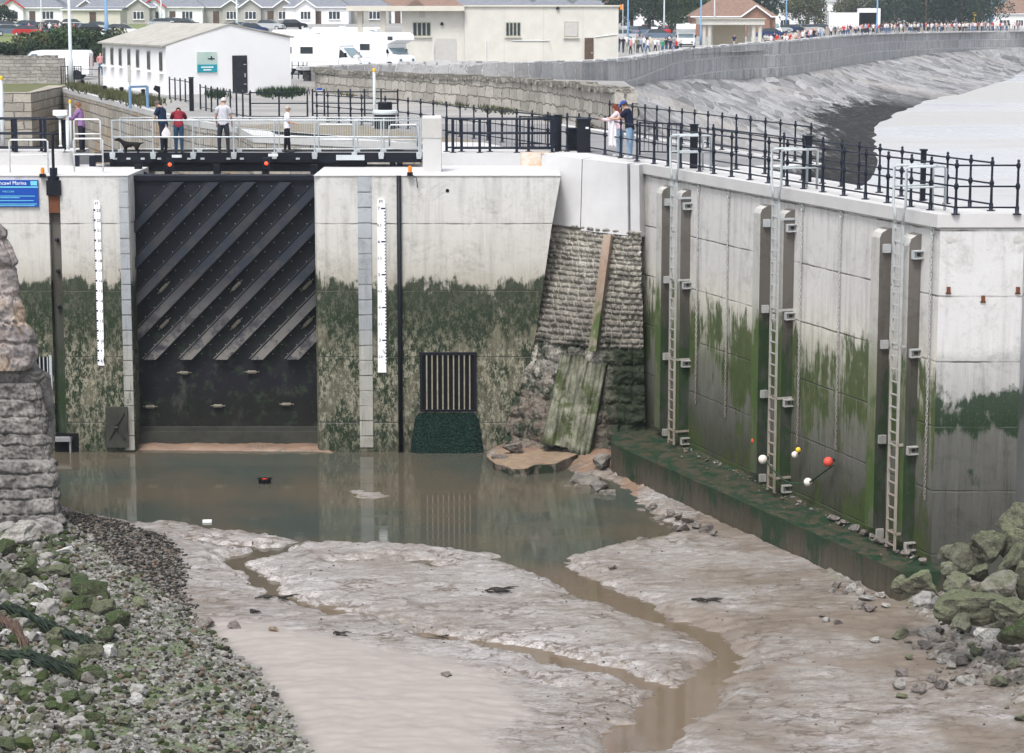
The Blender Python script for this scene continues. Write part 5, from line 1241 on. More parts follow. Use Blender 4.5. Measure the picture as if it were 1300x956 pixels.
    bm.to_mesh(bm_); bm.free(); link('body', bm_, M['skin'], r)
    m = MB(); [m.ball(tuple(Hd(.030 * s, .096, .168)), .010*k, 4) for s in (-1, 1)]; m.build('eyes', M['void'], r, local=True)
    names_ = [(a, b_) for a, b_ in E]; seg = [(J[a][0], J[b_][0], (J[a][1] if not isinstance(J[a][1], tuple) else J[a][1][0]), (J[b_][1] if not isinstance(J[b_][1], tuple) else J[b_][1][0])) for a, b_ in E]
    lab = []
    for co, nr in base_v:
        best = None
        for q, (a, b_, ra, rb) in enumerate(seg):
            d = b_ - a; t_ = max(0, min(1, (co - a).dot(d) / max(d.length_squared, 1e-9))); ds = (co - a - d * t_).length / (ra + (rb - ra) * t_)
            if best is None or ds < best[0]: best = (ds, q, t_)
        lab.append((names_[best[1]], best[2]))
    def clothing(nm, test, off, mat_):
        keep = [test(e, t_, v_[0].z) for (e, t_), v_ in zip(lab, base_v)]; idx = {}; vs = []; fs = []
        for f in base_f:
            if all(keep[i] for i in f):
                for i in f:
                    if i not in idx: idx[i] = len(vs); vs.append(tuple(base_v[i][0] + base_v[i][1] * off * k))
                fs.append([idx[i] for i in f])
        me_ = bpy.data.meshes.new(nm); me_.from_pydata(vs, [], fs); me_.polygons.foreach_set('use_smooth', [True] * len(fs)); me_.update(); link(nm, me_, mat_, r)
    torso = {('pelvis','waist'),('waist','chest'),('chest','neckb')}
    def t_shirt(e, t_, z=9):
        if e in torso: return e != ('pelvis','waist') or z > .86 * k
        if e[0] == 'neckb': return e[1] != 'neck'
        if e[0][:2] == 'sh': return sleeve == 'long' or t_ < .62
        if e[0][:2] == 'el': return sleeve == 'long'
        return e[1][:3] == 'hip' and z > .86 * k
    def t_trou(e, t_, z=9):
        if e == ('pelvis','waist'): return t_ < .6
        if e[1][:3] == 'hip': return True
        if e[0][:3] == 'hip': return True
        return e[0][:2] == 'kn' and (not shorts or t_ < .1)
    clothing('shorts' if shorts else 'trousers', t_trou, .014, cloth('cloth bottom', bottom)); clothing('shirt', t_shirt, .026, cloth('cloth top', top))
    for nm in ('L','R'):
        a = J['an'+nm][0]; m = MB(); m.ball(tuple(a + Vector((0, .06, -.035)) * k), .06*k, 6, (1, 2.75, .95)); m.build('shoe', cloth('shoe', shoes), r, True, local=True)
    # hair cap
    if not bald:
        m = MB(); rows = []
        for i in range(9):
            ph = i / 8 * 2.0; row = []
            for j in range(16):
                th = j / 16 * 2 * math.pi; y = math.sin(ph) * math.sin(th); x = math.sin(ph) * math.cos(th); z = math.cos(ph)
                fr = max(0, y); zz = z if fr < .2 else max(z, .12 + fr * .25)
                row.append(tuple(Hd(x * .093, .0 + y * .112 - .008, .165 + zz * .112)))
            rows.append(row)
        m.grid(rows, True)
        if hairlen: 
            rows = []
            for i in range(7):
                v = i / 6; rows.append([tuple(Hd(math.cos(a) * (.095 - .02*v), -.03 + math.sin(a) * (.10 - .015 * v) - .03 * v, .18 - hairlen * v)) for a in [math.pi * (1 + q / 8) for q in range(-1, 10)]])
            m.grid(rows)
        m.build('hair', simple('hair', hair, .7, var=.2, scale=20, bump=.3), r, True, local=True)
    if cap:
        m = MB(); rows = []
        for i in range(6):
            ph = i / 5 * 1.55; rows.append([tuple(Hd(math.sin(ph) * math.cos(j / 16 * 2 * math.pi) * .105, math.sin(ph) * math.sin(j / 16 * 2 * math.pi) * .122, .185 + math.cos(ph) * .115)) for j in range(16)])
        m.grid(rows, True); m.add([tuple(Hd(-.075, .09, .195)), tuple(Hd(.075, .09, .195)), tuple(Hd(.05, .20, .175)), tuple(Hd(-.05, .20, .175)), tuple(Hd(-.075, .09, .207)), tuple(Hd(.075, .09, .207)), tuple(Hd(.05, .20, .185)), tuple(Hd(-.05, .20, .185))], [(0,3,2,1),(4,5,6,7),(0,1,5,4),(1,2,6,5),(2,3,7,6),(3,0,4,7)])
        m.build('cap', cloth('cap cloth', cap), r, True, local=True)
    r['hx'] = 0; del r['hx']
    return r, hands, k
BY = YBR + .75
q = A(101, 190, YBR + .45)
person('woman in purple top leaning on the railing at the left end of the bridge', (q.x, 71.5, 0), 75, 1.62, lean=10, arms={'L': ((.02, .16, -.22), (0, .24, .0)), 'R': ((.02, .16, -.22), (0, .24, .0))}, top=(.25,.14,.30), bottom=(.02,.02,.035), hair=(.22,.10,.05), sleeve='long')
q = A(209, 188, BY)
r, hd, k = person('man in navy t-shirt looking down on the bridge, holding a white carrier bag', (q.x, BY - .1, 0), 62, 1.72, lean=14, headpitch=28, arms={'L': ((.02, .12, -.26), (0, .10, -.20)), 'R': ((.05, .02, -.27), (-.02, .06, -.24))}, top=(.012,.022,.055), bottom=(.02,.022,.035), hair=(.12,.10,.09), shoes=(.03,.03,.03), bust=1.12)
bx = A(211, 168, BY - .35); r = thing('carrier_bag', 'white plastic carrier bag hanging from the navy shirted man\'s hand', 'bag', (bx.x, BY - .35, bx.z - .18))
m = MB(); rows = []
for i in range(9):
    v = i / 8; w_ = .03 + .12 * math.sin(min(1, v * 1.15) * math.pi * .62); rows.append([(bx.x + w_ * math.cos(a * math.pi / 6) * (1 + .1 * fbm(a, v * 4, 3)), BY - .35 + .06 * math.sin(a * math.pi / 6), bx.z + .16 - .34 * v) for a in range(12)])
m.grid(rows, True); m.build('bag_body', simple('white plastic film', (.72,.68,.70), .4, var=.08, scale=12, bump=.5), r, True)
MB().tube([(bx.x - .03, BY - .35, bx.z + .15), (bx.x - .01, BY - .33, bx.z + .27), (bx.x + .03, BY - .35, bx.z + .15)], .01, 5, False).build('handle', M['galv_white'], r)
q = A(227, 188, BY)
person('person in maroon top and blue jeans bending forward over the bridge railing', (q.x, BY + .05, 0), 8, 1.66, lean=38, headpitch=45, arms={'L': ((.06, .2, -.16), (-.02, .2, .08)), 'R': ((.06, .2, -.16), (-.02, .2, .08))}, top=(.20,.02,.035), bottom=(.03,.07,.13), hair=(.1,.07,.05), sleeve='long')
q = A(284, 188, BY)
person('white haired man in pale grey t-shirt standing with his back turned on the bridge', (q.x, BY, 0), -4, 1.78, lean=6, headpitch=22, arms={'L': ((.07, .02, -.27), (.0, .12, -.22)), 'R': ((.07, .02, -.27), (0, .12, -.22))}, top=(.50,.50,.55), bottom=(.03,.033,.045), hair=(.62,.60,.58), bust=1.14, legs={'stance': .14})
q = A(364.5, 187, BY)
person('short haired woman in a white top and black trousers walking right across the bridge', (q.x, BY + .05, 0), -80, 1.50, lean=2, headpitch=5, arms={'L': ((.04, .03, -.24), (-.03, .21, -.05)), 'R': ((.04, .03, -.24), (-.03, .21, -.05))}, top=(.74,.72,.78), bottom=(.01,.01,.014), hair=(.45,.40,.34), bust=1.08, legs={'stride': .08})
q = P(800, 202, 0)
person('man in blue cap, navy polo shirt and pale jeans leaning on the quay railing', (q.x, q.y + .1, 0), 62, 1.80, lean=13, headpitch=20, arms={'L': ((.03, .2, -.2), (-.02, .24, .02)), 'R': ((.03, .16, -.22), (-.02, .25, .0))}, top=(.010,.014,.035), bottom=(.22,.33,.46), hair=(.06,.04,.03), cap=(.03,.07,.28), shoes=(.6,.6,.62), legs={'stance': .12, 'stride': .05})
q = P(790, 200.5, 0)
person('woman with long auburn hair and pale pink top beside the man in the cap', (q.x - .05, q.y + .55, 0), 66, 1.66, lean=12, headpitch=18, arms={'L': ((.03, .2, -.18), (0, .24, .02)), 'R': ((.03, .2, -.18), (0, .24, .02))}, top=(.68,.52,.55), bottom=(.24,.33,.44), hair=(.16,.04,.025), hairlen=.30, sleeve='long', shoes=(.5,.5,.52))
q = P(778, 199, 0); r = thing('jacket', 'white jacket hanging over the quay railing beside the couple', 'jacket', (q.x, q.y - .1, .35))
m = MB(); rows = []
for i in range(12):
    v = i / 11; rows.append([(q.x - .16 + .33 * j / 10, q.y - .1 - .03 * math.sin(j * 1.7 + v * 2), 1.13 - .78 * v * (1 + .05 * math.sin(j * 2.0))) for j in range(11)])
m.grid(rows); rows2 = [[(a, b_ + .03, c_) for a, b_, c_ in rw] for rw in rows]; m.grid(rows2); m.build('cloth_panel', simple('white cotton', (.72,.71,.74), .8, var=.06, scale=9, bump=.3), r, True)
# dog ------------------------------------------------------------------------
q = A(166, 188, BY - .2); r = thing('dog', 'small black terrier like dog standing on the bridge, head to the left', 'dog', (q.x, BY - .2, 0), R(90)); r.scale = (.85, .85, .85)
def dj(x, y, z): return Vector((x, y, z))
J = {'hips': (dj(0, -.24, .33), (.10, .10)), 'mid': (dj(0, -.02, .33), (.10, .095)), 'chest': (dj(0, .18, .32), (.11, .12)), 'neck': (dj(0, .34, .44), (.075, .08)), 'head': (dj(0, .44, .53), (.08, .08)), 'muz': (dj(0, .55, .50), (.05, .045)), 'nose': (dj(0, .62, .485), .03), 'tail1': (dj(0, -.40, .37), .03), 'tail2': (dj(0, -.50, .40), .018)}
E = [('hips','mid'),('mid','chest'),('chest','neck'),('neck','head'),('head','muz'),('muz','nose'),('hips','tail1'),('tail1','tail2')]
for s, nm in ((-1,'L'),(1,'R')):
    J.update({'sh'+nm: (dj(.07*s,.20,.22), .07), 'kn'+nm: (dj(.075*s,.19,.12), .048), 'pa'+nm: (dj(.075*s,.20,.03), .04), 'ft'+nm: (dj(.075*s,.235,.018), .020), 'th'+nm: (dj(.07*s,-.24,.24), .085), 'st'+nm: (dj(.075*s,-.20,.17), .055), 'hk'+nm: (dj(.075*s,-.30,.10), .04), 'hp'+nm: (dj(.075*s,-.28,.025), .038), 'hf'+nm: (dj(.075*s,-.245,.018), .020)})
    E += [('chest','sh'+nm),('sh'+nm,'kn'+nm),('kn'+nm,'pa'+nm),('pa'+nm,'ft'+nm),('hips','th'+nm),('th'+nm,'st'+nm),('st'+nm,'hk'+nm),('hk'+nm,'hp'+nm),('hp'+nm,'hf'+nm)]
M['fur'] = simple('black dog fur', (.018,.016,.015), .8, var=.3, scale=30, bump=.8, bd=.01)
link('body', skin_mesh((J, E), 'dog_body', 2), M['fur'], r)
for s in (-1, 1): m = MB(); m.ball((.078*s,.43,.53), .045, 5, (.45, .8, 1.5)); m.build('ear', M['fur'], r, local=True)
# ------------------------------------------------------------------ crowd (copies of three built figures; cloth colours differ)
def tinyfig(seed, sit=False):
    r_ = random.Random(seed); J = {'p': (Vector((0,0,.95)), (.14,.11)), 'c': (Vector((0,0,1.3)), (.16,.12)), 'n': (Vector((0,0,1.47)), .055), 'h': (Vector((0,.02,1.58)), (.075,.085)), 'h2': (Vector((0,.01,1.67)), (.06,.07))}
    E = [('p','c'),('c','n'),('n','h'),('h','h2')]; st_ = r_.uniform(0, .22)
    for s, n in ((-1,'L'),(1,'R')):
        b_ = r_.uniform(0, .3)
        J.update({'s'+n: (Vector((.18*s,0,1.4)), .06), 'e'+n: (Vector((.24*s,.02 - b_*.2,1.13)), .042), 'w'+n: (Vector((.22*s,.06 + b_,.9 + b_ * .6)), .03), 'g'+n: (Vector((.21*s,.10 + b_,.84 + b_ * .7)), .03), 'k'+n: (Vector((.10*s,st_*s*.6,.5)), .065), 'a'+n: (Vector((.11*s,st_*s,.08)), .045), 't'+n: (Vector((.11*s,st_*s+.14,.035)), .035)})
        E += [('c','s'+n),('s'+n,'e'+n),('e'+n,'w'+n),('w'+n,'g'+n),('p','k'+n),('k'+n,'a'+n),('a'+n,'t'+n)]
    me = skin_mesh((J, E), 'figure', 1)
    for _ in range(4): me.materials.append(None)
    for pl in me.polygons:
        z = pl.center.z; x = abs(pl.center.x)
        pl.material_index = 0 if z > 1.48 and not (z > 1.60 and pl.center.y < .04) and z < 1.70 else (3 if z > 1.48 else (1 if z > .93 and not (x > .19 and z < 1.18) else (2 if x < .19 and z > .10 else 0)))
        if z < .1: pl.material_index = 2
    return me
FIG = [tinyfig(i) for i in range(5)]
def pal(cols, nm): return [cloth(nm, c) for c in cols]
TOPS = {'white': (.78,.77,.78), 'red': (.55,.04,.03), 'navy': (.02,.03,.08), 'pale blue': (.35,.45,.60), 'grey': (.30,.31,.33), 'black': (.02,.02,.022), 'pink': (.65,.30,.30), 'cream': (.62,.57,.46), 'green': (.03,.28,.18), 'olive': (.16,.17,.10)}
TM = {k_: cloth('top ' + k_, c) for k_, c in TOPS.items()}
BM_ = [('dark trousers', cloth('dark', (.03,.03,.045))), ('blue jeans', cloth('jeans', (.06,.12,.24))), ('pale trousers', cloth('pale', (.45,.42,.36)))]
HM_ = [simple('hair', c, .8, bump=0) for c in ((.05,.035,.025), (.2,.12,.07), (.5,.47,.43), (.35,.25,.13))]
SKM = [M['skin'], simple('skin', (.58,.37,.28), .6, var=.05, bump=0)]
rc = random.Random(11)
def figure(X, Y, z, where, top=None, group='distant visitors', lab=None, yaw=None, bot=None):
    tn = top or rc.choice(list(TOPS)); bn, bmat = bot or rc.choice(BM_)
    o = link('person', rc.choice(FIG), None, None); o.location = (X, Y, z); o.rotation_euler = (0, 0, R(yaw if yaw is not None else rc.uniform(0, 360))); s = rc.uniform(.92, 1.06); o.scale = (s * 1.05, s * 1.05, s)
    for sl_, m_ in zip(o.material_slots, (rc.choice(SKM), TM[tn], bmat, rc.choice(HM_))): sl_.link = 'OBJECT'; sl_.material = m_
    tag(o, lab or ('person in %s top and %s %s' % (tn, bn, where)), 'person', group); return o
# group walking on the grass behind the cream building
seq = ['navy','black','white','pink','white','olive','pale blue','white','white','cream','white','white','green','black','navy','grey','red','white']
for i, tn in enumerate(seq):
    x = 786 + i * 4.6 + rc.uniform(-1, 1); Y = 228 + rc.uniform(-3, 14); q = A(x, 62, Y); figure(q.x, Y, zland(q.x, Y), 'in the queue by the cream building', tn, 'people in the queue behind the sea wall', yaw=rc.uniform(-60, 60))
pts_ = resample(PTOP, 200)
for i in range(132):
    x = 972 + (1296 - 972) * (i + rc.random()) / 132
    c_ = [p_ for p_ in pts_ if p_.y > 200]; b_ = min(c_, key=lambda p_: abs(proj(p_)[0] - x)); Y = b_.y + rc.uniform(2, 14); X = (x - PPX) / F_PX * (Y * CP)
    figure(X, Y, zland(X, Y) + .12, 'behind the far sea wall parapet', rc.choice(['white','white','white','red','red','navy','pale blue','pink','grey','black','cream']), 'crowd behind the far sea wall')
for x, tn in ((52, 'grey'), (58, 'black'), (63, 'white'), (71, 'pink'), (76, 'white'), (84, 'navy'), (146, 'white'), (94, 'red'), (37, 'pink')):
    q = A(x, 40, 292); figure(q.x, 292, zland(q.x, 292), 'among the parked cars, upper left', tn, 'people among the parked cars')
q = P(115, 97, 0); figure(q.x, q.y, 0, '', 'grey', 'people near the white van', 'man in a grey checked shirt and blue jeans right of the white van', 20, BM_[1])
q = P(128, 97, 0); figure(q.x, q.y, 0, '', 'pink', 'people near the white van', 'person in a pink top and jeans at the left corner of the white hut', 200, BM_[1])
figure(A(453, 88, 158).x, 158, .1, '', 'white', None, 'dark haired person in white behind the harbour wall, in front of the motorhome', 10)
q = A(932, 55, 262); figure(q.x, 262, zland(q.x, 262), '', 'navy', None, 'person in navy sitting on the step of the cream promenade shelter', 170)
# ------------------------------------------------------------------ vehicles
def car_proto():
    r = thing('parked_car', 'x', 'car', (0, 0, 0))
    side = [(-2.1,.32),(-2.12,.62),(-2.02,.86),(-1.75,.93),(-1.25,.98),(1.15,.95),(1.75,.86),(2.05,.70),(2.1,.42),(2.05,.30)]
    roof = [(-1.62,.93),(-1.30,1.36),(-.95,1.44),(.15,1.45),(.55,1.38),(1.18,.95)]
    def shell(m, prof, w0, w1, zlo, zhi):
        n = len(prof); ws = [w0 + (w1 - w0) * max(0, min(1, (z - zlo) / (zhi - zlo))) for x, z in prof]
        vs = [(x, -w, z) for (x, z), w in zip(prof, ws)] + [(x, w, z) for (x, z), w in zip(prof, ws)]
        m.add(vs, [tuple(range(n)), tuple(reversed(range(n, 2*n)))] + [((i+1) % n, i, n+i, n+(i+1) % n) for i in range(n)])
    m = MB(); shell(m, side, .84, .80, .3, 1.0); m.add([(x, s * .60, z + .004) for s in (-1, 1) for x, z in ((-1.22,1.40),(-.95,1.455),(.15,1.462),(.48,1.41))], [(0,1,5,4),(1,2,6,5),(2,3,7,6)])
    body = m.build('body', None, r, local=True); body.data.materials.append(M['white_gloss'])
    m = MB(); shell(m, roof, .76, .60, .95, 1.45); m.build('windows', M['glass'], r, local=True)
    for x in (-1.3, 1.32):
        for s in (-1, 1):
            m = MB(); m.tube([(x, s * .66, .31), (x, s * .86, .31)], .31, 14); w = m.build('wheel', M['rubber'], r, local=True)
            MB().tube([(x, s * .80, .31), (x, s * .875, .31)], .19, 10).build('rim', M['pole'], w, local=True)
    for s in (-1, 1): MB().box((2.03, s * .62, .66), (.12, .3, .14)).build('headlight', M['paleglass'], r, local=True); MB().box((-2.05, s * .66, .74), (.1, .2, .18)).build('tail_light', M['red'], r, local=True)
    return r
CARC = {'white': (.75,.76,.78), 'silver': (.42,.44,.46), 'blue grey': (.12,.16,.22), 'red': (.42,.02,.02), 'black': (.015,.015,.018), 'dark blue': (.02,.04,.12), 'green': (.03,.09,.06)}
CARM = {k_: simple('car paint ' + k_, c, .25, var=.02, bump=0) for k_, c in CARC.items()}
car0 = car_proto(); first = [True]
def put_car(x, yb, Y, colour, where, rz=None, s=1.0, z=None, group='cars in the distant car park'):
    o = car0 if first[0] else copy_tree(car0); first[0] = False
    X = (x - PPX) / F_PX * Y; z = zland(X, Y) if z is None else z; o.location = (X, Y, z); o.rotation_euler = (0, 0, R(rc.uniform(-30, 30) if rz is None else rz)); o.scale = (s, s, s)
    recolour(o, {'body': CARM[colour]}); tag(o, '%s parked car %s' % (colour, where), 'car', group); return o
put_car(19, 40, 290, 'blue grey', 'on the grass at the far left, nearest of its pair', 20); put_car(17, 30, 312, 'silver', 'behind the blue grey car at the far left', 15)
put_car(42, 40, 287, 'red', 'above the bushes at the upper left', -35); put_car(38, 30, 315, 'dark blue', 'behind the red car at the upper left', 160)
for i, (x, c, Y) in enumerate(((64, 'black', 305), (88, 'black', 298), (104, 'dark blue', 300), (120, 'black', 297), (132, 'silver', 308), (75, 'silver', 318), (98, 'white', 325), (210, 'silver', 330), (225, 'white', 335), (240, 'black', 330), (300, 'dark blue', 300), (312, 'silver', 304), (323, 'dark blue', 298), (345, 'silver', 318), (374, 'black', 322))):
    put_car(x, 38, Y, c, 'in the upper left car park', None)
for i in range(66):
    x = 788 + i * 7.7 + rc.uniform(-3, 3); Y = rc.choice([290, 312, 340, 375, 410]) + rc.uniform(-8, 8)
    if x > 985: Y = max(Y, 400 + (x - 985) * .35)
    if 880 < x < 975: Y = 420
    put_car(x, 38, Y, rc.choice(['white','white','silver','silver','blue grey','red','black','dark blue']), 'in the car park beyond the crowd', rc.choice([0, 90, 80, 170, 20]) + rc.uniform(-8, 8))
def motorhome(label, loc, rz, L=6.6, luton=False, group='motorhomes by the harbour', H=2.85):
    """local +x is the front"""
    r = thing('motorhome', label, 'motorhome', loc, R(rz), group); w = 1.1
    if luton: prof = [(-L/2,.45),(-L/2,H-.1),(-L/2+.15,H),(L/2-.5,H),(L/2-.15,H-.15),(L/2-.05,H-.55),(L/2-.9,H-.85),(L/2-1.05,.45)]
    else: prof = [(-L/2,.45),(-L/2,H-.12),(-L/2+.2,H),(L/2-2.3,H),(L/2-1.9,H-.12),(L/2-1.35,H-.75),(L/2-1.55,.45)]
    m = MB(); m.yprism(prof, -w, w); m.build('coach_body', M['white_gloss'], r, local=True)
    cab = [(L/2-1.6,.40),(L/2-1.6,H-.95),(L/2-1.25,H-.90),(L/2-.55,1.22),(L/2+.02,1.02),(L/2+.12,.75),(L/2+.12,.38)]
    m = MB(); m.yprism(cab, -w*.9, w*.9); m.build('cab', M['white_gloss'], r, local=True)
    ws = [(L/2-1.22,H-.96),(L/2-.52,1.26),(L/2-.49,1.28),(L/2-1.19,H-.92)]
    MB().add([(L/2-1.20,-.85,H-.97),(L/2-.53,-.88,1.28),(L/2-.53,.88,1.28),(L/2-1.20,.85,H-.97),(L/2-1.17,-.85,H-.93),(L/2-.49,-.88,1.29),(L/2-.49,.88,1.29),(L/2-1.17,.85,H-.93)], [(0,1,2,3),(4,7,6,5),(0,4,5,1),(1,5,6,2),(2,6,7,3),(3,7,4,0)]).build('windscreen', M['paleglass'], r, local=True)
    for s in (-1, 1):
        y = s * (w * .9); MB().add([(L/2-1.5,y*1.012,H-1.06),(L/2-1.28,y*1.012,H-1.06),(L/2-.78,y*1.012,1.30),(L/2-1.5,y*1.012,1.22),(L/2-1.5,y*.98,H-1.06),(L/2-1.28,y*.98,H-1.06),(L/2-.78,y*.98,1.30),(L/2-1.5,y*.98,1.22)], [(0,1,2,3),(4,7,6,5),(0,4,5,1),(1,5,6,2),(2,6,7,3),(3,7,4,0)]).build('cab_window', M['glass'], r, local=True)
        for x0, x1 in ((-L/2+1.0,-L/2+1.8),(-L/2+2.5,-L/2+3.5)): MB().box(((x0+x1)/2, s*(w+.005), 1.75), (x1-x0, .03, .48)).build('side_window', M['glass'], r, local=True)
        MB().box((-.8, s*(w+.004), .95), (L-2.6, .012, .05)).build('stripe', M['pole'], r, local=True)
        for x in (-L/2+1.6, L/2-.75):
            wh = MB().tube([(x, s*.85, .34), (x, s*1.06, .34)], .34, 14).build('wheel', M['rubber'], r, local=True); MB().tube([(x, s*1.0, .34), (x, s*1.07, .34)], .2, 10).build('rim', M['pole'], wh, local=True)
        MB().box((L/2+.10, s*.72, .78), (.08, .26, .2)).build('headlight', M['paleglass'], r, local=True)
        MB().box((L/2-.9, s*1.12, 1.45), (.08, .16, .28)).build('mirror', M['void'], r, local=True)
    MB().box((L/2+.13, 0, .52), (.05, 1.7, .14)).build('bumper', M['blackg'], r, local=True); MB().box((0, 0, .36), (L - .4, 1.9, .2)).build('underside', M['void'], r, local=True)
    if luton: MB().box((L/2-.62, w+.006, H-.42), (.5, .02, .28)).build('side_window', M['glass'], r, local=True); MB().box((L/2-.62, -w-.006, H-.42), (.5, .02, .28)).build('side_window', M['glass'], r, local=True)
    MB().box((-.5, .1, H + .06), (.7, .6, .14)).build('roof_light', M['pole'], r, local=True)
    return r
X = lambda x, Y: (x - PPX) / F_PX * Y
motorhome('white low profile motorhome whose cab points right, beside the white hut', (X(405, 158), 160, zland(-14, 160)), -22, 7.0)
motorhome('white motorhome with overhanging luton front left of the cream building', (X(478, 172), 172, zland(-11, 172)), -38, 6.2, True)
motorhome('white motorhome farther back between the white hut and the low profile motorhome', (X(390, 190), 196, zland(-18, 196)), -15, 6.6)
motorhome('white coach built camper beyond the luton motorhome', (X(440, 210), 214, zland(-16, 214)), -12, 6.6, True)
motorhome('white motorhome with dark windscreen facing the queue left of the promenade shelter', (X(869, 262), 262, zland(20, 262)), -95, 6.4, True)
motorhome('pale motorhome in the crowd right of the promenade shelter', (X(988, 330), 345, zland(35, 345)), -80, 6.6)
# white panel van
q = A(72, 84, 143); r = thing('panel_van', 'white panel van behind the rubble wall at the left', 'van', (X(74, 150), 150, zland(-30, 150)), R(182))
m = MB(); m.yprism([(-2.4,.35),(-2.45,1.75),(-2.3,1.95),(1.0,1.95),(1.35,1.88),(2.0,1.25),(2.55,1.0),(2.65,.7),(2.62,.35)], -.95, .95); m.build('body', M['white_gloss'], r, local=True)
for s in (-1, 1):
    MB().add([(1.0,s*.958,1.72),(1.35,s*.958,1.72),(1.9,s*.958,1.22),(1.0,s*.958,1.22),(1.0,s*.94,1.72),(1.35,s*.94,1.72),(1.9,s*.94,1.22),(1.0,s*.94,1.22)], [(0,1,2,3),(4,7,6,5),(0,4,5,1),(1,5,6,2),(2,6,7,3),(3,7,4,0)]).build('cab_window', M['paleglass'], r, local=True)
    for x in (-1.6, 1.7): MB().tube([(x, s*.75, .33), (x, s*.97, .33)], .33, 14).build('wheel', M['rubber'], r, local=True)
    MB().box((-2.44, s*.85, 1.2), (.06, .14, .7)).build('tail_light', M['red'], r, local=True)
MB().add([(1.42,-.82,1.84),(2.02,-.88,1.27),(2.02,.88,1.27),(1.42,.82,1.84),(1.44,-.82,1.88),(2.06,-.88,1.29),(2.06,.88,1.29),(1.44,.82,1.88)], [(0,1,2,3),(4,7,6,5),(0,4,5,1),(1,5,6,2),(2,6,7,3),(3,7,4,0)]).build('windscreen', M['paleglass'], r, local=True)
# white van on the far car park, right of the blue lamp
put_car(160, 35, 282, 'white', 'behind the bushes right of the blue lamp post', 5, 1.2)
# big marquee-like white trucks in the crowd
for x, w_, lab in ((1077, 9, 'long white trailer beyond the crowd on the sea front'), (1098, 4, 'tall white truck box beyond the crowd on the sea front')):
    Y = 420; r = thing('trailer', lab, 'trailer', (X(x, Y), Y, zland(60, Y))); h_ = 3.6 if w_ > 5 else 4.4
    MB().box((X(x, Y), Y, zland(60, Y) + .8 + (h_ - .8) / 2), (w_, 2.5, h_ - .8)).build('box_body', M['white_gloss'], r)
    for k in (-.3, .3): MB().tube([(X(x, Y) + w_ * k, Y - 1.26, zland(60, Y) + .45), (X(x, Y) + w_ * k, Y + 1.26, zland(60, Y) + .45)], .45, 12).build('wheel', M['rubber'], r)
# ------------------------------------------------------------------ buildings
def pane_window(m_, f_, r, a, b_, zl_, zh, n, mull=1, frame=.08, proud=.03, mat_f=None, name='window', sill=True):
    """window on the wall line a->b (points with z ignored), n = outward normal"""
    a = Vector((a[0], a[1], 0)); b_ = Vector((b_[0], b_[1], 0)); d = (b_ - a).normalized(); n = Vector(n); w = (b_ - a).length
    ang = math.atan2(d.y, d.x); c = (a + b_) / 2
    fo = MB().box((c.x + n.x * proud * .3, c.y + n.y * proud * .3, (zl_ + zh) / 2), (w, .06, zh - zl_), ang).build(name, mat_f or M['white_gloss'], r)
    k = mull + 1
    for i in range(k):
        q = a + d * (w * (i + .5) / k); MB().box((q.x + n.x * (proud + .02), q.y + n.y * (proud + .02), (zl_ + zh) / 2), (w / k - frame, .05, zh - zl_ - frame * 1.3), ang).build('pane', m_, fo)
    if sill: MB().box((c.x + n.x * .08, c.y + n.y * .08, zl_ - .06), (w + .15, .2, .1), ang).build('sill', f_, fo)
    return fo
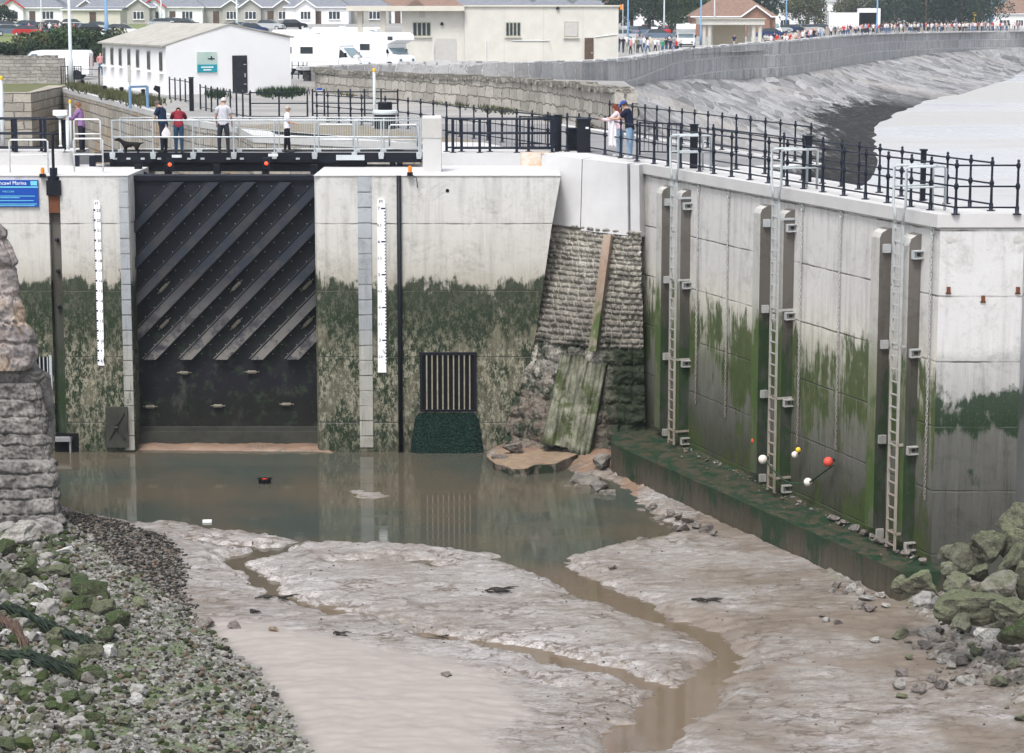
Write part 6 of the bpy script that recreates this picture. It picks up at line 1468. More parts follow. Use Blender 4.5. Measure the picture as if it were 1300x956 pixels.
def hut():
    z = -.02; FL, FR, BL = P(212, 120.5, 0), P(369.5, 116.5, 0), P(131, 109.5, 0); BRr = BL + (FR - FL)
    r = thing('white_hut', 'long white painted hut with grey roof and dark door', 'building', tuple(FL))
    ze, ze2, za = A(212, 59, FL.y).z, A(369, 48, FR.y).z, 0
    mid = FL.lerp(FR, .5); za = A(291, 32, mid.y).z; Mb = BL.lerp(BRr, .5)
    v = lambda p, z_: (p.x, p.y, z_)
    MB().add([v(FL,z), v(FR,z), v(FR,ze2), v(mid,za), v(FL,ze), v(BL,z), v(BRr,z), v(BRr,ze2), v(Mb,za), v(BL,ze)], [(0,1,2,3,4),(9,8,7,6,5),(5,0,4,9),(1,6,7,2)]).build('wall', M['white'], r)
    nF = Vector((FR.y - FL.y, -(FR.x - FL.x), 0)).normalized(); nS = Vector((-(FL.y - BL.y), FL.x - BL.x, 0)).normalized()
    if nF.y > 0: nF = -nF
    if nS.x > 0: nS = -nS
    up = Vector((0, 0, .09)); o = nF * .18 
    def slab(a, b_, c, d): a, b_, c, d = map(Vector, (a, b_, c, d)); return MB().add([a, b_, c, d, a + up, b_ + up, c + up, d + up], [(3,2,1,0),(4,5,6,7),(0,1,5,4),(1,2,6,5),(2,3,7,6),(3,0,4,7)])
    V = lambda p, z_: Vector((p.x, p.y, z_))
    slab(V(FL,ze)+o*.2+nS*.2-up*.4, V(mid,za)+o*.2, V(Mb,za)-o, V(BL,ze)-o+nS*.2-up*.4).build('roof', M['felt'], r)
    slab(V(mid,za)+o*.2, V(FR,ze2)+o*.2-nS*.2, V(BRr,ze2)-o-nS*.2, V(Mb,za)-o).build('roof', M['felt'], r)
    def fx(px): # fraction along the front
        a, b_ = 0, 1
        for _ in range(30):
            m = (a + b_) / 2; q = FL.lerp(FR, m)
            if proj((q.x, q.y, 1))[0] < px: a = m
            else: b_ = m
        return FL.lerp(FR, a)
    a, b_ = fx(295), fx(313.5); zt = A(0, 70.5, a.y).z; ang = math.atan2(FR.y - FL.y, FR.x - FL.x)
    c = (a + b_) / 2; d = MB().box((c.x + nF.x * .01, c.y + nF.y * .01, zt / 2), ((b_ - a).length, .08, zt), ang).build('door', simple('charcoal door paint', (.035,.035,.045), .5, bump=0), r)
    q = c + (b_ - a) * .32 + nF * .08; MB().box((q.x, q.y, 1.0), (.05, .06, .22), ang).build('handle', M['galv'], d)
    for zz in (.5, 1.6): MB().box((q.x, q.y, zz), (.16, .03, .05), ang).build('hinge', M['galv'], d)
    a, b_ = fx(250), fx(275); z0, z1 = A(0, 92, a.y).z, A(0, 66, a.y).z; c = (a + b_) / 2; w = (b_ - a).length
    s = MB().box((c.x + nF.x * .03, c.y + nF.y * .03, (z0+z1)/2), (w, .05, z1 - z0), ang).build('picture_board', simple('picture print', (.36,.52,.48), .5, var=.25, scale=1.2, bump=0, col2=(.62,.66,.58)), r)
    MB().box((c.x + nF.x * .065, c.y + nF.y * .065, z0 + (z1-z0)*.19), (w, .012, (z1 - z0) * .38), ang).build('teal_band', M['teal'], s)
    q = c + nF * .064 + (b_-a).normalized() * w * .22; m = MB(); m.box((q.x, q.y, z0 + (z1-z0)*.66), (.42, .01, .07), ang); m.box((q.x, q.y, z0 + (z1-z0)*.70), (.08, .012, .20), ang); m.build('flying_bird', M['void'], s)
    for zz, ww in ((.25, .62), (.12, .40)): MB().box((c.x + nF.x * .075, c.y + nF.y * .075, z0 + (z1-z0)*zz), (w * ww, .01, .07), ang).build('caption_line', M['white'], s)
    for px, y0, y1 in ((133.5,59.5,82),(143.4,60,83),(154,60.8,84),(165,61.5,85.5),(176,62.5,86.5),(190,64,89),(205.5,65,91)):
        a, b_ = 0, 1
        for _ in range(30):
            m = (a + b_) / 2; q = BL.lerp(FL, m)
            if proj((q.x, q.y, 1))[0] < px: a = m
            else: b_ = m
        q = BL.lerp(FL, a); dS = (FL - BL).normalized(); pane_window(M['glass'], M['white'], r, q - dS * .34, q + dS * .34, A(0, y1, q.y).z, A(0, y0, q.y).z, nS, 0, .1, mat_f=M['metalgrey'])
hut()
def cream_building():
    Y = 187.0; r = thing('cream_building', 'long flat roofed cream block building with a grey shutter and a brown door', 'building', (X(640, Y), Y, .2))
    x = lambda px: A(px, 40, Y).x; z = lambda py: A(600, py, Y).z
    MB().bb(x(510), x(590), Y, Y + 9, -.3, z(13.5)).build('wall', M['cream2'], r); MB().bb(x(590) + .003, x(785), Y - .25, Y + 9.3, -.3, z(8.5)).build('wall', M['cream2'], r)
    MB().bb(x(441), x(590) - .01, Y - .9, Y + 9.6, z(14), z(7.5)).build('roof_slab', M['cream'], r); MB().bb(x(590), x(786.5), Y - .4, Y + 9.5, z(8.45), z(6.5)).build('parapet_cap', M['cream'], r)
    for px in (457, 486): q = A(px, 20, Y); MB().bb(q.x - .22, q.x + .22, Y - .2, Y + .2, -.3, z(14.05)).build('column', M['cream'], r)
    n = (0, -1, 0)
    for a, b_, y0, y1, yy, mu in ((524,547,46,28,Y,3),(642,661,46,28,Y-.25,3),(716,734,47,27.5,Y-.25,0)):
        pane_window(M['glass'] if mu else M['metalgrey'], M['cream'], r, (x(a), yy), (x(b_), yy), z(y0), z(y1), n, mu, .12, mat_f=simple('window frame olive', (.42,.43,.36), .6, bump=0))
    MB().bb(x(553), x(579), Y - .06, Y + .02, .05, z(49)).build('roller_shutter', M['metalgrey'], r)
    d = MB().bb(x(742), x(753.5), Y - .31, Y - .2, .05, z(48)).build('door', M['wood'], r); MB().bb(x(751), x(752), Y - .36, Y - .31, 1.1, 1.25).build('handle', M['galv'], d)
    MB().bb(x(532), x(540), Y - .06, Y, z(22), z(15.5)).build('vent', M['metalgrey'], r)
    for px in (550, 617): MB().tube([(x(px), Y - .32, .1), (x(px), Y - .32, z(51))], .05, 6).build('drain_pipe', M['galv_white'], r)
    MB().tube([(x(650), Y - .3, z(51.5)), (x(697), Y - .3, z(51.5)), (x(701), Y - .3, z(72))], .04, 6).build('service_pipe', M['galv_white'], r)
    MB().tube([(x(755), Y - .3, z(47)), (x(783), Y - .3, z(43.5))], .04, 6).build('service_pipe', M['galv_white'], r)
    for px, py in ((561, 32), (708, 12)): q = A(px, py, Y - .3); MB().lathe([(.12, 0), (.16, .1), (.05, .25)], (q.x, Y - .36 if px > 590 else Y - .12, q.z), 10).build('wall_lamp', M['blackg'], r)
    for px in (590, 640, 690, 740): MB().bb(x(px) - .02, x(px) + .02, Y - .262, Y - .245, 0, z(9)).build('panel_joint', M['metalgrey'], r)
cream_building()
def shelter():
    Y = 262; zb = zland(X(930, Y), Y); r = thing('promenade_shelter', 'open cream promenade shelter with flat roof and columns above the sea wall', 'shelter', (X(930, Y), Y, zb)); x = lambda px: A(px, 40, Y).x; z = lambda py: A(900, py, Y).z
    MB().bb(x(888), x(970), Y - .4, Y + 5, z(31.5), z(24.5)).build('roof_slab', M['cream2'], r); MB().bb(x(886.5), x(971.5), Y - .6, Y + 5.2, z(24.4), z(23.4)).build('roof_edge', M['cream'], r)
    MB().bb(x(903), x(950), Y + 3.6, Y + 3.9, zb - .1, z(31.6)).build('back_wall', simple('peach render', (.66,.58,.46), .85, var=.03), r); MB().bb(x(892), x(968), Y - .2, Y + 5, zb - .4, zb + .15).build('floor_plinth', M['cream'], r)
    for px, dy in ((894, 0), (901, 0), (957, 0), (965, 0), (905, 1.8), (953, 1.8)): q = x(px); MB().lathe([(.32, 0), (.32, .12), (.24, .2), (.24, z(31.6) - zb - .2), (.32, z(31.6) - zb)], (q, Y + .1 + dy, zb), 10).build('column', M['cream2'], r)
shelter()
def house(label, px, Y, w, dpt, eave, ridge, wall='white', roof='slate', gables=(), bays=(), storeys=1, chim=(), hip=True, z0=None, rz=0, group='houses behind the car park', win=None, cat='house'):
    Xc = X(px, Y); z0 = zland(Xc, Y) if z0 is None else z0; r = thing('house', label, cat, (Xc, Y, z0), R(rz), group)
    MB().bb(-w/2, w/2, 0, dpt, -1.5, eave).build('wall', M[wall], r, local=True)
    h = dpt * .5 * .9 if hip else 0; o = .35; m = MB()
    m.add([(-w/2-o,-o,eave),(w/2+o,-o,eave),(w/2+o,dpt+o,eave),(-w/2-o,dpt+o,eave),(-w/2+h-(0 if hip else o),dpt/2,ridge),(w/2-h+(0 if hip else o),dpt/2,ridge)], [(0,1,5,4),(2,3,4,5),(3,0,4),(1,2,5),(3,2,1,0)])
    rf = m.build('roof', M[roof], r, local=True)
    MB().bb(-w/2-o, w/2+o, -o-.04, -o+.06, eave-.14, eave+.03).build('gutter', M['white_gloss'], rf, local=True)
    for cx in chim:
        MB().bb(cx-.45, cx+.45, dpt/2-.4, dpt/2+.4, ridge-.9, ridge+.75).build('chimney', M['brick'], rf, local=True)
        for e in (-.22, .22): MB().lathe([(.13,0),(.16,.5),(.1,.5)], (cx+e, dpt/2, ridge+.75), 8).build('chimney_pot', M['tile'], rf, local=True)
    for gx_, gw in gables:
        gz = eave + (ridge - eave) * .85 * gw / (dpt * .8); gz = min(gz, ridge - .1)
        MB().yprism([(gx_-gw/2,-1.5),(gx_+gw/2,-1.5),(gx_+gw/2,eave),(gx_,gz),(gx_-gw/2,eave)], -.9, .3).build('gable_wall', M[wall], r, local=True)
        m = MB()
        for s in (-1, 1): m.add([(gx_+s*(gw/2+.3),-1.25,eave-.15),(gx_,-1.25,gz+.08),(gx_,dpt*.45,gz+.08),(gx_+s*(gw/2+.3),dpt*.3,eave-.15)], [(0,1,2,3)])
        m.build('gable_roof', M[roof], r, local=True)
        m = MB()
        for s in (-1, 1): m.bar((gx_+s*(gw/2+.3),-1.28,eave-.12),(gx_,-1.28,gz+.12), .08, .2)
        m.build('bargeboard', M['red'] if wall == 'white' and gw > 3.4 else M['white_gloss'], r, local=True)
    yy = lambda x_: -.9 if any(abs(x_-g) < gw_/2 for g, gw_ in gables) else 0
    for bx_, bw in bays:
        for s_ in range(storeys):
            z1 = .75 + 2.7 * s_; pane_window(M['glass'], M['white_gloss'], r, (r.location.x+bx_-bw/2, r.location.y+yy(bx_)), (r.location.x+bx_+bw/2, r.location.y+yy(bx_)), r.location.z+z1, r.location.z+z1+1.35, (0,-1,0), 2 if bw > 1.3 else 1, .12)
    MB().bb(-.5+w*.02, .5+w*.02, -.07, .02, 0, 2.1).build('door', M['wood'], r, local=True)
    return r
M['pebble'] = simple('grey pebbledash', (.42,.41,.38), .95, var=.1, scale=6)
house('white bungalow with two bay windows at the far left', 46, 372, 10.5, 8, 2.7, 5.3, 'white', 'slate', [(-2.9, 3.6)], [(-2.9, 1.9), (2.8, 1.9)], chim=(3.6,))
house('pale bungalow with slate roof behind the dark parked cars', 96, 378, 10, 8, 2.7, 5.4, 'pebble', 'slate', [(2.8, 3.2)], [(-2.4, 2.0), (2.8, 1.8)], chim=(-3.5,))
house('low buff garage block with flat looking roof left of the blue lamp post', 122, 350, 9, 6, 2.5, 2.9, 'cream', 'slate', [], [], hip=False)
house('wide bungalow with long grey front right of the blue lamp post', 158, 372, 11.5, 8, 2.8, 5.4, 'pebble', 'slate', [(3.2, 3.6)], [(3.2, 1.8), (-2.6, 2.2)], chim=(0,))
house('white bungalow with red edged gable behind the white hut roof', 222, 374, 10.5, 8, 2.8, 5.6, 'white', 'slate', [(-2.8, 3.8)], [(-2.8, 1.8), (2.7, 1.8)])
house('white bungalow with brick chimney and tall red pots behind the white hut', 277, 376, 9.5, 8, 2.8, 5.2, 'pebble', 'slate', [(2.9, 3.2)], [(2.9, 1.8), (-2.9, 1.5)], chim=(-.8, 3.6))
house('grey bungalow with paired white bays left of the low profile motorhome', 345, 372, 10.5, 8, 2.8, 5.4, 'pebble', 'slate', [(-3, 3.4), (2.6, 3.4)], [(-3, 1.9), (2.6, 1.9)], chim=(0,))
house('white bungalow with yellow blinds above the motorhomes', 405, 370, 10.5, 8, 2.8, 5.4, 'white', 'slate', [(-1.8, 3.2)], [(-1.8, 1.7), (2.9, 1.9)], chim=(4,))
house('grey bungalow between the motorhomes and the cream building', 458, 376, 10, 8, 2.8, 5.4, 'pebble', 'slate', [], [(-2.6, 1.9), (2.6, 1.9)], chim=(2,))
for i, (px, rf) in enumerate(((505, 'tile'), (553, 'tile'), (600, 'slate'), (648, 'slate'), (700, 'slate'), (748, 'slate'))):
    house(['red tiled house peeping over the left end of the cream building', 'second red tiled house over the cream building roof', 'slate roofed house over the middle of the cream building', 'slate roofed house over the cream building, third from its right end', 'slate roofed house over the cream building, second from its right end', 'slate roofed house over the right end of the cream building'][i], px, 392, 10, 8, 2.8, 5.6, 'white', rf, [], [(-2.4, 1.8), (2.4, 1.8)], chim=(3,))
house('brown tiled hipped house behind the promenade shelter', 929, 335, 12.5, 9, 3.6, 6.6, 'brick', 'tile', [(3.2, 4.2)], [(-2.6, 1.8)], z0=.4, group='sea front houses')
house('white two storey sea front house right of the promenade shelter', 993, 440, 11, 9, 5.6, 8.4, 'white', 'slate', [], [(-3.6, 1.8), (0, 1.8), (3.6, 1.8)], 2, (3,), z0=1.1, group='sea front houses')
house('white terrace of two storey houses left of the sea front trees', 1058, 470, 12, 9, 5.8, 8.8, 'white', 'slate', [], [(-4, 1.8), (0, 1.8), (4, 1.8)], 2, (4,), z0=1.3, group='sea front houses')
house('cream gabled house beside the big dark trees', 1110, 465, 8, 9, 5.8, 9.2, 'cream2', 'slate', [(0, 7)], [(-1.8, 1.5), (1.8, 1.5)], 2, z0=1.3, group='sea front houses', hip=False)
house('low white sea front building with brown roof at the right edge', 1296, 475, 14, 12, 3.4, 6.6, 'white', 'tile', [], [(-4.6, 2.2), (-1.4, 1.6), (2.2, 2)], z0=1.0, group='sea front houses')
house('long grey roofed house behind the sea front trees', 855, 430, 16, 9, 4.8, 7.6, 'white', 'slate', [], [(-5, 2), (0, 2), (5, 2)], z0=1.0, group='sea front houses')
# walls near the hut
pts = [(-48, 139.5), (-36, 140.5), (-28.4, 141)]
r = thing('rubble_wall', 'grey rubble garden wall at the left in front of the white van', 'wall', (-36, 140.5, 0)); MB().wall(pts, -1.0, [1.85, 1.8, 1.65], th=.5).build('stone_face', M['rubble_stone'], r)
m = MB(); [m.box((-48 + i * .42, 139.85 + i * .42 * .075, 1.86 - i * .0035 + rnd.uniform(-.03, .05)), (.4, .55, .2)) for i in range(46)]; m.build('coping_stones', M['rubble_stone'], r)
r = thing('retaining_wall', 'low stone retaining wall of the grassy bank beyond the rubble wall', 'wall', (-50, 205, 0)); MB().wall([(-75, 203), (-52, 203), (-44, 200)], -.5, [1.0, .9, .3], th=.5).build('stone_face', M['rubble_stone'], r)
# ------------------------------------------------------------------ lamp posts, poles
def lamp(label, px, ybase, Y, w, mt, h=9.0, arm=0):
    q = A(px, ybase, Y); r = thing('street_lamp', label, 'lamp post', tuple(q)); R0 = w / 2 * Y / F_PX
    MB().tube([(q.x, Y, q.z), (q.x, Y, q.z + 1.4), (q.x, Y, q.z + 1.45), (q.x, Y, q.z + h)], [R0 * 1.35, R0 * 1.35, R0, R0 * .7], 10).build('column', M[mt], r, True)
    MB().tube([(q.x, Y, q.z + h), (q.x + .3, Y, q.z + h + .25), (q.x + 1.2, Y - .2, q.z + h + .3)], R0 * .5, 6).build('arm', M[mt], r, True); MB().box((q.x + 1.5, Y - .25, q.z + h + .28), (.7, .25, .14)).build('lamp_head', M['pole'], r)
lamp('stout grey lamp post in front of the white van', 90.5, 105.5, 140, 4.6, 'pole'); lamp('blue lamp post standing in the bushes left of the white hut', 135.5, 48, 205, 4.2, 'blue')
lamp('thin grey lamp post beside the far left bungalow', 53, 38, 320, 1.8, 'pole'); lamp('thin grey lamp post behind the white hut roof', 205, 30, 330, 1.8, 'pole'); lamp('slim grey lamp post right of the brick chimney', 301, 38, 300, 2.4, 'pole')
for x, y, Y, w, mt, lab in ((797,58,245,2.2,'blue','blue lamp post at the right corner of the cream building'),(889.5,57,258,2.2,'blue','blue lamp post at the left corner of the promenade shelter'),(843,35,330,1.8,'pole','thin pole in front of the trees left of the luton motorhome'),(907,30,300,1.6,'pole','thin pole in front of the brown tiled house'),
    (1113,42,340,2.0,'blue','blue lamp post left of the yellow sign'),(1138,30,440,1.6,'pole','thin grey mast before the big dark trees'),(1175,30,440,1.8,'wood','brown mast in the middle of the dark trees'),(1217,30,452,2.0,'blue','blue lamp post in the dark trees'),(1236,30,452,1.6,'pole','thin grey lamp post at the right end of the dark trees'),(1258,31,450,4.0,'blue','stout blue column beside the low white sea front building'),(998,30,420,1.6,'blue','blue lamp post before the white two storey house')):
    lamp(lab, x, y, Y, w, mt)
for x, ya, yb_, lab in ((1032,16,30,'yellow banner pole left of the trailer'),(1039,17,30,'second yellow banner pole nearer the trailer'),(1131,17,33,'yellow topped sign pole before the dark trees'),(1237,18,32,'orange topped sign pole at the right end of the trees')):
    Y = 445; a, b_ = A(x, yb_, Y), A(x, ya, Y); r = thing('banner_pole', lab, 'sign', tuple(a)); MB().tube([a, b_], .12, 6).build('pole', M['yellow'], r); MB().box((b_.x, Y, b_.z), (.7, .1, .7)).build('banner', M['yellow'], r)
Y = 245; a = A(789, 30, Y); r = thing('flag_pole', 'short pole with orange flag at the right corner of the cream building', 'flag', (a.x, Y, 0)); MB().tube([(a.x + .15, Y, 0), (a.x + .15, Y, A(0, 5, Y).z)], .05, 6).build('pole', M['pole'], r); MB().box((a.x, Y, A(0, 9, Y).z), (.35, .05, .55)).build('flag', M['orange'], r)
# blue goalpost frame and small marker posts
a, b_ = P(165.5, 138, 0), P(187.5, 137, 0); zt = A(0, 110.5, a.y).z; r = thing('sign_frame', 'blue goalpost shaped frame on the verge in front of the white hut', 'frame', tuple(a)); zt2 = zt
for q in (a, b_): MB().tube([q, q + Vector((0, 0, zt))], .07, 8).build('upright', M['blue'], r)
MB().bar(a + Vector((0, 0, zt)), b_ + Vector((0, 0, zt)), .06, .1).build('crossbar', M['blue'], r)
r, q, zt = post('thin grey pole with small notice in front of the white hut', 165.5, 84, 137, 2.0, 'pole', name='notice_pole'); MB().box((q.x, q.y - .06, zt - .35), (.14, .03, .8)).build('notice', M['metalgrey'], r)
a = P(202.5, 134, 0); r = thing('tilted_sign', 'small dark tilted sign on a post by the end of the hut railing', 'sign', tuple(a)); MB().bar(a, a + Vector((0, 0, .75)), .08, .08).build('upright', M['blackg'], r); m = MB(); m.add([tuple(a + Vector(v)) for v in ((-.28,-.05,.78),(.05,-.05,.55),(.06,-.05,.92),(-.20,-.05,.98),(-.28,0,.78),(.05,0,.55),(.06,0,.92),(-.20,0,.98))], [(0,1,2,3),(7,6,5,4),(0,4,5,1),(1,5,6,2),(2,6,7,3),(3,7,4,0)]); m.build('sign_plate', M['blackg'], r)
for x, y in ((105, 111), (133, 119), (154.5, 121), (182, 124)):
    a = P(x, y, 0); r = thing('bollard', 'short dark bollard on the grassy verge beside the white hut', 'bollard', tuple(a), group='bollards beside the white hut'); MB().lathe([(.10,0),(.10,.34),(.13,.36),(.13,.42),(.05,.46)], tuple(a), 8).build('shaft', M['blackg'], r)
q = P(343, 118, 0)
r = thing('marker_post', 'blue topped marker block at the bend of the harbour wall', 'post', tuple(P(406, 119, 0))); q = P(406, 119, 0); MB().box((q.x, q.y, .1), (.3, .3, .2)).build('block', M['coping'], r); MB().box((q.x, q.y, .26), (.26, .26, .12)).build('blue_cap', M['signblue'], r)
# ------------------------------------------------------------------ vegetation
M['leaf1'] = simple('dark evergreen leaf', (.030,.058,.028), .6, var=.35, scale=1.5, bump=0); M['leaf2'] = simple('mid green leaf', (.055,.095,.035), .6, var=.3, scale=1.5, bump=0)
M['leaf3'] = simple('dry olive leaf', (.105,.115,.05), .7, var=.3, scale=1.5, bump=0); M['bark'] = simple('bark', (.09,.07,.05), .9, var=.2, scale=4, bump=.4)
def crown_mesh(seed, n, rx, ry, rz, leaf, lumps=9):
    r_ = random.Random(seed); cs = [(Vector((r_.uniform(-.65,.65)*rx, r_.uniform(-.65,.65)*ry, r_.uniform(-.5,.75)*rz)), r_.uniform(.32,.6)) for _ in range(lumps)]
    m = MB()
    for _ in range(n):
        c, s = r_.choice(cs); v = Vector((r_.gauss(0,1), r_.gauss(0,1), r_.gauss(0,1))).normalized() * (r_.random() ** .4) * s * 1.0
        p = c + Vector((v.x * rx, v.y * ry, v.z * rz)); a = Vector((r_.gauss(0,1), r_.gauss(0,1), r_.gauss(0,1))).normalized(); b_ = a.cross(Vector((r_.gauss(0,1), r_.gauss(0,1), r_.gauss(0,1)))).normalized(); l = leaf * r_.uniform(.6, 1.4)
        m.add([p - a*l, p + b_*l*.6, p + a*l, p - b_*l*.6], [(0,1,2,3)])
    return m.mesh('crown')
def tree(label, px, ybase, Y, h, w, mt='leaf1', seed=1, n=5200, trunk=True, group='sea front trees', cat='tree', name='tree'):
    Xc = X(px, Y); z = zland(Xc, Y) if ybase is None else A(px, ybase, Y).z; r = thing(name, label, cat, (Xc, Y, z), group=group)
    me = crown_mesh(seed, n, w/2, w*.4, h*(.50 if trunk else .52), .06 * h ** .5 + .05, 12); o = link('crown', me, M[mt], r); o.location = (0, 0, h * (.50 if trunk else .42))
    m = MB(); m.tube([(0,0,0),(0.1,0,h*.3),(0,0,h*.6)], [h*.035,h*.028,h*.012], 8)
    rr = random.Random(seed)
    for _ in range(5): a = rr.uniform(0, 6.3); m.tube([(0,0,h*rr.uniform(.25,.4)), (math.cos(a)*w*.2, math.sin(a)*w*.2, h*.6), (math.cos(a)*w*.33, math.sin(a)*w*.3, h*.75)], [h*.016,h*.01,h*.004], 5)
    m.build('trunk' if trunk else 'stems', M['bark'], r, local=True); return r
TR = [(800,365,9,14,'leaf1','dark tree behind the queue, leftmost beyond the cream building'),(822,372,10,15,'leaf1','dense dark tree beyond the queue of people'),(850,365,8.5,13,'leaf2','mid green tree left of the white luton motorhome'),(876,380,9.5,12,'leaf1','dark tree touching the brown tiled roof'),(958,385,10.5,11,'leaf1','dark tree above the right end of the brown tiled roof'),(1022,430,7.5,9,'leaf3','small olive tree between the two white sea front houses'),(1080,440,7.5,10,'leaf3','olive tree in front of the cream gabled house'),
      (1132,440,10,13,'leaf1','dark tree, first of the big clump from the left'),(1150,455,12,15,'leaf2','tall mid green tree, second of the big clump'),(1170,445,11,14,'leaf1','dark round tree, third of the big clump'),(1192,450,12,15,'leaf3','paler olive tree in the middle of the big clump'),(1214,445,11.5,14,'leaf1','dark tree, fifth of the big clump'),(1236,450,11,14,'leaf1','dark tree at the right end of the big clump'),(770,420,8,12,'leaf1','tree top just above the right end of the cream building'),(1160,520,13,22,'leaf1','broad dark tree at the back of the big clump'),(1215,530,13,22,'leaf1','second broad dark tree at the back of the big clump')]
for i, (px, Y, h, w, mt, lab) in enumerate(TR): tree(lab, px, None, Y, h, w, mt, i + 1)
tree('round dark bush at the far left edge on the grass', 6, 30, 330, 3.6, 5, 'leaf1', 31, 2600, False, 'bushes at the upper left', 'bush', 'bush')
for i, (px, Y, h, w, mt, lab) in enumerate(((30,196,2.0,5,'leaf1','low dark bush at the left end of the hedge behind the van'),(48,200,2.9,6,'leaf3','olive bush above the left of the white van'),(68,202,3.2,6,'leaf3','pale olive bush directly above the white van'),(88,200,2.9,6,'leaf1','dark bush right behind the stout grey lamp post'),(106,198,3.1,6,'leaf2','mid green bush above the man in the checked shirt'),(124,196,2.9,5,'leaf1','dark bush at the left end of the white hut roof'),(140,204,3.0,5,'leaf3','olive bush behind the blue lamp post'))):
    tree(lab, px, None, Y, h, w, mt, 40 + i, 3200, False, 'bushes at the upper left', 'bush', 'bush')
def tufts(name, label, poly_pts, n, hh, mats, seed, cat='weeds'):
    r_ = random.Random(seed); m = MB()
    for _ in range(n):
        px, py, z0 = r_.choice(poly_pts); q = P(px + r_.gauss(0, 7), py + r_.gauss(0, 2.2), z0)
        for k in range(5):
            a = r_.uniform(0, 6.3); l = hh * r_.uniform(.4, 1.2); e = q + Vector((math.cos(a) * .12, math.sin(a) * .12, l)); s_ = Vector((-math.sin(a), math.cos(a), 0)) * .03; m.add([q - s_, q + s_, e], [(0,1,2)])
    return tag(m.build(name, M[mats]), label, cat, kind='stuff')
tufts('verge_weeds', 'rough grass and weeds on the verge between the inner wall and the white hut', [(100,112,0),(120,116,0),(140,122,0),(150,124,0),(170,128,0),(185,130,0),(195,132,0)], 1500, .32, 'leaf3', 5)
tufts('wall_foot_weeds', 'thin weeds growing at the foot of the harbour wall', [(560,130,0),(585,134,0),(620,139,0),(640,142,0),(700,152,0),(745,160,0),(440,119,0)], 420, .22, 'leaf3', 6)
tufts('hut_weeds', 'dark green weeds along the foot of the white hut front', [(340,120,0),(350,120,0),(365,120,0),(275,122,0),(375,119,0)], 500, .40, 'leaf1', 8)
tufts('terrace_weeds', 'brown and green weeds on the old wall at the left edge', [(15,107,-.5),(30,109,-.5),(42,111,-.5),(5,108,-.5)], 500, .35, 'leaf3', 9)
# ------------------------------------------------------------------ foreground stone pier at the left
M['pier_stone'] = stone_mat('rough pale limestone', (.09,.083,.08), (.27,.255,.24), (.008,.007,.006), pink=None, s=2.4)
M['pier_top'] = stone_mat('rough ochre and lilac stone', (.15,.135,.14), (.37,.33,.31), (.02,.018,.016), pink=(.40,.29,.19), s=2.2)
def hz_y(x, y): return 17
YP = 54.5
def pier_part(name, sil, y0px, nj, mt, seed, rowh, wmin, wmax, amp, depth_off, ul=-6.5, bulge=.25, rough=.8, nu=170):
    """front face from far left up to the silhouette polyline (px,py), then wraps back; real depth 2.5 m"""
    S = [A(x, y, YP) for x, y in sil]; S.sort(key=lambda p: -p.z); zt, zb = S[0].z, S[-1].z
    def edge(z):
        for a, b_ in zip(S[:-1], S[1:]):
            if b_.z <= z <= a.z: return a.x + (b_.x - a.x) * (a.z - z) / (a.z - b_.z + 1e-9)
        return S[-1].x
    X0 = A(-110, 400, YP).x
    def fn(u, v):
        z = zt + (zb - zt) * v; xe = edge(z); wf = .62; cr = .16
        if u < wf: s = u / wf; x = X0 + (xe - cr - X0) * s; p = Vector((x, YP + depth_off(v), z)); n = Vector((0, -1, .05))
        else:
            s = (u - wf) / (1 - wf)
            if s < .4: a = s / .4 * math.pi / 2; p = Vector((xe - cr + cr * math.sin(a), YP + cr * (1 - math.cos(a)) + depth_off(v), z)); n = Vector((math.sin(a), -math.cos(a), 0))
            else: q = (s - .4) / .6; p = Vector((xe - 1.1 * q, YP + cr + 2.6 * q + depth_off(v), z)); n = Vector((1, 0, 0))
        return p, n.normalized()
    ulen = (S[0].x - X0) + 3.2; vlen = zt - zb
    rw, uv = course_surface(fn, nu, nj, seed, rowh, wmin, wmax, amp, max(ulen, 3), vlen, rough=rough, pw=7.0)
    m = MB(); m.grid(rw, uvs=uv); top = rw[0]; m.add(list(top), [tuple(range(len(top)))]) if True else None
    return m, mt
r = thing('stone_pier', 'broken old stone pier in the left foreground, ochre boulders above coursed limestone', 'pier', (A(40, 600, YP).x, YP, -8.8))
m, mt = pier_part('x', [(-8,278),(4,292),(12,318),(22,345),(26,385),(32,408),(41,425),(44,445),(42,458),(34,469)], 0, 120, M['pier_top'], 21, .62, .5, 1.5, .13, lambda v: -.15 - .1 * v, rough=1.0); m.build('upper_boulders', mt, r, True)
m, mt = pier_part('x', [(36,468),(47,471),(49,480),(46,486)], 0, 26, M['pier_stone'], 22, .5, .8, 1.6, .14, lambda v: .12, rough=1.0); m.build('gap_course', mt, r, True)
m, mt = pier_part('x', [(46,486),(52,510),(58,545),(66,572),(70,590)], 0, 120, M['pier_stone'], 23, .34, .25, .75, .10, lambda v: -.05 - .25 * v, rough=1.6); m.build('middle_courses', mt, r, True)
m, mt = pier_part('x', [(64,580),(72,584),(76,610),(80,640),(84,662),(90,700)], 0, 110, M['pier_stone'], 24, .30, .5, 1.6, .11, lambda v: -.40 - .5 * v, rough=1.4); m.build('lower_steps', mt, r, True)
q = A(58, 520, 57.5); me = rock_mesh(77, 4, .5); o = link('fallen_block', me, M['pier_stone'], r); o.location = Vector((A(57, 545, 57.5).x, 57.5, A(57, 540, 57.5).z)) - r.location; o.scale = (.45, .5, 1.5)
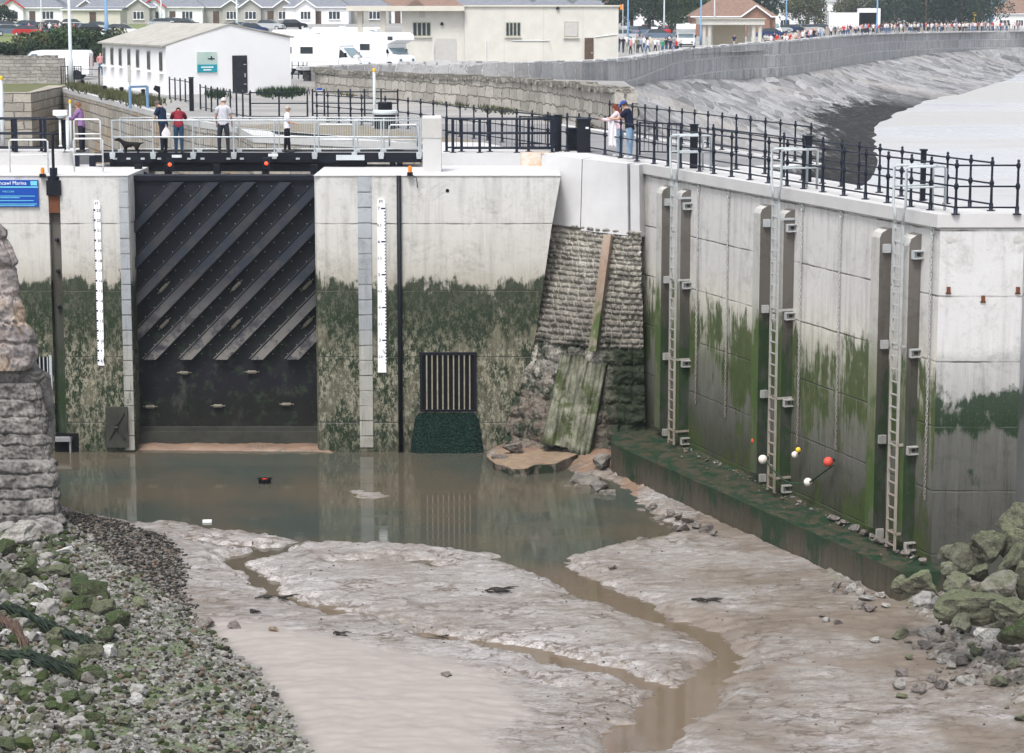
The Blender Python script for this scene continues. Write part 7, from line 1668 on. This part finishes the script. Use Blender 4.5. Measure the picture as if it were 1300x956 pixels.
# ------------------------------------------------------------------ rocks
M['moss_rock'] = None
def rockmat(name, a, b_, weed, th, dark=(.03,.035,.02)):
    t = T(name); p = t.pos(); ob = t.tc(); n = t.noise(p, 2.2, 7, .72); f = t.noise(p, 12, 6, .75)
    c = t.mix(t.map(n, .35, .65), a, b_); nz = t.xyz(t.node('ShaderNodeNewGeometry').outputs['Normal'])[2]
    up = t.m_('ADD', nz, t.m_('MULTIPLY', t.m_('SUBTRACT', n, .5), 1.6)); c = t.mix(t.map(up, th, th + .9), c, weed)
    c = t.mix(t.map(f, .47, .66, 0, .9), c, t.mix(1.0, c, (.36,.36,.32), 'MULTIPLY')); c = t.mix(t.map(t.noise(p, 30, 5, .8), .55, .65, 0, .5), c, (.40,.385,.34))
    rn = t.node('ShaderNodeObjectInfo').outputs['Random']; c = t.mix(t.map(rn, 0, 1, 0, .55), c, t.mix(1.0, c, (.50, .50, .56), 'MULTIPLY')); c = t.mix(t.m_('MULTIPLY', t.map(t.m_('FRACT', t.m_('MULTIPLY', rn, 7.31)), .55, 1.0), t.map(n, .42, .60)), c, (.20,.19,.165))
    return t.done(c, .85, 0, t.bump(t.m_('ADD', f, n), .9, .05))
M['rock_green'] = rockmat('mossy boulder', (.07,.07,.05), (.16,.155,.11), (.135,.15,.085), -.05)
M['rock_bright'] = rockmat('weed covered rock', (.05,.06,.03), (.14,.14,.09), (.045,.07,.022), -.25)
M['rock_pale'] = rockmat('pale limestone rock', (.22,.21,.19), (.40,.385,.36), (.36,.345,.32), .3)
M['rock_mud'] = rockmat('mud stained rock', (.10,.08,.066), (.25,.225,.205), (.22,.195,.18), .2)
M['rock_white'] = rockmat('white limestone rock', (.50,.49,.46), (.62,.61,.58), (.6,.59,.56), .3)
M['rock_orange'] = rockmat('ochre rock', (.30,.20,.12), (.40,.30,.2), (.38,.27,.17), .3)
RM = [rock_mesh(i, 4 if i < 8 else 3, .42) for i in range(16)]
def hgt(X_, Y_):
    i = min(max(int(round((X_ - gx[0]) / (gx[1] - gx[0]))), 0), NX - 1); j = min(int(np.searchsorted(gy, Y_)), len(gy) - 1); return float(H[j, i])
def rock(px, py, wpx, hpx, mt, label, k=None, rz=None, group=None, zlift=0.0, Y=None, flat=None, cat='boulder', name='boulder', z=None, tilt=None):
    q = P(px, py + hpx * .45, ZW + .3) if Y is None else A(px, py, Y)
    g = hgt(q.x, q.y) if z is None and Y is None else (z if z is not None else q.z)
    s = q.y / F_PX; w = wpx * s / 2 * 1.12; h = hpx * s / 2 * 1.12; k = rnd.randrange(16) if k is None else k
    o = link(name, RM[k], None, None); o.data.materials.clear() if False else None
    if len(o.data.materials) == 0: o.data.materials.append(M['rock_green'])
    o.material_slots[0].link = 'OBJECT'; o.material_slots[0].material = M[mt]
    o.location = (q.x, q.y, (g + h * .55 if Y is None else q.z) + zlift); o.scale = (w, w * rnd.uniform(.7, .95), h)
    o.rotation_euler = (rnd.uniform(-.2, .2) if tilt is None else tilt, rnd.uniform(-.2, .2), rnd.uniform(-.5, .5) if rz is None else rz)
    return tag(o, label, cat, group)
BIG = [ # px,py centre, w,h, label, Y
 (1290,662,56,46,'mossy boulder highest in the pile, against the pier head',47.2),(1292,690,50,42,'pale topped boulder under the highest one at the right edge',46.4),
 (1254,700,52,52,'tall angular boulder leaning in the middle of the pile by the pier head',46.2),(1219,708,50,40,'mossy wedge boulder touching the pier head wall',46.9),
 (1287,715,46,48,'dark sided boulder at the right edge below the pale topped one',45.0),(1219,742,52,36,'grey and green streaked boulder lying between the two left ones',44.9),
 (1169,744,60,40,'broad low boulder leaning on the end of the footing',45.2),(1272,742,54,34,'flat mossy boulder right of the streaked boulder',44.2),
 (1172,762,44,22,'long striped slab at the left foot of the boulder pile',44.2),(1232,770,88,42,'widest flat mossy boulder at the front of the pile',43.4),
 (1282,778,60,36,'long flat boulder at the right edge in front of the pile',42.8),(1262,752,40,34,'dark gap filling boulder behind the widest one',44.6),(1296,802,60,44,'bright green weeded boulder in the lower right corner of the pile',41.7),
 (1205,722,30,24,'small mossy boulder between wall and widest boulder',45.6),(1245,728,34,26,'half hidden boulder in the centre of the pile',45.3),(1143,742,22,24,'small pale boulder at the corner of the footing',45.8),(1222,792,36,26,'dark boulder under the widest flat one',42.9),(1310,740,40,60,'partly cropped boulder at the right edge',44.4)]
for i, (x, y, w, h, lab, Y) in enumerate(BIG):
    rock(x, y, w, h, 'rock_bright' if 'bright' in lab else ('rock_pale' if 'striped' in lab else 'rock_green'), lab, i % 8, None, 'boulders piled by the pier head', Y=Y)
rock(1254, 812, 34, 24, 'rock_white', 'single white rock at the foot of the boulder pile', 3, group='rocks at the foot of the pile')
for i in range(70):
    x = rnd.uniform(1140, 1300); y = rnd.gauss(835, 26) + (x - 1230) * .12; w = rnd.uniform(6, 26)
    if y < 790 or y > 950: continue
    rock(x, y, w, w * .65, rnd.choice(['rock_mud','rock_green','rock_pale','rock_mud']), 'loose stone scattered on the mud below the boulder pile', None, None, 'stones below the boulder pile', cat='stone', name='stone')
for x, y, w, h in ((1062,738,16,10),(1080,742,20,14),(1094,748,16,12),(1056,746,10,8),(1102,755,22,10),(1090,764,22,12),(1104,768,18,10),(1118,752,14,8),(1050,782,12,9),(1064,785,10,8),(1044,778,8,5),(1112,808,18,8),(1088,736,12,8),(1074,748,10,8),(1125,765,12,8)):
    rock(x, y, w, h, rnd.choice(['rock_mud','rock_pale','rock_pale']), 'stone in the small heap beside the low footing', None, None, 'stones beside the footing', cat='stone', name='stone')
for x, y, w, h in ((815,630,16,9),(828,632,14,9),(838,640,18,11),(852,640,16,12),(862,645,16,10),(874,650,18,10),(868,662,20,12),(884,660,16,10),(896,664,20,12),(842,648,14,8),(858,654,12,8),(906,670,14,8)):
    rock(x, y, w, h, 'rock_mud', 'muddy stone in the row along the footing by the pool', None, None, 'muddy stones along the footing', cat='stone', name='stone', zlift=.03)
for x, y, w, h, mt, lab in ((262,782,26,14,'rock_mud','dark sided stone on the mud at the top of the sand'),(297,788,22,10,'rock_mud','flat stone at the sand edge left of the seaweed'),(347,794,14,9,'rock_orange','small ochre stone at the sand edge'),(778,712,14,6,'rock_mud','stone standing in the stream between the mud tongues'),
    (757,664,14,7,'rock_mud','dark stone breaking the pool surface, left of the pair'),(756,678,16,6,'rock_mud','low dark stone in the pool below its neighbour'),(798,670,12,6,'rock_mud','dark stone in the pool nearer the footing'),(815,674,14,6,'rock_mud','pale edged stone in the pool nearest the footing'),(439,656,12,7,'rock_mud','dark stone breaking the pool below the tide gauge reflection'),(560,668,14,6,'rock_mud','dark stone in the pool under the grille reflection'),
    (206,672,10,5,'rock_mud','dark stone at the seaweed edge of the pool'),(320,846,8,5,'rock_mud','small dark stone on the sand'),(568,852,16,6,'rock_mud','dark stone on the mud right of the sand'),(612,800,10,5,'rock_mud','tiny dark stone on the big mud tongue')):
    rock(x, y, w, h, mt, lab, None, None, None, cat='stone', name='stone', z=None)
# left bank: mossy rocks you can count
LB = [(25,700,56,30,'rock_pale','pale boulder at the foot of the stone pier'),(62,688,44,22,'rock_pale','grey boulder against the lowest pier course'),(8,720,34,30,'rock_bright','dark green boulder at the left edge under the pier'),(115,757,50,30,'rock_bright','largest weed covered boulder on the left bank'),(68,742,44,18,'rock_green','flat mossy stone left of the largest weedy boulder'),(64,792,42,34,'rock_pale','pale pointed boulder leaning on the left bank'),(40,745,34,24,'rock_bright','weedy rock between pier and pointed boulder'),(135,782,40,28,'rock_green','mossy rock below the largest weedy boulder'),(100,782,36,22,'rock_bright','bright weedy rock right of the pointed boulder'),(18,762,34,24,'rock_bright','weedy rock at the left edge above the logs'),(150,800,38,26,'rock_bright','weedy rock at the edge of the pebbles'),(90,740,22,16,'rock_bright','small bright rock above the largest weedy boulder'),(146,810,22,14,'rock_pale','pale rock on the mossy part of the bank'),(178,765,26,16,'rock_green','mossy rock among white pebbles on the right of the bank'),(86,716,30,14,'rock_white','white slab stone below the pier steps')]
for i, (x, y, w, h, mt, lab) in enumerate(LB): rock(x, y, w, h, mt, lab, i % 8, None, 'rocks on the left bank')
rl = random.Random(99)
for i in range(150):
    x = rl.uniform(-10, 210); y = rl.uniform(690, 945)
    if x > 75 + (y - 700) * .55: continue
    w = rl.choice([12, 16, 20, 26, 34]) * rl.uniform(.7, 1.1); mt = rl.choice(['rock_bright','rock_bright','rock_green','rock_green','rock_green','rock_pale','rock_mud','rock_white'])
    kind = {'rock_bright': 'weed covered', 'rock_green': 'mossy', 'rock_pale': 'grey', 'rock_mud': 'brown', 'rock_white': 'white'}[mt]
    rock(x, y, w, w * .62, mt, kind + ' rock lying among the rubble of the left bank', None, None, kind + ' rocks in the left bank rubble', cat='rock', name='rock')
# pebbles and shell rubble nobody could count
def scatter(name, label, n, inside, smin, smax, mts, seed, flat=.6, sub=1):
    r_ = random.Random(seed); base = []
    for s in range(4):
        me = rock_mesh(200 + s, sub, .5); base.append(([v.co.copy() for v in me.vertices], [tuple(p.vertices) for p in me.polygons])); bpy.data.meshes.remove(me)
    V_, F_, mi = [], [], []
    while len(F_) < n * len(base[0][1]):
        q = inside(r_)
        if q is None: continue
        x, y, z = q; s = smin * (smax / smin) ** (r_.random() ** 1.6); vs, fs = r_.choice(base); c, sn = math.cos(r_.uniform(0, 6.3)), math.sin(r_.uniform(0, 6.3)); o = len(V_); sx, sy = s * r_.uniform(.7, 1.2), s * r_.uniform(.5, 1.0); k = r_.randrange(len(mts)); a = r_.uniform(0, 6.3); c, sn = math.cos(a), math.sin(a)
        for v in vs: X_, Y_ = v.x * sx, v.y * sy; V_.append((x + X_ * c - Y_ * sn, y + X_ * sn + Y_ * c, z + v.z * s * flat + s * .15))
        for f in fs: F_.append([o + i for i in f]); mi.append(k)
    me = bpy.data.meshes.new(name); me.from_pydata(V_, [], F_); [me.materials.append(M[k]) for k in mts]; me.polygons.foreach_set('material_index', mi); me.update()
    return tag(link(name, me), label, 'pebbles', kind='stuff')
PF = {'peb': ss(.2, -.2, PEB), 'wr': wrack, 'rub': ss(.3, -.3, RP)}
def from_mask(nm, th=.5, xlo=-16, xhi=13, ylo=34, yhi=60):
    arr = PF[nm]
    def f(r_):
        x, y = r_.uniform(xlo, xhi), r_.uniform(ylo, yhi); i = int((x - gx[0]) / (gx[1] - gx[0])); j = int(np.searchsorted(gy, y))
        if j >= len(gy) or arr[j, i] < th * (.4 + r_.random() * 1.2): return None
        return x, y, float(H[j, i])
    return f
M['peb_w'] = simple('white pebble', (.30,.29,.27), .8, var=.3, scale=3, bump=0); M['peb_g'] = simple('grey pebble', (.17,.165,.15), .8, var=.2, scale=3, bump=0); M['peb_m'] = simple('mossy pebble', (.045,.06,.022), .8, var=.3, scale=3, bump=0); M['peb_d'] = simple('dark wet stone', (.035,.032,.027), .6, var=.3, scale=3, bump=0); M['peb_b'] = simple('brown stone', (.13,.10,.075), .8, var=.2, scale=3, bump=0)
scatter('bank_pebbles', 'white and grey pebbles of the left bank', 19000, from_mask('peb', .55, -16, -3, 36, 57), .018, .12, ['peb_w','peb_g','peb_g','peb_b','peb_m','peb_d'], 41)
scatter('bank_rubble', 'mossy rubble of the left bank', 2600, lambda r_: (lambda q: q if q and q[0] < -9.6 + (52 - q[1]) * .22 - 1.0 else None)(from_mask('peb', .8, -17, -4, 36, 57)(r_)), .07, .24, ['peb_m','rock_bright','rock_green','peb_g','peb_w'], 42, .7, 2)
scatter('dark_shingle', 'dark weed and shingle strewn along the pool edge', 9000, from_mask('wr', .5, -15, -6, 42, 57), .02, .085, ['peb_d','peb_d','peb_b','peb_d','peb_g'], 43, .45)
scatter('pier_shingle', 'small stones strewn before the boulder pile', 2600, from_mask('rub', .7, 6, 13, 36, 50), .02, .09, ['peb_b','peb_g','peb_d','peb_w'], 44)
def mudbits(r_):
    px, py = r_.uniform(230, 1290), r_.uniform(690, 940); q = P(px, py, ZW + .05); i = int((q.x - gx[0]) / (gx[1] - gx[0])); j = int(np.searchsorted(gy, q.y))
    if sw[j, i] < .1 or SANDP[j, i] < .1 or r_.random() > .25 + .75 * math.exp(-abs(sw[j, i]) * 1.6): return None
    return q.x, q.y, float(H[j, i]) - .01
scatter('mud_fragments', 'scraps of weed and stone lying on the mud', 1500, mudbits, .012, .05, ['peb_d','peb_b','peb_d'], 45, .4)
t_ = random.Random(5)
def ledgebits(r_):
    u = r_.uniform(.25, 1); q = WP(WLEN * u - .4, r_.uniform(.05, .35) if r_.random() < .8 else r_.uniform(.1, .9), ZL + .04); return q.x, q.y, q.z
scatter('footing_rubble', 'small rubble along the foot of the quay wall', 160, ledgebits, .02, .10, ['peb_g','peb_b','peb_w'], 46)
for x, y, w in ((1058,668,18),(1070,671,14),(1085,676,22),(1098,682,16),(1118,690,22),(1108,697,18),(1128,702,16),(1150,710,20),(1172,716,16)):
    tt = wt(x, .25, ZL); q = WP(tt, .25, ZL + .1); o = link('stone', RM[rnd.randrange(8, 16)], None); o.material_slots[0].link = 'OBJECT'; o.material_slots[0].material = M['rock_mud']; o.location = q; s = w * q.y / F_PX / 2; o.scale = (s, s * .8, s * .5); tag(o, 'stone lying on the footing at the base of the quay wall', 'stone', 'stones on the footing')
# sodden timbers at the left edge
M['sodden'] = stone_mat('sodden weed hung timber', (.010,.016,.012), (.03,.045,.03), (.004,.005,.004), s=4)
for pts_, w, lab in (([(2,770),(30,775),(60,790),(110,808)], .12, 'black weed hung timber lying down the left bank, upper one'), ([(-5,835),(40,836),(80,846)], .13, 'black sodden timber at the left edge, lower one'), ([(-4,785),(20,800),(34,820)], .09, 'short brown timber crossing the upper black one')):
    p3 = [P(x, y, ZW + 1.0) for x, y in pts_]
    for q in p3: q.z = hgt(q.x, q.y) + .18
    r = thing('timber', lab, 'timber', tuple(p3[0])); m = MB(); d = [w * .6, w * .55, w * .45, w * .3][:len(p3)]; m.tube(p3, d, 8)
    for k in range(110):
        u = t_.random() * (len(p3) - 1.001); i = int(u); q = p3[i].lerp(p3[i+1], u - i) + Vector((0, t_.uniform(-.15, .15), t_.uniform(-.05, .1))); e = q + (p3[i+1] - p3[i]).normalized() * t_.uniform(.2, .6) + Vector((0, t_.uniform(-.12, .05), -.1)); m.tube([q, (q + e) / 2 + Vector((0,0,.03)), e], [.025, .02, .006], 4)
    m.build('timber', M['sodden'] if 'brown' not in lab else M['wood'], r, True)
# broken slab by the buttress
r = thing('broken_slab', 'broken concrete slab covered with sand, lying in the pool by the buttress', 'slab', tuple(P(680, 585, ZW)))
out = [(617,580),(636,571),(662,563),(690,562),(714,571),(734,577),(716,584),(706,589),(678,591),(668,595),(650,596),(640,592),(628,589)]; top = [P(x, y, ZW + .16 + .16 * (x - 617) / 110) for x, y in out]
m = MB(); rim = []; 
for i, q in enumerate(top): 
    n_ = top[(i+1) % len(top)]
    for k in range(6): rim.append(q.lerp(n_, k / 6) + Vector((.04 * fbm(i * 2 + k, 1), .05 * fbm(i + k * 1.3, 4), 0)))
n = len(rim); c_ = sum(rim, Vector()) / n; lo = [Vector((q.x * .985 + c_.x * .015, q.y + .02, ZW - .15)) for q in rim]
m.add(rim + lo, [tuple(range(n))[::-1]] + [(i, (i+1) % n, n + (i+1) % n, n + i) for i in range(n)]); m.build('slab_edge', M['buttl'], r)
t = T('wet brown sand on slab'); p = t.pos(); t1 = t.noise(p, 4, 6, .7); M['slabsand'] = t.done(t.mix(t.map(t1, .4, .62), (.27,.20,.14), (.19,.14,.10)), .5, 0, t.bump(t1, .4, .02))
m = MB(); rows = []
for k in range(9): f = 1 - k / 8 * .999; rows.append([tuple(c_ + (q - c_) * f * .985 + Vector((0, 0, .006 + .05 * (1 - f) + .02 * fbm(q.x * 2 * f, q.y * 2 * f)))) for q in rim])
m.grid(rows, True); m.build('sand_cover', M['slabsand'], r, True)
for x, y, w, h in ((655,566,30,16),(635,572,22,12),(742,588,40,26),(760,600,26,18),(772,608,22,14),(735,600,20,12),(765,578,26,22),(720,600,18,9)):
    rock(x, y, w, h, 'rock_mud', 'muddy rock at the foot of the stone buttress', None, None, 'rocks at the foot of the buttress', cat='rock', name='rock', zlift=.05)
# ------------------------------------------------------------------ floats, rope, debris
def wallpt(px, py, off=.1):
    tt = wt(px, off, -7); best = min((abs(proj(WP(tt, off, -z / 50))[1] - py), -z / 50) for z in range(0, 420)); return WP(tt, off, best[1])
M['fred'] = simple('faded red float', (.60,.09,.06), .4, var=.08, bump=0); M['fwhite'] = simple('white float', (.72,.66,.60), .45, var=.08, bump=0); M['rope'] = simple('green rope', (.03,.06,.04), .8, bump=0)
FL_ = [(957.5,560,.09,'fred','small red float hanging beside the middle ladder fender'),(968.5,583.5,.12,'fwhite','white round float at the left end of the rope by the middle ladder'),(1026,612.5,.11,'fwhite','white round float in the middle of the sagging rope'),(1051,586,.125,'fred','largest red float at the right end of the rope'),(1009,577,.09,'fwhite','small white float under the yellow one at the chain end'),(1013,571,.07,'yellow','small yellow float at the chain end')]
for x, y, s, mt, lab in FL_:
    q = wallpt(x, y, .25 if x != 968.5 else .62); r = thing('float', lab, 'float', tuple(q)); MB().ball(tuple(q), s, 8).build('ball', M[mt], r, True); MB().tube([q + Vector((.6, 0, .2)) * s, q + Vector((1.3, 0, .45)) * s], s * .3, 8).build('eyelet', M['blackg'], r)
pts = [wallpt(973, 586, .6), wallpt(985, 600, .6), wallpt(1000, 612, .5), wallpt(1014, 613.5, .3), wallpt(1026, 613, .25), wallpt(1040, 604, .25), wallpt(1058, 590, .2)]
tag(MB().tube(resample(pts, 30), .022, 6).build('rope', M['rope'], None, True), 'sagging green rope strung between the floats on the quay wall', 'rope')
q = P(336, 613, ZW); r = thing('crab_pot', 'small red lined round basket floating in the pool before the gate', 'pot', tuple(q))
MB().lathe([(.15, -.05), (.18, .05), (.17, .12), (.12, .13), (.10, .02)], tuple(q), 14).build('rim', M['void'], r); MB().ball((q.x, q.y - .02, q.z + .05), .13, 6, (1, .9, .7)).build('red_lining', M['red'], r)
for k in range(8): a = k * .8; MB().tube([(q.x + .15 * math.cos(a), q.y + .12 * math.sin(a), q.z + .1), (q.x + .23 * math.cos(a), q.y + .2 * math.sin(a), q.z + .13)], .02, 5).build('loop', M['void'], r)
q = P(263, 663, ZW); tag(MB().box((q.x, q.y, q.z + .03), (.24, .12, .06), .1).build('plastic_bottle', M['white_gloss']), 'small white plastic piece at the edge of the pool', 'litter')
q = A(133, 545, Y0); r = thing('hatch_cover', 'weed covered square hatch plate on the left lock wall beside the corner strip', 'hatch', (q.x, Y0, q.z))
x0, x1, z0, z1 = A(120.5, 0, Y0).x, A(149, 0, Y0).x, A(0, 567, Y0).z, A(0, 516, Y0).z
MB().bb(x0, x1, Y0 - .16, Y0, z0, z1).build('plate', M['dark_stone'], r); MB().bar((x0 + .1, Y0 - .18, z1 - .15), (x1 - .1, Y0 - .18, z0 + .3), .06, .05).build('brace', M['dark_stone'], r); MB().bar((x1 - .1, Y0 - .18, z1 - .15), (x0 + .1, Y0 - .18, z0 + .3), .06, .05).build('brace', M['dark_stone'], r); MB().lathe([(.08,0),(.05,.05)], ((x0+x1)/2, Y0 - .2, (z0+z1)/2), 10).build('hub', M['dark_stone'], r)
r3 = random.Random(8)
for x, y, w, lab in ((341,765,60,'dark branch lying in the left stream'),(322,783,22,'clump of dark seaweed on the mud above the sand'),(428,812,22,'dark seaweed scrap right of the sand'),(620,755,50,'thin dark stick line on the right mud flat'),(888,770,40,'forked dark stick on the right mud flat'),(548,805,50,'ragged dark driftwood along the lower stream edge')):
    q = P(x, y, ZW + .06); q.z = hgt(q.x, q.y); r = thing('driftwood', lab, 'driftwood', tuple(q)); m = MB(); s = w * q.y / F_PX
    for k in range(9): a = r3.gauss(.0, .35) + (-.25); o_ = q + Vector((r3.uniform(-.3, .3) * s, r3.uniform(-.15, .15), .03)); e = o_ + Vector((math.cos(a), math.sin(a) * 1.2, 0)) * s * r3.uniform(.25, .6) + Vector((0, 0, r3.uniform(-.03, .04))); m.tube([o_, (o_ + e) / 2 + Vector((0, 0, .02)), e], [.022, .02, .006], 5)
    m.build('twigs', M['peb_d'], r)
# far debris line on the beach
for x, y, w in ((1268,95,12),(1294,95,14),(1282,98,8),(1250,101,9),(1240,105,8),(1230,106,7),(1276,92,6)):
    rock(x, y, w, w * .5, 'rock_mud', 'dark rock at the head of the beach under the far sea wall', None, None, 'rocks at the head of the beach', Y=P(x, y, -6.2).y, cat='rock', name='rock')
# haze
hz = MB().bb(-900, 900, -60, 1800, -12.5, 60); ho = hz.build('haze', None); tag(ho, 'thin pale sea haze over the whole harbour', 'haze', kind='stuff')
hm = bpy.data.materials.new('haze'); hm.use_nodes = True; hn = hm.node_tree; hn.nodes.clear(); out_ = hn.nodes.new('ShaderNodeOutputMaterial'); pv_ = hn.nodes.new('ShaderNodeVolumePrincipled')
pv_.inputs['Color'].default_value = (.82,.92,1,1); pv_.inputs['Density'].default_value = .00028; pv_.inputs['Anisotropy'].default_value = .2; hn.links.new(pv_.outputs[0], out_.inputs['Volume']); ho.data.materials.append(hm)
